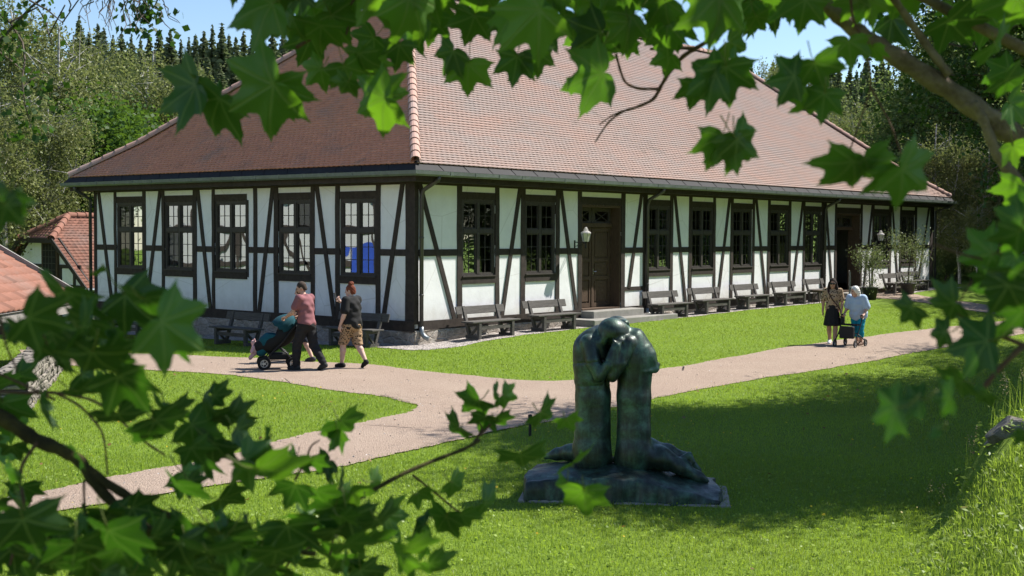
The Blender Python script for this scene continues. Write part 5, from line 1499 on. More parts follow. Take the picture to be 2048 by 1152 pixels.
mb = MB(); mb.box(-.13, .13, -.425, -.39, .74, .90); mb.build('pocket', simple('grey_brown_pocket', (.10, .08, .075, 1), .7), pr, bevel=.02)
S = SDF((-.3, -.3, -.3), (.3, .3, .3), .012)
S.ell((0, 0, 0), (.10, .07, .13), .03); S.ell((0, .02, .14), (.06, .055, .055), .03)
for q in (-1, 1): S.ell((q * .05, .0, .19), (.02, .015, .035), .02); S.cone((q * .08, .02, .05), (q * .12, .06, -.05), .03, None, .02); S.cone((q * .05, .03, -.1), (q * .06, .09, -.17), .035, None, .02)
o = link('plush_toy', S.mesh('plush_toy'), cloth('pale_pink_plush', (.55, .33, .33), .1, 20)); o.location = wp(pr, (.02, .46, .40)); o.rotation_euler = (0, 0, pr.rotation_euler.z)
tag(o, 'pale pink plush bundle hanging on the front of the teal pram', 'toy')
# ------------------------------------------------------------------ grass
def blades(name, P, H_, W_, mat, r_, lean=.5, tint=None, clump=1):
    n = len(P); a = r_.uniform(0, 2 * math.pi, n); b = r_.uniform(0, 2 * math.pi, n)
    ln = np.abs(r_.normal(0, lean, n)) * H_
    z = T(P[:, 0], P[:, 1])
    base = np.stack([P[:, 0], P[:, 1], z - .004], 1)
    side = np.stack([np.cos(a), np.sin(a), 0 * a], 1) * (W_ * .5)[:, None]
    dirn = np.stack([np.cos(b), np.sin(b), 0 * b], 1)
    mid = base + dirn * (ln * .35)[:, None] + np.array([0, 0, 1]) * (H_ * .6)[:, None]
    tip = base + dirn * ln[:, None] + np.array([0, 0, 1]) * np.maximum(H_ - ln * .35, H_ * .45)[:, None]
    V = np.stack([base - side, base + side, mid + side * .7, mid - side * .7, tip], 1).reshape(-1, 3)
    i = (np.arange(n) * 5)[:, None]
    t = np.clip(r_.normal(.5, .25, n), 0, 1) if tint is None else tint
    me = mesh_np(name, V, [i + np.array([[0, 1, 2, 3]]), i + np.array([[3, 2, 4]])]); attr(me, 'tint', np.repeat(t, 5))
    return tag(link(name, me, mat), kind='stuff')
def inview(x, y, m=.13):
    return np.abs(x) < y * (.394 + m) + .3
def onlawn(x, y):
    k = inview(x, y)
    xj, yj = x + gr.normal(0, .05, x.shape), y + gr.normal(0, .05, x.shape)
    for P in PATHPOLY: k &= ~inpoly(xj, yj, P)
    tx = (x - OX) * UX + (y - OY) * UY; ty = (x - OX) * WX + (y - OY) * WY
    k &= ~((tx > -.05) & (tx < LEN + .1) & (ty > -.05) & (ty < WID + .1))
    return k
gr = np.random.default_rng(21)
def scatter(y0, y1, dens):
    y1_, y0_ = y1, y0; A = (y1 - y0) * 2 * (y1 * .44 + .3); n = int(A * dens * 1.2)
    y = gr.uniform(y0, y1, n); x = gr.uniform(-1, 1, n) * (y1 * .53 + .3)
    k = onlawn(x, y); return np.stack([x[k], y[k]], 1)
def bankd(P): return (P[:, 0] - 3.07) * .888 - (P[:, 1] - 10.4) * .46
for y0, y1, dn, hh, ww in ((7.0, 12, 2600, .042, .0055), (12, 16, 1900, .042, .007), (16, 22, 1000, .040, .009), (22, 30, 600, .040, .011), (30, 46, 380, .038, .013)):
    P = scatter(y0, y1, dn); d = bankd(P)
    P = P[d < .15] if y1 <= 16 else P
    pt = np.clip(.5 - .35 * (gr.random(len(P)) < .06) + .30 * np.sin(P[:, 0] * 1.1 + 2 * np.sin(P[:, 1] * .5)) * np.sin(P[:, 1] * .9 + P[:, 0] * .3) + gr.normal(0, .2, len(P)), 0, 1)
    blades('grass', P, gr.uniform(.5, 1.35, len(P)) * hh, np.full(len(P), ww) * gr.uniform(.7, 1.3, len(P)), M['grass'], gr, .6, pt)
# longer grass on the bank
n = 150000; y = gr.uniform(5.5, 15.6, n); x = gr.uniform(0, 9.5, n); P = np.stack([x, y], 1); d = bankd(P)
P = P[(d > -.05) & inview(x, y, .26)]
for spx, spy, sY in ((2030, 868, 12.0), (2000, 888, 12.15), (2046, 900, 12.0), (1981, 905, 12.3), (1992, 940, 12.1), (1955, 972, 12.4)):
    c_ = at(spx, spy, sY); P = P[~((np.abs(P[:, 0] - c_[0]) < .2) & (P[:, 1] < c_[1] + .2) & (P[:, 1] > c_[1] - .75))]
d = bankd(P)
blades('bank_grass', P, gr.uniform(.4, 1.5, len(P)) * (.045 + .05 * sstep(d / 1.0)), gr.uniform(.004, .011, len(P)), M['bankgrass'], gr, .75)
# tufts of long stalks
def tuft(px, py, Y, n, h, spread, label, seeds=True):
    r_ = np.random.default_rng(int(px)); p = at(px, py, Y); z0 = float(T(p[0], p[1]))
    e = empty('grass_tuft', (p[0], p[1], z0 - .02), 0, label, 'grass tuft')
    mb = MB(); V, F = [], []
    tips = []
    for i in range(n):
        a = r_.uniform(0, 2 * math.pi); hh = h * r_.uniform(.5, 1.1); ln = hh * abs(r_.normal(.1, .38)); o = r_.normal(0, spread, 2)
        dx, dy = math.cos(a), math.sin(a); w_ = r_.uniform(.004, .008)
        b = len(V)
        for t in (0, .35, .7, 1):
            c = np.array([o[0] + dx * ln * t * t, o[1] + dy * ln * t * t, hh * (t - .25 * t * t * min(1, ln / hh))])
            s_ = np.array([-dy, dx, 0]) * w_ * (1 - t * .93) * .5
            V += [c - s_, c + s_]
        for k in range(3): F.append((b + 2 * k, b + 2 * k + 1, b + 2 * k + 3, b + 2 * k + 2))
        tips.append((V[-1] + V[-2]) / 2)
    me = mesh_np('blade', np.array(V), [np.array(F)]); attr(me, 'tint', np.repeat(np.clip(r_.normal(.6, .25, n), 0, 1), 8)); link('blade', me, M['bankgrass'], e)
    if seeds:
        P = np.concatenate([t + r_.normal(0, (.018, .018, .05), (22, 3)) for t in tips[:max(2, n // 12)]])
        foliage('seed_head', *leaf_cards(P, r_.normal(size=P.shape), .02, r_, .5), leafmat('dry_seed', (.34, .28, .16, 1), (.3, .25, .12, 1)), e)
tuft(2032, 845, 12.3, 60, .62, .10, 'tall grass tuft with seed heads behind the mossy bank stones')
tuft(1935, 955, 12.6, 14, .42, .06, 'thin grass stalks with pale seed heads left of the bank stones')
tuft(1893, 975, 12.4, 9, .40, .03, 'few wispy seed stalks at the foot of the bank')
tuft(1825, 1075, 11.2, 16, .36, .08, 'leaning long blades above a mossy brown clump at the bank edge', False)
# bank stones
def rock(px, py, Y, s, label, seed):
    r_ = np.random.default_rng(seed); p = at(px, py, Y)
    bm = bmesh.new(); bmesh.ops.create_icosphere(bm, subdivisions=4, radius=1)
    K = r_.normal(size=(14, 3)); K /= np.linalg.norm(K, axis=1, keepdims=True); cut_ = r_.uniform(.55, .9, 14)
    for v in bm.verts:
        c = np.array(v.co)
        for k, q in zip(K, cut_):
            t = c @ k
            if t > q: c = c - k * (t - q) * .9
        c *= 1 + .03 * math.sin(c[0] * 9 + seed) * math.sin(c[2] * 11 + c[1] * 7)
        v.co = Vector(c * np.array(s))
    me = bpy.data.meshes.new('stone'); bm.to_mesh(me); bm.free()
    o = link('stone', me, M['rock']); o.location = tuple(p); o.rotation_euler = (0, r_.uniform(-.2, .2), r_.uniform(-.5, .5))
    tag(o, label, 'stone', 'stones in the grassy bank')
m = NM('mossy_rock'); v = m.coord('Object'); n1 = m.noise(v, 7, 6, .7); n2 = m.noise(v, 2.5, 4)
c = m.ramp(n1, [(.3, (.05, .045, .04, 1)), (.55, (.17, .155, .14, 1)), (.75, (.36, .34, .31, 1))])
ge = m.n('NewGeometry'); sp = m.n('SeparateXYZ'); m.l(ge.outputs['Normal'], sp.inputs[0])
c = m.mix(m.ramp(m.math('ADD', m.math('MULTIPLY', sp.outputs[2], .35), n2), [(.78, (0, 0, 0)), (.9, (.8, .8, .8))]), c, (.15, .14, .02, 1))
m.pbr(c, .95, m.bump(n1, 1, .03), 0, .2); M['rock'] = m.m
rock(2030, 868, 12.0, (.30, .26, .17), 'largest dark stone with mossy top at the crest of the bank', 1)
rock(2000, 888, 12.15, (.16, .18, .06), 'flat grey stone just under the largest dark bank stone', 2)
rock(2046, 900, 12.0, (.22, .22, .09), 'grey flat stone touching the right picture border in the bank', 3)
rock(1981, 905, 12.3, (.09, .14, .09), 'small dark stone half sunk in bank grass', 4)
rock(1992, 940, 12.1, (.15, .15, .11), 'pale grey lichen stone lowest in the bank', 5)
rock(1955, 972, 12.4, (.08, .1, .07), 'small brown stone at the very foot of the bank', 6)
# broad weeds on the bank
P = []
r_ = np.random.default_rng(31); Q = np.stack([gr.uniform(2.2, 6, 420), gr.uniform(7, 13.4, 420)], 1); d = bankd(Q); Q = Q[(d > .15) & inview(Q[:, 0], Q[:, 1])]
C = np.concatenate([np.stack([q_[0] + r_.normal(0, .06, 5), q_[1] + r_.normal(0, .06, 5), T(q_[0], q_[1]) + r_.uniform(.05, .16, 5)], 1) for q_ in Q])
Vv, Ff, Tt = leaf_cards(C, r_.normal(0, .5, C.shape) + np.array([0, 0, 1]), .062, r_, .42, (.5, .25))
tag(foliage('weeds', Vv, Ff, Tt, M['bankgrass'], None), kind='stuff')
# clover leaves and tiny yellow flowers in the lawn
Q = scatter(9, 15, 60); C = np.stack([Q[:, 0], Q[:, 1], T(Q[:, 0], Q[:, 1]) + .035], 1)
tag(foliage('clover', *leaf_cards(C, r_.normal(0, .4, C.shape) + np.array([0, 0, 1]), .035, r_, .8, (.7, .2)), M['grass'], None), kind='stuff')
Q = scatter(11, 24, .9); C = np.stack([Q[:, 0], Q[:, 1], T(Q[:, 0], Q[:, 1]) + .06], 1)
tag(foliage('yellow_flowers', *leaf_cards(C, r_.normal(0, .4, C.shape) + np.array([0, -.4, 1]), .032, r_, .9), leafmat('yellow_petal', (.75, .55, .02, 1), (.6, .4, .01, 1)), None), kind='stuff')

# loose stones on the path and a few fallen leaves
r_ = np.random.default_rng(61); L_ = []
for (a_, b_), n in zip(((A_up, A_lo), (B_l, B_r)), (700, 400)):
    i_ = r_.integers(0, len(a_), n); t = np.clip(r_.beta(.6, .6, n), 0, 1)[:, None]; L_.append(a_[i_] * (1 - t) + b_[i_ % len(b_)] * t + r_.normal(0, .06, (n, 2)))
L_ = np.concatenate(L_); C = np.stack([L_[:, 0], L_[:, 1], T(L_[:, 0], L_[:, 1]) + .022], 1)
tag(foliage('loose_stones', *leaf_cards(C, r_.normal(0, .35, C.shape) + np.array([0, 0, 1]), .026, r_, .9), M['greygravel'], None), kind='stuff')
Q = scatter(10, 26, .5); C = np.stack([Q[:, 0], Q[:, 1], T(Q[:, 0], Q[:, 1]) + .04], 1)
tag(foliage('fallen_leaves', *leaf_cards(C, r_.normal(0, .4, C.shape) + np.array([0, 0, 1]), .07, r_, .8), leafmat('dry_leaf', (.20, .12, .04, 1), (.2, .12, .03, 1)), None), kind='stuff')

# ------------------------------------------------------------------ trees
def make_spruce(seed, h, R_):
    r_ = np.random.default_rng(seed); e = empty('spruce_tree')
    mb = MB(); mb.tube([(0, 0, -1), (0, 0, h * .5), (0, 0, h * .98)], [.02 * h * .5, .012 * h * .5, .01], 6); mb.build('trunk', M['bark'], e)
    P0, N, S_ = [], [], []
    V, F, Tn = [], [], []
    z = h * .06
    while z < h:
        zc = z; dz_ = .020 * h + .04; t = z / h; L0 = R_ * (1 - t) ** .95 * r_.uniform(.8, 1.15) + .06; n = int(8 + 4 * (1 - t)); ph = r_.uniform(0, 6.28)
        for k in range(n):
            z = zc + r_.uniform(-.5, .5) * dz_; a = ph + 2 * math.pi * k / n + r_.normal(0, .25); L_ = L0 * r_.uniform(.65, 1.15); dr = r_.uniform(.3, .65) * (1.05 - t) - .25 * t
            d = np.array([math.cos(a), math.sin(a), 0]); sd = np.array([-d[1], d[0], 0]); m_ = max(2, int(L_ / .42)); tn = np.clip(r_.normal(.45, .22), 0, 1)
            for j in range(m_):
                f0 = j / m_; c = d * L_ * (f0 + .5 / m_) + np.array([0, 0, z - L_ * dr * (f0 ** .8) + .10 * L_ * f0 ** 3]); l_ = L_ / m_ * 1.3
                wd = (.20 + .22 * (1 - f0)) * min(1, L_ * .8 + .2); tl = r_.normal(0, .35)
                up = np.array([0, 0, 1]) * math.sin(tl) + sd * math.cos(tl)
                b = len(V); dd = d * l_ * .5 + np.array([0, 0, -.12 * l_])
                V += [c - dd - up * wd * .5, c - dd * .1 + up * wd * -.9, c + dd * 1.2, c - dd * .1 + up * wd * .9]
                F.append((b, b + 1, b + 2, b + 3)); Tn += [tn] * 4
                b = len(V); q_ = sd * r_.normal(0, .12)
                V += [c - dd, c + dd, c + dd * .7 + np.array([0, 0, -wd * 1.3]) + q_, c - dd * .7 + np.array([0, 0, -wd * 1.5]) - q_]
                F.append((b, b + 1, b + 2, b + 3)); Tn += [max(0, tn - .12)] * 4
        z = zc + dz_ * .8
    me = mesh_np('crown', np.array(V), [np.array(F)]); attr(me, 'tint', Tn); link('crown', me, M['spruce'], e)
    return e
def limbs(r_, h, n, spread, z0, z1, up=.8, rt=.03):
    """trunk and limbs; returns mesh builder and points along the limbs"""
    mb = MB(); x = np.cumsum(r_.normal(0, .018 * h, 7)); y = np.cumsum(r_.normal(0, .018 * h, 7)); x -= x[0]; y -= y[0]
    zs = np.linspace(-.6, h * .93, 7); tr_ = [(x[i], y[i], zs[i]) for i in range(7)]
    mb.tube(tr_, [rt * h * .42 * (1 - i / 7.3) + .01 for i in range(7)], 8); pts = []
    for k in range(n):
        t = r_.uniform(z0, z1); i = t * 6; i0 = int(min(i, 5)); f = i - i0; p = np.array(tr_[i0]) * (1 - f) + np.array(tr_[i0 + 1]) * f
        a = r_.uniform(0, 6.283); L_ = spread * (1.15 - .55 * (t - z0) / (z1 - z0)) * r_.uniform(.6, 1.15); u_ = up * r_.uniform(.5, 1.3)
        m1 = p + np.array([math.cos(a) * L_ * .45, math.sin(a) * L_ * .45, L_ * .5 * u_]); e_ = p + np.array([math.cos(a) * L_, math.sin(a) * L_, L_ * .78 * u_])
        mb.tube([p, m1, e_], [rt * h * .12, rt * h * .07, .012], 5)
        pts += [(m1, .6), (e_, 1.), ((m1 + e_) / 2, .8)]
        for q_ in range(3):
            b = m1 + (e_ - m1) * r_.uniform(0, .8); c = b + r_.normal(0, L_ * .28, 3) + np.array([0, 0, L_ * .08]); mb.tube([b, c], [rt * h * .05, .008], 4); pts.append((c, .9))
    pts.append((np.array(tr_[-1]), .6)); pts.append((np.array(tr_[-2]), .6))
    return mb, pts
def make_birch(seed, h, spread, leaf, per, weep, mat='birchleaf', name='birch_tree'):
    r_ = np.random.default_rng(seed); e = empty(name)
    mb, pts = limbs(r_, h, int(20 + h), spread, .22, .95, 1.0, .028); mb.build('trunk', M['birchbark'], e)
    C = []
    for p, w_ in pts:
        for s in range(5):
            o = p + r_.normal(0, .35, 3) * np.array([1, 1, .6]); L_ = weep * r_.uniform(.4, 1.2); k = int(per * r_.uniform(.6, 1.3)); t = r_.uniform(0, 1, k)
            dr = r_.normal(0, .35, 2)
            C.append(np.stack([o[0] + dr[0] * t + r_.normal(0, .10, k), o[1] + dr[1] * t + r_.normal(0, .10, k), o[2] - L_ * t + .15 * r_.normal(size=k)], 1))
    C = np.concatenate(C); foliage('crown', *leaf_cards(C, r_.normal(size=C.shape), leaf, r_, .7), M[mat], e); return e
def make_broad(seed, h, spread, leaf, per, mat, name, sig=.5, nl=26, z0=.25, barkm='bark'):
    r_ = np.random.default_rng(seed); e = empty(name)
    mb, pts = limbs(r_, h, nl, spread, z0, .97, .7, .035); mb.build('trunk', M[barkm], e)
    C = []
    for p, w_ in pts:
        k = int(per * r_.uniform(.5, 1.4)); C.append(p + r_.normal(0, sig, (k, 3)) * np.array([1, 1, .7]))
    C = np.concatenate(C); foliage('crown', *leaf_cards(C, r_.normal(0, .7, C.shape) + np.array([0, 0, .8]), leaf, r_, .75), M[mat], e); return e

USED = set()
def place(proto, px, top, Y, label, group, cat, basex=None, hscale=None, gz=None):
    """stand a tree so that its top reaches picture height TOP at distance Y"""
    o = proto if proto.name not in USED else copy_tree(proto)
    USED.add(proto.name); USED.add(o.name)
    p = at(px, top, Y); z = float(T(p[0], p[1])); h0 = proto['h']
    s = (p[2] - z) / h0
    o.location = (p[0], p[1], z); o.rotation_euler = (0, 0, random.uniform(0, 6.28)); o.scale = (s * random.uniform(.92, 1.08) * (random.uniform(1.1, 1.4) if cat == 'spruce' else 1),) * 2 + (s,)
    tag(o, label, cat, group); return o
SPR = []
for i, (h, R_) in enumerate(((16, 3.1), (18, 3.3), (15, 3.2), (17, 2.8))):
    e = make_spruce(100 + i, h, R_); e['h'] = float(h); SPR.append(e)
BIR = []
for i, (h, s) in enumerate(((14, 3.0), (13, 2.6), (15, 3.2))):
    e = make_birch(200 + i, h, s, .15, 17, 1.9); e['h'] = float(h); BIR.append(e)
BRO = []
for i, (h, s) in enumerate(((7, 2.6), (9, 3.2))):
    e = make_broad(300 + i, h, s, .17, 95, 'broadleaf', 'deciduous_tree', .55); e['h'] = float(h); BRO.append(e)
ORD = ['first', 'second', 'third', 'fourth', 'fifth', 'sixth', 'seventh', 'eighth', 'ninth', 'tenth', 'eleventh', 'twelfth', 'thirteenth', 'fourteenth', 'fifteenth', 'sixteenth', 'seventeenth', 'eighteenth', 'nineteenth', 'twentieth',
       'twenty-first', 'twenty-second', 'twenty-third', 'twenty-fourth', 'twenty-fifth', 'twenty-sixth']
# skyline spruces left of the roof
sky_s = [(158, 34, 150), (178, 62, 142), (196, 45, 128), (208, 55, 140), (226, 72, 160), (243, 63, 165), (262, 72, 158), (281, 75, 170), (298, 70, 150), (318, 58, 150), (340, 58, 146), (362, 78, 150), (378, 76, 160), (391, 66, 155), (408, 60, 148), (425, 49, 140), (444, 48, 138), (458, 66, 150), (472, 72, 132), (487, 62, 140), (505, 64, 145), (520, 62, 138), (545, 60, 140), (566, 62, 146), (588, 55, 150), (612, 58, 142)]
for i, (px, top, Y) in enumerate(sky_s):
    place(SPR[i % 4], px, top, Y, f'{ORD[i]} dark spruce from the left along the skyline left of the tiled roof', 'spruces on the wooded hill', 'spruce')
for i, (px, top, Y) in enumerate([(1645, 108, 170), (1664, 107, 165), (1678, 125, 150), (1700, 130, 160), (1730, 125, 140), (1765, 112, 150)]):
    place(SPR[(i + 1) % 4], px, top, Y, f'{ORD[i]} dark spruce from the left in the skyline row right of the roof', 'spruces on the wooded hill', 'spruce')
# lower spruces in front of the skyline row
low_s = [(150, 120, 105), (172, 150, 95), (190, 118, 100), (205, 168, 88), (228, 130, 104), (247, 150, 98), (266, 165, 108), (395, 110, 112), (418, 118, 104), (440, 125, 108), (468, 105, 112), (495, 120, 104), (515, 112, 110), (218, 200, 82), (240, 215, 84)]
for i, (px, top, Y) in enumerate(sorted(low_s)):
    place(SPR[(i * 3 + 1) % 4], px, top, Y, f'{ORD[i]} spruce from the left in the darker lower stand beneath the skyline', 'spruces below the skyline', 'spruce')
# birches
bl = [(12, -20, 62), (48, 18, 66), (88, 12, 60), (122, 30, 68), (150, 95, 64), (20, 130, 50), (75, 180, 52), (300, 95, 76), (325, 70, 80), (345, 108, 84), (378, 140, 78), (112, 230, 54), (282, 150, 86), (410, 150, 90)]
for i, (px, top, Y) in enumerate(sorted(bl)):
    place(BIR[i % 3], px, top, Y, f'{ORD[i]} pale weeping birch from the left on the slope behind the hall', 'birches behind the hall', 'birch')
br = [(1528, 118, 100), (1560, 100, 104), (1592, 112, 100), (1630, 170, 96), (1668, 190, 90), (1700, 205, 84), (1735, 200, 86), (1768, 250, 80), (1805, 270, 78), (1690, 300, 76), (1840, 300, 76), (1620, 200, 88)]
for i, (px, top, Y) in enumerate(sorted(br)):
    place(BIR[(i + 1) % 3], px, top, Y, f'{ORD[i]} pale birch from the left behind the right end of the roof', 'birches right of the hall', 'birch')
for i, (px, top, Y, lab) in enumerate([(188, 232, 58, 'round bright green maple tree between birches and the roof edge'), (150, 300, 60, 'dense green bush left of the bright green round tree'), (260, 250, 64, 'low green bush tree behind the left roof slope'),
                                     (60, 330, 56, 'grey green bush behind the outbuilding roof'), (118, 350, 58, 'small green bush peeking above the outbuilding ridge'), (228, 290, 60, 'green shrub just above the left roof edge')]):
    place(BRO[i % 2], px, top, Y, lab, 'leafy trees behind the hall', 'tree')
# trees close right of the hall's far end
rt = [(1878, 190, 78), (1910, 100, 76), (1945, 60, 78), (1985, -20, 74), (2035, -60, 72), (1868, 330, 74), (1915, 300, 72), (1965, 260, 71), (2025, 200, 70), (1890, 440, 70), (1945, 420, 69), (2010, 400, 68), (2050, 380, 67)]
DRK = []
for i, (h, s) in enumerate(((10, 3.2), (8, 2.8))):
    e = make_broad(400 + i, h, s, .11, 220, 'alderfar', 'alder_tree', .6, 30, .1); e['h'] = float(h); DRK.append(e)
for i, (px, top, Y) in enumerate(sorted(rt)):
    place(DRK[i % 2], px, top, Y, f'{ORD[i]} shaded dark green tree from the left beyond the right end of the hall', 'dark trees at the right end', 'tree')
# the wood that fills the hillside behind
def forest():
    r_ = np.random.default_rng(77); src = [(c.data) for e in SPR[:2] + BIR[:1] for c in children(e) if c.name.startswith('crown')]
    V, F, Tn, MI, off = [], [], [], [], 0
    for si, (me, h0, n) in enumerate(zip(src, (16, 18, 14), (90, 90, 60))):
        nv = len(me.vertices); co_ = np.zeros(nv * 3, np.float32); me.vertices.foreach_get('co', co_); co_ = co_.reshape(-1, 3)
        fi = np.zeros(len(me.loops), np.int32); me.loops.foreach_get('vertex_index', fi); fi = fi.reshape(-1, 4)
        ti = np.zeros(nv, np.float32); me.attributes['tint'].data.foreach_get('value', ti)
        if si == 2: keep = r_.random(len(fi)) < .5; fi = fi[keep]
        for k in range(n):
            Y = r_.uniform(105, 185) if si < 2 else r_.uniform(88, 130); side = r_.random()
            px = r_.uniform(-60, 660) if side < .62 else r_.uniform(1470, 2120); x = (px - 1024) / FPX * Y; z = float(T(x, Y))
            s = r_.uniform(.62, .86) * (1.0 if si < 2 else .75); a = r_.uniform(0, 6.28); c, s_ = math.cos(a) * s, math.sin(a) * s
            W = np.stack([co_[:, 0] * c - co_[:, 1] * s_ + x, co_[:, 0] * s_ + co_[:, 1] * c + Y, co_[:, 2] * s + z], 1)
            V.append(W); F.append(fi + off); Tn.append(ti); MI.append(np.full(len(fi), 0 if si < 2 else 1, np.int32)); off += nv
    me = mesh_np('forest', np.concatenate(V), [np.concatenate(F)]); attr(me, 'tint', np.concatenate(Tn))
    o = link('forest', me, [M['spruce'], M['birchleaf']]); me.polygons.foreach_set('material_index', np.concatenate(MI)); tag(o, kind='stuff')
forest()

# tall trees right of the frame: their crowns shade the lawn, their outer boughs reach into view
def big_tree(x, y, h, spread, label, seed, per=260, leaf=.115, nl=34, z0=.35, sig=.55, boughs=False):
    e = make_broad(seed, h, spread, leaf, per, 'darkleaf', 'tall_alder_tree', sig, nl, z0)
    if boughs:      # long side limbs that end in drooping leafy sprays
        r_ = np.random.default_rng(5); L0 = np.array([x, y, float(T(x, y))]); mb = MB(); C = []
        for pts in ([(2150, -60), (2000, 20), (1900, 30), (1840, 20), (1795, 45)], [(2150, -20), (2000, 70), (1930, 95), (1870, 80), (1815, 110)], [(2150, 60), (2030, 130), (1960, 150), (1900, 150), (1860, 170)],
                    [(2150, 150), (2040, 200), (1980, 230), (1930, 240)], [(2150, 260), (2050, 300), (2000, 330), (1965, 350)], [(2150, 320), (2060, 380), (2030, 430)], [(2000, 20), (1960, 60), (1930, 130), (1925, 190)]):
            W = [at(px, py, 19 + .3 * i) - L0 for i, (px, py) in enumerate(pts)]; mb.tube([np.array([-.3, 0, 7.5])] + W if pts[0][0] > 2100 else W, [.05] + [.022 - .004 * i for i in range(len(W))] if pts[0][0] > 2100 else [.014 - .002 * i for i in range(len(W))], 5)
            for a, b in zip(W, W[1:]):
                for t in np.linspace(0, 1, 6):
                    k = r_.integers(10, 26); o = a + (b - a) * t + r_.normal(0, .1, 3); d_ = np.abs(r_.normal(0, .28, (k, 1)))
                    C.append(o + r_.normal(0, .10, (k, 3)) + np.array([0, 0, -1]) * d_)
        C = np.concatenate(C); mb.build('bough', M['bark'], e); foliage('bough_foliage', *leaf_cards(C, r_.normal(0, 1, C.shape), .072, r_, .8), M['darkleaf'], e)
    e.location = (x, y, float(T(x, y))); tag(e, label, 'tree', 'tall trees shading the lawn'); return e
big_tree(15.2, 24.4, 12.5, 4.3, 'tall dark leaved tree just outside the right border below the path bend', 51, 300, .11, 44, .22)
big_tree(11.6, 20.0, 12, 4.0, 'tall tree whose dark boughs hang into the sky at the upper right', 52, boughs=True)
big_tree(9.6, 17.5, 11, 2.5, 'tree outside the right border that shades the bronze sculpture', 53, 260, .11, 34, .5)
big_tree(9.9, 20.1, 12, 2.5, 'slender tree outside the right border between the two tallest shade trees', 55, 260, .11, 34, .45)
big_tree(19.6, 29.9, 13, 4.2, 'tall tree farther back outside the right border beyond the path', 54)

# the wood on the right, seen only in the hall's windows
for i, (x, y) in enumerate(((27, 40), (31, 47), (29, 54), (34, 60), (33, 39), (38, 52), (30, 66), (40, 66), (37, 44), (44, 58), (27, 33), (24, 44), (25, 50), (30, 43), (35, 49), (26, 60), (33, 54))):
    o = copy_tree(DRK[i % 2])
    o.location = (x, y, float(T(x, y))); o.scale = (1.4, 1.4, 1.3); o.rotation_euler = (0, 0, i * 1.3)
    tag(o, f'{ORD[i]} leafy tree of the wood that the sunny windows mirror', 'tree', 'trees mirrored in the windows')

for i, (px, top, Y) in enumerate([(1845, 330, 66), (1862, 225, 64), (1925, 290, 63), (1960, 400, 60), (1990, 250, 62), (2030, 330, 60)]):
    place(BIR[i % 3], px, top, Y, f'{ORD[i]} pale birch from the left before the dark trees at the right border', 'birches at the right border', 'birch')
o = copy_tree(DRK[0]); o.location = (-27.5, 43.5, float(T(-27.5, 43.5))); o.scale = (1.1, 1.1, 1.2); tag(o, 'dark tree mirrored in the leftmost window, beside the neighbour house', 'tree')

# hanging birch twigs at the upper left, close to the camera
def near_birch():
    r_ = np.random.default_rng(91); Y = 7.5
    e = empty('near_birch_tree', (-4.6, 7.2, float(T(-4.6, 7.2))), 0, 'birch at the left border with thin bare twigs and small leaves hanging into the sky', 'birch')
    L0 = np.array(e.location)
    mb = MB(); mb.tube([(0, 0, -.3), (.05, 0, 2.5), (-.1, .1, 6.5)], [.16, .12, .05], 8); mb.build('trunk', M['birchbark'], e)
    tw = MB(); C = []
    def br(pts, r0, r1, Y_=Y):
        W = [at(px, py, Y_ + .1 * math.sin(i)) - L0 for i, (px, py) in enumerate(pts)]; n = len(W)
        tw.tube(W, [r0 + (r1 - r0) * i / (n - 1) for i in range(n)], 5); return W
    tw.tube([(-.08, .08, 5.5), tuple(at(-120, -120, Y) - L0), tuple(at(-10, -40, Y) - L0)], [.04, .03, .02], 6)
    br([(-40, 120), (20, 60), (62, 14), (120, -30)], .011, .006); br([(58, 0), (95, 20), (125, 45), (160, -5)], .006, .004)
    br([(0, 30), (20, 45), (45, 85), (50, 120), (44, 160), (50, 210), (60, 245)], .008, .003); br([(20, 45), (75, 14), (92, 45), (98, 70), (130, 10)], .006, .004)
    br([(-20, 90), (20, 120), (45, 140), (70, 155), (48, 172), (0, 175)], .006, .003); br([(98, 70), (104, 88), (95, 96)], .004, .002)
    br([(130, -20), (142, 10), (138, 22), (144, 18)], .005, .003)
    for k in range(34):
        x0 = r_.uniform(175, 330); y0 = r_.uniform(-40, 10); pts = [(x0, y0)]
        for j in range(r_.integers(3, 6)): pts.append((pts[-1][0] + r_.normal(0, 9), pts[-1][1] + r_.uniform(6, 22)))
        br(pts, .0035, .0016, Y + r_.uniform(-.6, .6))
        if x0 > 255 and r_.random() < .55: C.append(at(*pts[-1], Y) - L0 + r_.normal(0, .05, (7, 3)))
    br([(290, 20), (318, 30), (330, 48), (345, 62)], .004, .002)
    for px, py, n, s in ((5, 30, 40, .12), (8, 70, 30, .1), (28, 85, 14, .07), (68, 182, 26, .06), (78, 172, 12, .04), (52, 235, 20, .05), (70, 258, 12, .04), (80, 268, 8, .03), (25, 272, 12, .05), (35, 105, 12, .05), (272, 5, 22, .06), (285, 22, 20, .05), (305, 25, 22, .05), (282, 40, 10, .035), (300, 10, 16, .05), (20, 8, 40, .12)):
        C.append(at(px, py, Y) - L0 + r_.normal(0, s, (n, 3)))
    tw.build('twig', M['bark'], e); C = np.concatenate(C)
    foliage('foliage', *leaf_cards(C, r_.normal(0, 1, C.shape), .05, r_, .8), M['darkleaf'], e)
near_birch()

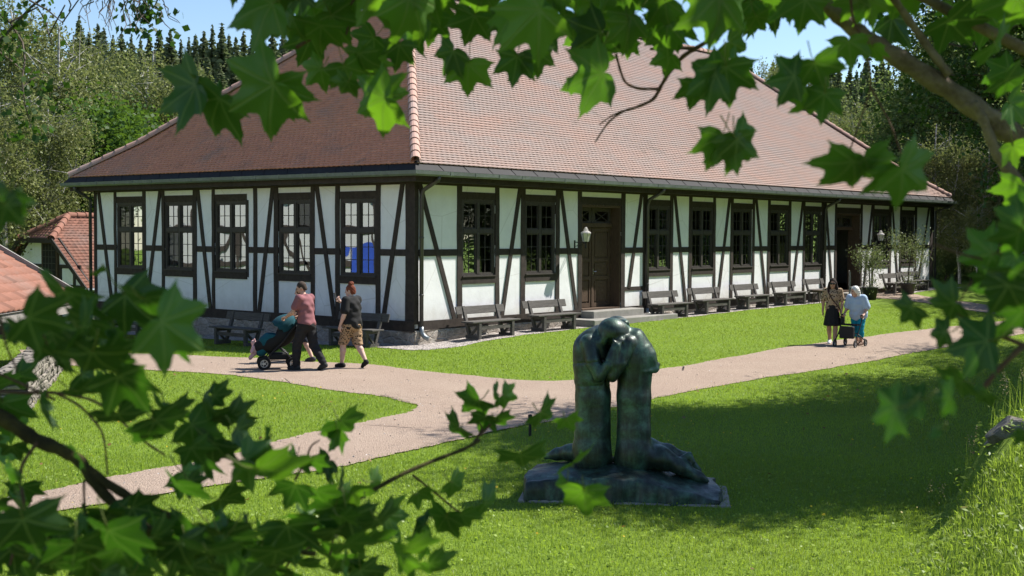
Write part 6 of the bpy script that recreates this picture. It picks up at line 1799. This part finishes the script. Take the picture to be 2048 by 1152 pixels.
# ------------------------------------------------------------------ maples in the foreground
HALF = [(0, 1.0), (5, .86), (8, .80), (12, .81), (13.5, .70), (18, .64), (25, .58), (32, .62), (36, .70), (39, .80), (42, .79), (46, .95), (50, .80), (54, .78), (58, .70), (61, .64), (68, .57), (75, .52), (82, .55), (88, .58), (93, .60), (97, .72), (101, .58), (107, .50), (114, .46), (122, .36), (134, .27), (148, .20), (162, .12), (174, .05)]
OUT = [(-a, r_) for a, r_ in HALF[:0:-1]] + HALF
_o = []
for (a0, r0), (a1, r1) in zip(OUT, OUT[1:]):      # concave arcs between the teeth
    _o += [(a0, r0), (a0 + (a1 - a0) / 3, (r0 + (r1 - r0) / 3) * .975), (a0 + (a1 - a0) * 2 / 3, (r0 + (r1 - r0) * 2 / 3) * .975)]
OUT = _o + [OUT[-1]]
OA = np.array([rad(a) for a, _ in OUT]); OR = np.array([r_ for _, r_ in OUT])
RINGS = np.array([0.0, .3, .55, .8, 1.0])
LX = (OR[None] * np.sin(OA)[None] * RINGS[1:, None]).ravel(); LY = (OR[None] * np.cos(OA)[None] * RINGS[1:, None]).ravel()
LT = np.stack([np.r_[0, LX], np.r_[0, LY]], 1); nO = len(OA)
LTRI = np.array([(0, 1 + j + 1, 1 + j) for j in range(nO - 1)])
LQ = np.array([(1 + k * nO + j, 1 + k * nO + j + 1, 1 + (k + 1) * nO + j + 1, 1 + (k + 1) * nO + j) for k in range(3) for j in range(nO - 1)])
M['petiole'] = simple('green_petiole', (.13, .16, .04, 1), .6, .2, 20, 0)
class Maple:
    def __init__(s, loc, label, seed, barkm):
        s.e = empty('maple_tree', loc, 0, label, 'maple'); s.L0 = np.array(loc, float); s.r = np.random.default_rng(seed)
        s.V, s.lc, s.t, s.tri, s.q, s.off = [], [], [], [], [], 0
        s.tw = MB(); s.br = MB(); s.pt = MB(); s.barkm = barkm
    def leaf3(s, base, tip, nrm, L_, tint, cup=None, pet=True, toward=None):
        r_ = s.r; T_ = tip / np.linalg.norm(tip); N = nrm - T_ * (nrm @ T_); N /= np.linalg.norm(N); X = np.cross(T_, N)
        x, y = LT[:, 0] * r_.uniform(.92, 1.1), LT[:, 1]
        rr = np.hypot(x, y); cup = r_.uniform(-.1, .62) if cup is None else cup
        z = -cup * rr ** 2 - r_.uniform(.0, .28) * np.abs(x) ** 1.4 * np.sign(cup + .001) + .09 * np.sin(x * 5 + r_.uniform(0, 6)) * np.sin(y * 6 + r_.uniform(0, 6)) * rr - r_.uniform(-.05, .3) * np.clip(y, 0, 1) ** 2
        z += .03 * np.cos(np.arctan2(x, y) * 7.6) * rr
        P = base + (x[:, None] * X + y[:, None] * T_ + z[:, None] * N) * L_ - s.L0
        s.V.append(P); s.lc.append(np.stack([LT[:, 0], LT[:, 1], np.full(len(x), r_.uniform(0, 9))], 1)); s.t.append(np.full(len(x), tint))
        s.tri.append(LTRI + s.off); s.q.append(LQ + s.off); s.off += len(x)
        if pet and r_.random() < .55:
            pl_ = L_ * r_.uniform(.45, .8); d = -T_ + N * r_.normal(.1, .25) + np.array([0, 0, .25]); d /= np.linalg.norm(d)
            b0 = base - s.L0; s.pt.tube([b0, b0 + d * pl_ * .5 - np.array([0, 0, .004]), b0 + d * pl_], [.0011, .0009, .0011], 4)
    def leaf(s, cx, cy, w, phi, Y, tilt=0., yaw=0., tint=None, cup=None):
        """picture centre, leaf length in picture units, direction of the tip (0 right, 90 down), distance"""
        a = rad(phi); R3, U3 = CR, CU
        T_ = R3 * math.cos(a) - U3 * math.sin(a); back = CF
        T_ = T_ * math.cos(tilt) + back * math.sin(tilt)
        N = -back; N = N - T_ * (N @ T_); N /= np.linalg.norm(N); X = np.cross(T_, N); N = N * math.cos(yaw) + X * math.sin(yaw)
        L_ = w / FPX * Y * .70; tilt = tilt * 1.25 + s.r.normal(0, .12); yaw = yaw + s.r.normal(0, .22)
        c = at(cx, cy, Y); s.leaf3(c - T_ * L_ * .42, T_, N, L_, s.r.uniform(.2, .9) if tint is None else tint, cup)
    def branch(s, pts, Y, r0, r1, tw=False, Y1=None):
        """picture polyline with radii in picture units"""
        n = len(pts); Ys = np.linspace(Y, Y1 or Y, n); W = [at(px, py, Ys[i]) - s.L0 for i, (px, py) in enumerate(pts)]
        # subdivide smoothly
        W = np.array(W); t = np.linspace(0, n - 1, (n - 1) * 4 + 1); C = np.stack([np.interp(t, range(n), W[:, k]) for k in range(3)], 1)
        for _ in range(2): C[1:-1] = .25 * C[:-2] + .5 * C[1:-1] + .25 * C[2:]
        rr = np.linspace(r0, r1, len(C)) / FPX * Y * (1 + .12 * np.sin(np.arange(len(C)) * 2.1))
        (s.tw if tw else s.br).tube([tuple(p) for p in C], list(rr), 6 if tw else 10)
    def done(s):
        nl = s.off; V, tri, q = s.V, s.tri, s.q; qs = [np.concatenate(q)]; mi = [np.zeros(sum(len(a) for a in tri) + len(qs[0]), np.int32)]; tn, lc = s.t, s.lc
        off = nl
        for mb_, k in ((s.pt, 1), (s.tw, 2)):
            if not mb_.v: continue
            V = V + [np.array(mb_.v)]; qq = np.array([f for f in mb_.f if len(f) == 4], np.int32) + off
            qs.append(qq); mi.append(np.full(len(qq), k, np.int32)); tn = tn + [np.full(len(mb_.v), .5)]; lc = lc + [np.zeros((len(mb_.v), 3))]; off += len(mb_.v)
        me = mesh_np('foliage', np.concatenate(V), [np.concatenate(tri), np.concatenate(qs)], True)
        attr(me, 'tint', np.concatenate(tn)); attrv(me, 'lc', np.concatenate(lc)); link('foliage', me, [M['maple'], M['petiole'], M['twig']], s.e)
        me.polygons.foreach_set('material_index', np.concatenate(mi))
        s.br.build('branch', M[s.barkm], s.e, smooth=True)
    def cloud(s, lo, hi, n, L_=(.09, .15), tint=(.1, .8)):
        for _ in range(n):
            p = np.array([s.r.uniform(a, b) for a, b in zip(lo, hi)]); p[2] = max(p[2], 2.75 + .19 * p[1] + .3); a = s.r.uniform(0, 6.28)
            T_ = np.array([math.cos(a), math.sin(a), s.r.uniform(-1.2, -.1)]); N = np.array([s.r.normal(0, .5), s.r.normal(0, .5), 1.])
            s.leaf3(p, T_, N, s.r.uniform(*L_), s.r.uniform(*tint), None, False)

# --- overhanging maple, trunk right of the camera
mp = Maple((2.6, 2.1, float(T(2.6, 2.1))), 'maple whose pale brown branch and big leaves hang across the top of the view', 7, 'maplebark')
mp.br.tube([(0, 0, -.2), (.0, .05, 1.2), (-.1, .1, 2.2), (-.35, .15, 2.9)], [.13, .11, .09, .06], 12)
P0 = at(2060, 285, 2.4) - mp.L0
mp.br.tube([(-.1, .1, 2.0), tuple((np.array([-.1, .1, 2.0]) + P0) / 2 + np.array([0, 0, .05])), tuple(P0)], [.06, .04, .026], 10)
mp.branch([(1560, -60), (1640, -5), (1690, 45), (1745, 85), (1800, 118), (1900, 180), (1990, 245), (2075, 300)], 2.4, 13, 24)
mp.branch([(1740, -60), (1790, 0), (1830, 58), (1868, 110), (1898, 150)], 2.38, 7, 9)
mp.branch([(1945, 205), (1968, 240), (1985, 290), (2010, 335), (2060, 385)], 2.38, 9, 13)
mp.branch([(1550, -30), (1500, 20), (1450, 60), (1400, 92), (1365, 112), (1338, 145), (1322, 172)], 2.6, 6, 4, True)
mp.branch([(1390, 96), (1350, 96), (1300, 98)], 2.6, 4, 3, True); mp.branch([(1322, 172), (1308, 200), (1270, 216), (1245, 222), (1215, 245), (1190, 285)], 2.6, 4, 1.5, True)
mp.branch([(1232, 108), (1240, 140), (1250, 166), (1275, 178), (1318, 178)], 2.6, 2.5, 3, True); mp.branch([(1245, 222), (1222, 232), (1198, 250)], 2.6, 2, 1.2, True)
mp.branch([(715, -10), (690, 22), (655, 52), (620, 78), (592, 96)], 2.5, 3, 4.5, True); mp.branch([(722, 24), (700, 44), (692, 70)], 2.5, 3, 2, True)
mp.branch([(918, -20), (922, 30), (928, 80), (930, 92)], 2.6, 2, 3, True); mp.branch([(1700, -20), (1705, 40), (1722, 70), (1738, 120), (1742, 170), (1735, 200), (1700, 300)], 2.2, 3, 1.5, True)
mp.branch([(1740, 172), (1755, 200), (1778, 240), (1800, 300), (1812, 330)], 2.2, 2.5, 1.3, True)
# ties back from the hanging twigs to the limb, above the frame
for a, b in (((715, -10, 2.5), (1100, -260, 2.6)), ((918, -20, 2.6), (1100, -260, 2.6)), ((1100, -260, 2.6), (1560, -120, 2.5)), ((1560, -120, 2.5), (1740, -60, 2.4)), ((1700, -20, 2.2), (1740, -60, 2.4)), ((1740, -60, 2.4), (2090, 120, 2.4))):
    mp.br.tube([tuple(at(*a) - mp.L0), tuple(at(*b) - mp.L0)], [.008, .012], 6)
mp.br.tube([tuple(at(2090, 120, 2.4) - mp.L0), (-.2, .12, 2.6)], [.016, .03], 6)
# (cx, cy, length, tip direction, distance, tilt, yaw, tint)
TOPL = [(498, 22, 200, 165, 2.2, .2, .3, .45), (520, 52, 115, 150, 2.3, .5, -.3, .15), (598, 4, 55, 80, 2.6, .2, .2, 1.), (575, 55, 90, 120, 2.4, .3, .4, .3), (640, 80, 120, 100, 2.4, .5, -.4, .4), (680, 60, 130, 60, 2.5, .3, .4, .35), (612, 30, 90, 200, 2.6, .4, .1, .5),
        (770, 15, 190, 75, 2.1, .25, .35, .75), (845, 35, 190, 55, 2.1, .45, -.5, .6), (790, 0, 160, 110, 2.3, .3, .3, .8), (500, 195, 235, 155, 2.0, .35, -.2, .5), (560, 205, 150, 75, 2.05, .3, .5, .45), (360, 195, 185, 150, 2.1, .5, .5, .1), (425, 235, 190, 120, 2.1, .6, .3, .1), (420, 215, 120, 160, 2.15, .7, -.3, .15),
        (625, 152, 95, 140, 2.4, .3, .2, .5), (725, 135, 120, 80, 2.3, .5, .5, .3), (700, 160, 120, 70, 2.3, .5, -.4, .3), (795, 115, 100, 100, 2.4, .2, .2, .08), (735, 212, 165, 160, 2.1, .35, -.2, .6), (790, 195, 130, 10, 2.15, .5, .4, .35), (685, 180, 90, 130, 2.2, .6, .2, .25), (762, 138, 60, 60, 2.4, .2, .3, 1.),
        (1040, 55, 210, 140, 2.0, .25, -.1, .85), (1000, 20, 150, 185, 2.1, .4, .4, .6), (935, 158, 120, 95, 2.3, .25, .1, .85), (895, 125, 110, 120, 2.3, .5, .4, .15), (940, 60, 120, 110, 2.4, .4, -.3, .3), (1030, 140, 110, 100, 2.4, .3, .2, .1), (1078, 130, 95, 80, 2.4, .3, -.3, .25), (1090, 90, 90, 100, 2.5, .3, .5, .2), (1165, 160, 180, 165, 2.1, .5, .25, .4), (1185, 130, 100, 120, 2.3, .5, -.3, .2),
        (1235, 50, 130, 150, 2.4, .3, .2, .5), (1255, 75, 120, 90, 2.4, .3, -.2, .55), (1310, 25, 120, 130, 2.4, .3, .3, .6), (1320, 118, 95, 160, 2.5, .4, .2, .45), (1255, 100, 60, 100, 2.6, .2, .3, 1.), (1180, 25, 80, 100, 2.6, .2, -.3, .95), (1110, 10, 70, 120, 2.6, .3, .2, .9), (1290, 70, 60, 80, 2.6, .2, .2, 1.), (1400, 165, 150, 155, 2.0, .6, .2, .15), (1455, 170, 150, 80, 2.0, .45, .3, .2), (1390, 195, 110, 100, 2.05, .5, -.2, .2), (1480, 150, 120, 40, 2.05, .6, -.3, .3),
        (1400, 25, 190, 150, 2.1, .3, .1, .7), (1470, 20, 190, 40, 2.1, .4, -.2, .65), (1475, 92, 120, 10, 2.3, .8, .3, .3), (1605, 30, 120, 100, 2.3, .2, .1, .3), (1560, 15, 110, 130, 2.4, .3, .3, .4), (1700, 108, 105, 80, 2.2, .3, .75, .6), (1752, 110, 75, 60, 2.2, .5, .9, .7), (1560, 158, 125, 175, 1.9, .65, .2, .1), (1640, 155, 140, 60, 1.9, .5, .3, .3), (1645, 215, 115, 95, 1.9, .3, .2, .2), (1612, 215, 95, 125, 1.92, .3, -.4, .85),
        (1745, 25, 110, 70, 2.3, .2, .3, .8), (1830, 5, 100, 70, 2.4, .2, .3, 1.), (1700, 20, 90, 120, 2.3, .3, -.3, .5), (1430, 305, 135, 110, 1.9, .35, -.5, .3), (1500, 300, 150, 35, 1.9, .45, .4, .35), (1470, 310, 130, 80, 1.9, .4, .2, .5), (1680, 355, 170, 125, 1.55, .5, -.3, .4), (1740, 345, 150, 60, 1.55, .55, .3, .45), (1835, 360, 190, 30, 1.5, .5, .1, .55), (1800, 370, 150, 75, 1.52, .5, -.2, .5),
        (2000, 100, 130, 20, 2.0, .9, .4, .3), (2020, 30, 140, 110, 2.3, .3, .2, .5), (1970, 25, 110, 100, 2.4, .3, .3, .6), (2030, 175, 120, 30, 2.2, .5, .3, .1), (2035, 225, 110, 40, 2.2, .4, -.2, .4), (2030, 312, 90, 70, 2.1, .4, .2, .75), (1930, 60, 90, 120, 2.5, .3, .3, .4), (2030, 395, 110, 110, 2.0, .4, .2, .5), (1990, 150, 110, 160, 2.4, .5, .2, .15), (1900, 30, 70, 100, 2.6, .3, .2, .7),
        (860, 60, 110, 100, 2.5, .4, .3, .3), (960, 15, 110, 110, 2.5, .3, -.3, .5), (1350, 70, 120, 80, 2.5, .4, .2, .4), (705, 10, 110, 100, 2.5, .3, .2, .5), (1520, 50, 80, 60, 2.5, .4, .2, .4), (650, 20, 100, 120, 2.5, .3, .4, .5), (1145, 60, 100, 100, 2.6, .3, .2, .3), (870, 10, 130, 80, 2.4, .4, .2, .5), (1215, 0, 120, 120, 2.5, .3, .3, .5), (1090, 30, 90, 60, 2.6, .3, -.2, .4)]
for a in TOPL: mp.leaf(a[0], a[1], a[2] * .86, a[3], a[4], a[5], a[6] + mp.r.normal(0, .2), min(1, a[7] + .15))
for _ in range(70):    # leaves just above the frame
    mp.leaf(mp.r.uniform(450, 2050), mp.r.uniform(-230, -35), mp.r.uniform(90, 150), mp.r.uniform(60, 130), mp.r.uniform(2.1, 2.8), mp.r.uniform(0, .6), mp.r.uniform(-.5, .5))
for _ in range(34):    # the denser band behind the big leaves
    px = mp.r.uniform(470, 2048); lim = 60 if px < 600 else 120 if px < 1400 else 30 if px < 1560 else 20 if px < 1700 else 70
    mp.leaf(px, mp.r.uniform(-30, lim), mp.r.uniform(90, 145), mp.r.uniform(40, 150), mp.r.uniform(2.3, 2.9), mp.r.uniform(0, .7), mp.r.uniform(-.6, .6), float(np.clip(mp.r.normal(.4, .3), 0, 1)))
mp.cloud((-.6, 1.9, 3.55), (2.2, 3.6, 4.8), 260)
mp.done()

# --- maple at the lower left, trunk left of the camera
ml = Maple((-1.9, 1.4, float(T(-1.9, 1.4))), 'shaded maple filling the lower left with a mossy branch and dark leaves', 8, 'darkbark')
ml.br.tube([(0, 0, -.2), (.05, .0, .8), (.1, .1, 1.5), (.2, .1, 2.6), (.5, .3, 3.6)], [.11, .09, .07, .05, .03], 10)
P0 = at(-30, 812, 1.9) - ml.L0
ml.br.tube([(.1, .1, 1.3), tuple((np.array([.1, .1, 1.3]) + P0) / 2 + np.array([0, 0, -.03])), tuple(P0)], [.05, .03, .016], 8)
ml.branch([(-40, 808), (20, 845), (70, 880), (130, 902), (165, 925), (190, 970), (240, 1020), (300, 1062), (335, 1090)], 1.9, 17, 8)
ml.branch([(150, 915), (195, 955), (260, 995), (330, 1030), (420, 1070), (500, 1092), (570, 1100), (632, 1108)], 1.9, 11, 5)
ml.branch([(480, 1095), (540, 1085), (600, 1062), (655, 1035), (720, 995), (800, 950), (870, 920), (930, 898), (960, 880)], 1.95, 6, 4, False, 2.2)
ml.branch([(-30, 782), (60, 786), (120, 785), (190, 800), (235, 835), (290, 885), (330, 910)], 1.8, 4, 2.5, True); ml.branch([(115, 788), (160, 810), (205, 860), (212, 905), (215, 950)], 1.8, 3, 2, True)
ml.branch([(-20, 740), (50, 770), (110, 800)], 1.8, 3, 3, True); ml.branch([(75, 885), (45, 925), (38, 960), (50, 1005), (38, 1060), (20, 1130)], 1.85, 4, 3, True)
ml.branch([(168, 960), (168, 1010), (182, 1060), (180, 1120)], 1.85, 3, 2, True); ml.branch([(945, 890), (965, 860), (960, 845), (940, 828)], 2.2, 3, 1.5, True); ml.branch([(960, 870), (990, 840), (1010, 815)], 2.2, 3, 1.5, True)
ml.branch([(825, 950), (870, 985), (905, 1015), (940, 1040)], 2.15, 3, 2, True); ml.branch([(590, 960), (612, 920), (622, 890), (640, 880)], 2.0, 3, 1.5, True); ml.branch([(560, 1150), (590, 1110), (640, 1085)], 2.0, 2.5, 2, True)
ml.branch([(60, 590), (75, 640), (95, 690), (110, 720)], 1.6, 3, 2, True); ml.branch([(0, 630), (10, 690), (35, 740)], 1.6, 3, 2, True); ml.branch([(660, 1110), (670, 1060), (650, 1040)], 2.0, 2.5, 2, True)
LOW = [(30, 430, 120, 60, 1.2, .3, .2, .15), (10, 410, 110, 120, 1.2, .3, -.3, .1), (205, 545, 60, 10, 1.9, .7, .3, .9), (365, 670, 215, 40, 1.35, .3, .15, .7), (330, 690, 170, 110, 1.4, .35, .1, .55), (95, 645, 180, 20, 1.3, .6, .2, .12), (185, 655, 150, 20, 1.4, .65, -.2, .2), (215, 662, 100, 160, 1.6, .5, .2, .1), (170, 740, 200, 120, 1.4, .35, .2, .15), (265, 785, 190, 60, 1.45, .4, .2, .2), (240, 720, 130, 30, 1.5, .5, .3, .3),
       (50, 690, 150, 100, 1.4, .4, .2, .1), (80, 830, 120, 100, 1.6, .4, .2, .2), (448, 790, 85, 0, 1.9, .5, .3, .15), (445, 842, 95, 60, 1.9, .25, .2, .25), (400, 800, 90, 150, 1.8, .5, .3, .1), (525, 882, 85, 160, 1.9, .7, .2, .5), (250, 850, 170, 80, 1.6, .5, .2, .1), (330, 860, 150, 60, 1.65, .5, -.2, .12), (550, 965, 220, 50, 1.55, .5, .3, .8), (520, 930, 150, 30, 1.6, .6, -.3, .5), (425, 1120, 190, 95, 1.35, .55, .1, .35), (60, 1080, 200, 80, 1.4, .3, .2, .05), (240, 1100, 210, 70, 1.45, .4, .2, .05), (150, 1110, 170, 110, 1.45, .4, -.2, .08),
       (695, 858, 125, 60, 2.0, .7, .3, .25), (670, 880, 90, 110, 2.0, .4, -.2, .55), (585, 930, 90, 120, 2.1, .3, .2, .55), (630, 935, 80, 70, 2.1, .3, .3, .4), (940, 815, 115, 140, 2.2, .5, -.2, .3), (1022, 795, 85, 20, 2.2, .4, .2, .9), (985, 790, 70, 140, 2.2, .3, .3, .8), (905, 860, 110, 150, 2.2, .5, .2, .2), (1000, 850, 90, 60, 2.2, .4, .2, .35), (965, 850, 90, 110, 2.2, .4, .2, .3), (1095, 832, 100, 35, 2.2, .8, .3, .2), (1140, 850, 75, 60, 2.25, .3, .2, .85), (1045, 930, 140, 80, 2.05, .4, .4, .25), (1085, 905, 80, 40, 2.1, .4, .2, .3), (1160, 925, 120, 15, 2.0, .7, .2, .75), (1170, 1010, 135, 85, 1.9, .3, .1, .75), (1130, 985, 90, 100, 1.95, .3, .3, .7), (880, 1052, 125, 120, 2.0, .35, .1, .35), (930, 1045, 100, 70, 2.0, .35, .3, .4), (990, 1008, 105, 15, 2.1, .6, .2, .4), (920, 975, 90, 40, 2.1, .5, .3, .7), (705, 1065, 160, 80, 1.8, .5, .3, .02), (665, 1080, 130, 110, 1.8, .5, -.3, .05), (725, 985, 105, 10, 2.0, .6, .2, .95), (760, 960, 80, 0, 2.1, .5, .2, .8), (690, 1010, 100, 60, 2.0, .4, .3, .7), (850, 990, 90, 30, 2.1, .6, .2, .5), (790, 1030, 110, 10, 2.0, .7, .2, .6), (760, 1090, 130, 20, 1.9, .4, .2, .3), (830, 1110, 130, 60, 1.75, .35, .2, .9), (790, 1125, 120, 120, 1.8, .3, .3, .8), (880, 1140, 120, 40, 1.8, .5, .3, .5), (600, 1140, 120, 90, 1.9, .4, .2, .3), (520, 1140, 110, 110, 1.9, .4, .2, .35), (640, 1000, 110, 80, 1.9, .5, .3, .35)]
for a in LOW: ml.leaf(a[0], a[1], a[2] * .84, a[3], a[4], a[5] + abs(ml.r.normal(.1, .25)), a[6] + ml.r.normal(0, .4), a[7] * (.3 if a[0] < 480 and a[2] < 210 else .8))  # left-hand leaves tinted darker to carry the shade in their colour
for _ in range(60):   # the dark mass in the corner, shade put into low leaf tints
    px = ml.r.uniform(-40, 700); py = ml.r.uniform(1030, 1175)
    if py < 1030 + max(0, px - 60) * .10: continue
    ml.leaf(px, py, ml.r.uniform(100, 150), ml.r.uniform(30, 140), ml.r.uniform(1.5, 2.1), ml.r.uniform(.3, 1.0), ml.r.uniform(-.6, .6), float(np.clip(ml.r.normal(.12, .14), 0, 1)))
for _ in range(9):  # left edge fill, again with shade in the tint
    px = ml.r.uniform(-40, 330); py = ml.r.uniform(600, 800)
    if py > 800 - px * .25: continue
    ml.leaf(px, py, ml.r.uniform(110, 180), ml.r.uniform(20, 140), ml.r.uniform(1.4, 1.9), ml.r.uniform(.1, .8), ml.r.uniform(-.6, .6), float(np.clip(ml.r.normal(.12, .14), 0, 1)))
for _ in range(185):  # scattered fill leaves, tints kept low to stand for shade
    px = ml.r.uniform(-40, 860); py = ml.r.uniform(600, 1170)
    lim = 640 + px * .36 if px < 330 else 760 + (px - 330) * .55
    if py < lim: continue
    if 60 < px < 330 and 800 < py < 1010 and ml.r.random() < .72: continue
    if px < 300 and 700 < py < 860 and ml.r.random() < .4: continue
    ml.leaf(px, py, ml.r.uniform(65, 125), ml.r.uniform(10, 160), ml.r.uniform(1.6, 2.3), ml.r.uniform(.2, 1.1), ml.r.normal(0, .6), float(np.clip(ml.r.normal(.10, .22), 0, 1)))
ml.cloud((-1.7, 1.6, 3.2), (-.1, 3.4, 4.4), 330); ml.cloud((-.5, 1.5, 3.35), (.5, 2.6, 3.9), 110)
rc_ = np.random.default_rng(3); n = 5200
P = np.stack([rc_.uniform(-4.5, 3.2, n), rc_.uniform(-4, 2.7, n), rc_.uniform(3.75, 6.2, n)], 1); P = P[~((P[:, 0] > .2) & (P[:, 1] > .6))]  # unseen cards overhead, laid out to dim the lower-left leaves
P = np.concatenate([P, np.stack([rc_.uniform(-.75, .4, 330), rc_.uniform(1.9, 3.2, 330), rc_.uniform(3.62, 4.1, 330)], 1)])  # extra patch added to block the sun from those leaves
foliage('overhead_shade_crown', *leaf_cards(P - ml.L0, rc_.normal(0, .5, P.shape) + np.array([0, 0, 1]), .17, rc_, .9), M['darkleaf'], ml.e)
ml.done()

# --- blurred maple sprays at the right border
mr = Maple((1.5, 1.1, float(T(1.5, 1.1))), 'out of focus maple spray reaching in from the right border', 9, 'twig')
P0 = at(2080, 705, 1.5) - mr.L0
mr.br.tube([(0, 0, -.2), (.02, .0, .7), (-.05, .1, 1.3), tuple(P0)], [.05, .04, .025, .009], 8)
mr.branch([(2090, 715), (2048, 690), (1990, 668), (1950, 650), (1915, 625)], 1.5, 6, 3); mr.branch([(2048, 690), (1995, 740), (1968, 775), (1955, 790)], 1.5, 6, 5)
mr.branch([(1868, 488), (1920, 508), (1980, 522), (2060, 535)], 1.5, 2.5, 3, True); mr.branch([(1915, 625), (1925, 590), (1945, 560)], 1.5, 2, 1.5, True)
mr.br.tube([tuple(P0), tuple(at(2150, 600, 1.5) - mr.L0), tuple(at(2060, 535, 1.5) - mr.L0)], [.008, .007, .004], 6)
RGT = [(1950, 515, 150, 165, 1.5, .6, .2, .85), (2000, 540, 170, 130, 1.45, .4, .3, .75), (2010, 460, 150, 150, 1.4, .5, .3, .4), (2030, 490, 130, 100, 1.4, .4, -.3, .6), (2000, 600, 150, 110, 1.4, .3, .3, .12), (2030, 570, 140, 70, 1.4, .4, .2, .3), (1880, 612, 130, 165, 1.5, .6, .2, .2), (1810, 630, 100, 120, 1.5, .5, .4, .2), (1935, 690, 170, 165, 1.45, .5, .2, .15), (1985, 690, 140, 60, 1.5, .5, .3, .3), (1870, 665, 90, 170, 1.5, .6, .2, .2), (2030, 640, 120, 120, 1.45, .4, .2, .3),
       (1765, 825, 150, 150, 1.1, .7, .6, .1), (1810, 800, 120, 170, 1.15, .6, .5, .1), (1865, 862, 60, 150, 1.3, .5, .8, .5), (1880, 795, 100, 170, 1.3, .8, .4, .2), (1900, 770, 120, 150, 1.35, .8, .3, .2), (1960, 800, 80, 120, 1.4, .6, .2, .2), (2040, 880, 70, 120, 1.4, .4, .2, .2), (2045, 420, 110, 120, 1.5, .4, .2, .5), (1985, 570, 110, 60, 1.5, .4, .3, .5)]
for a in RGT: mr.leaf(a[0], a[1], a[2] * .82, a[3], a[4], a[5] + .15, a[6] + mr.r.normal(0, .3), a[7] * .5)
mr.cloud((.9, 1.2, 3.0), (2.6, 2.8, 3.9), 190)
mr.done()
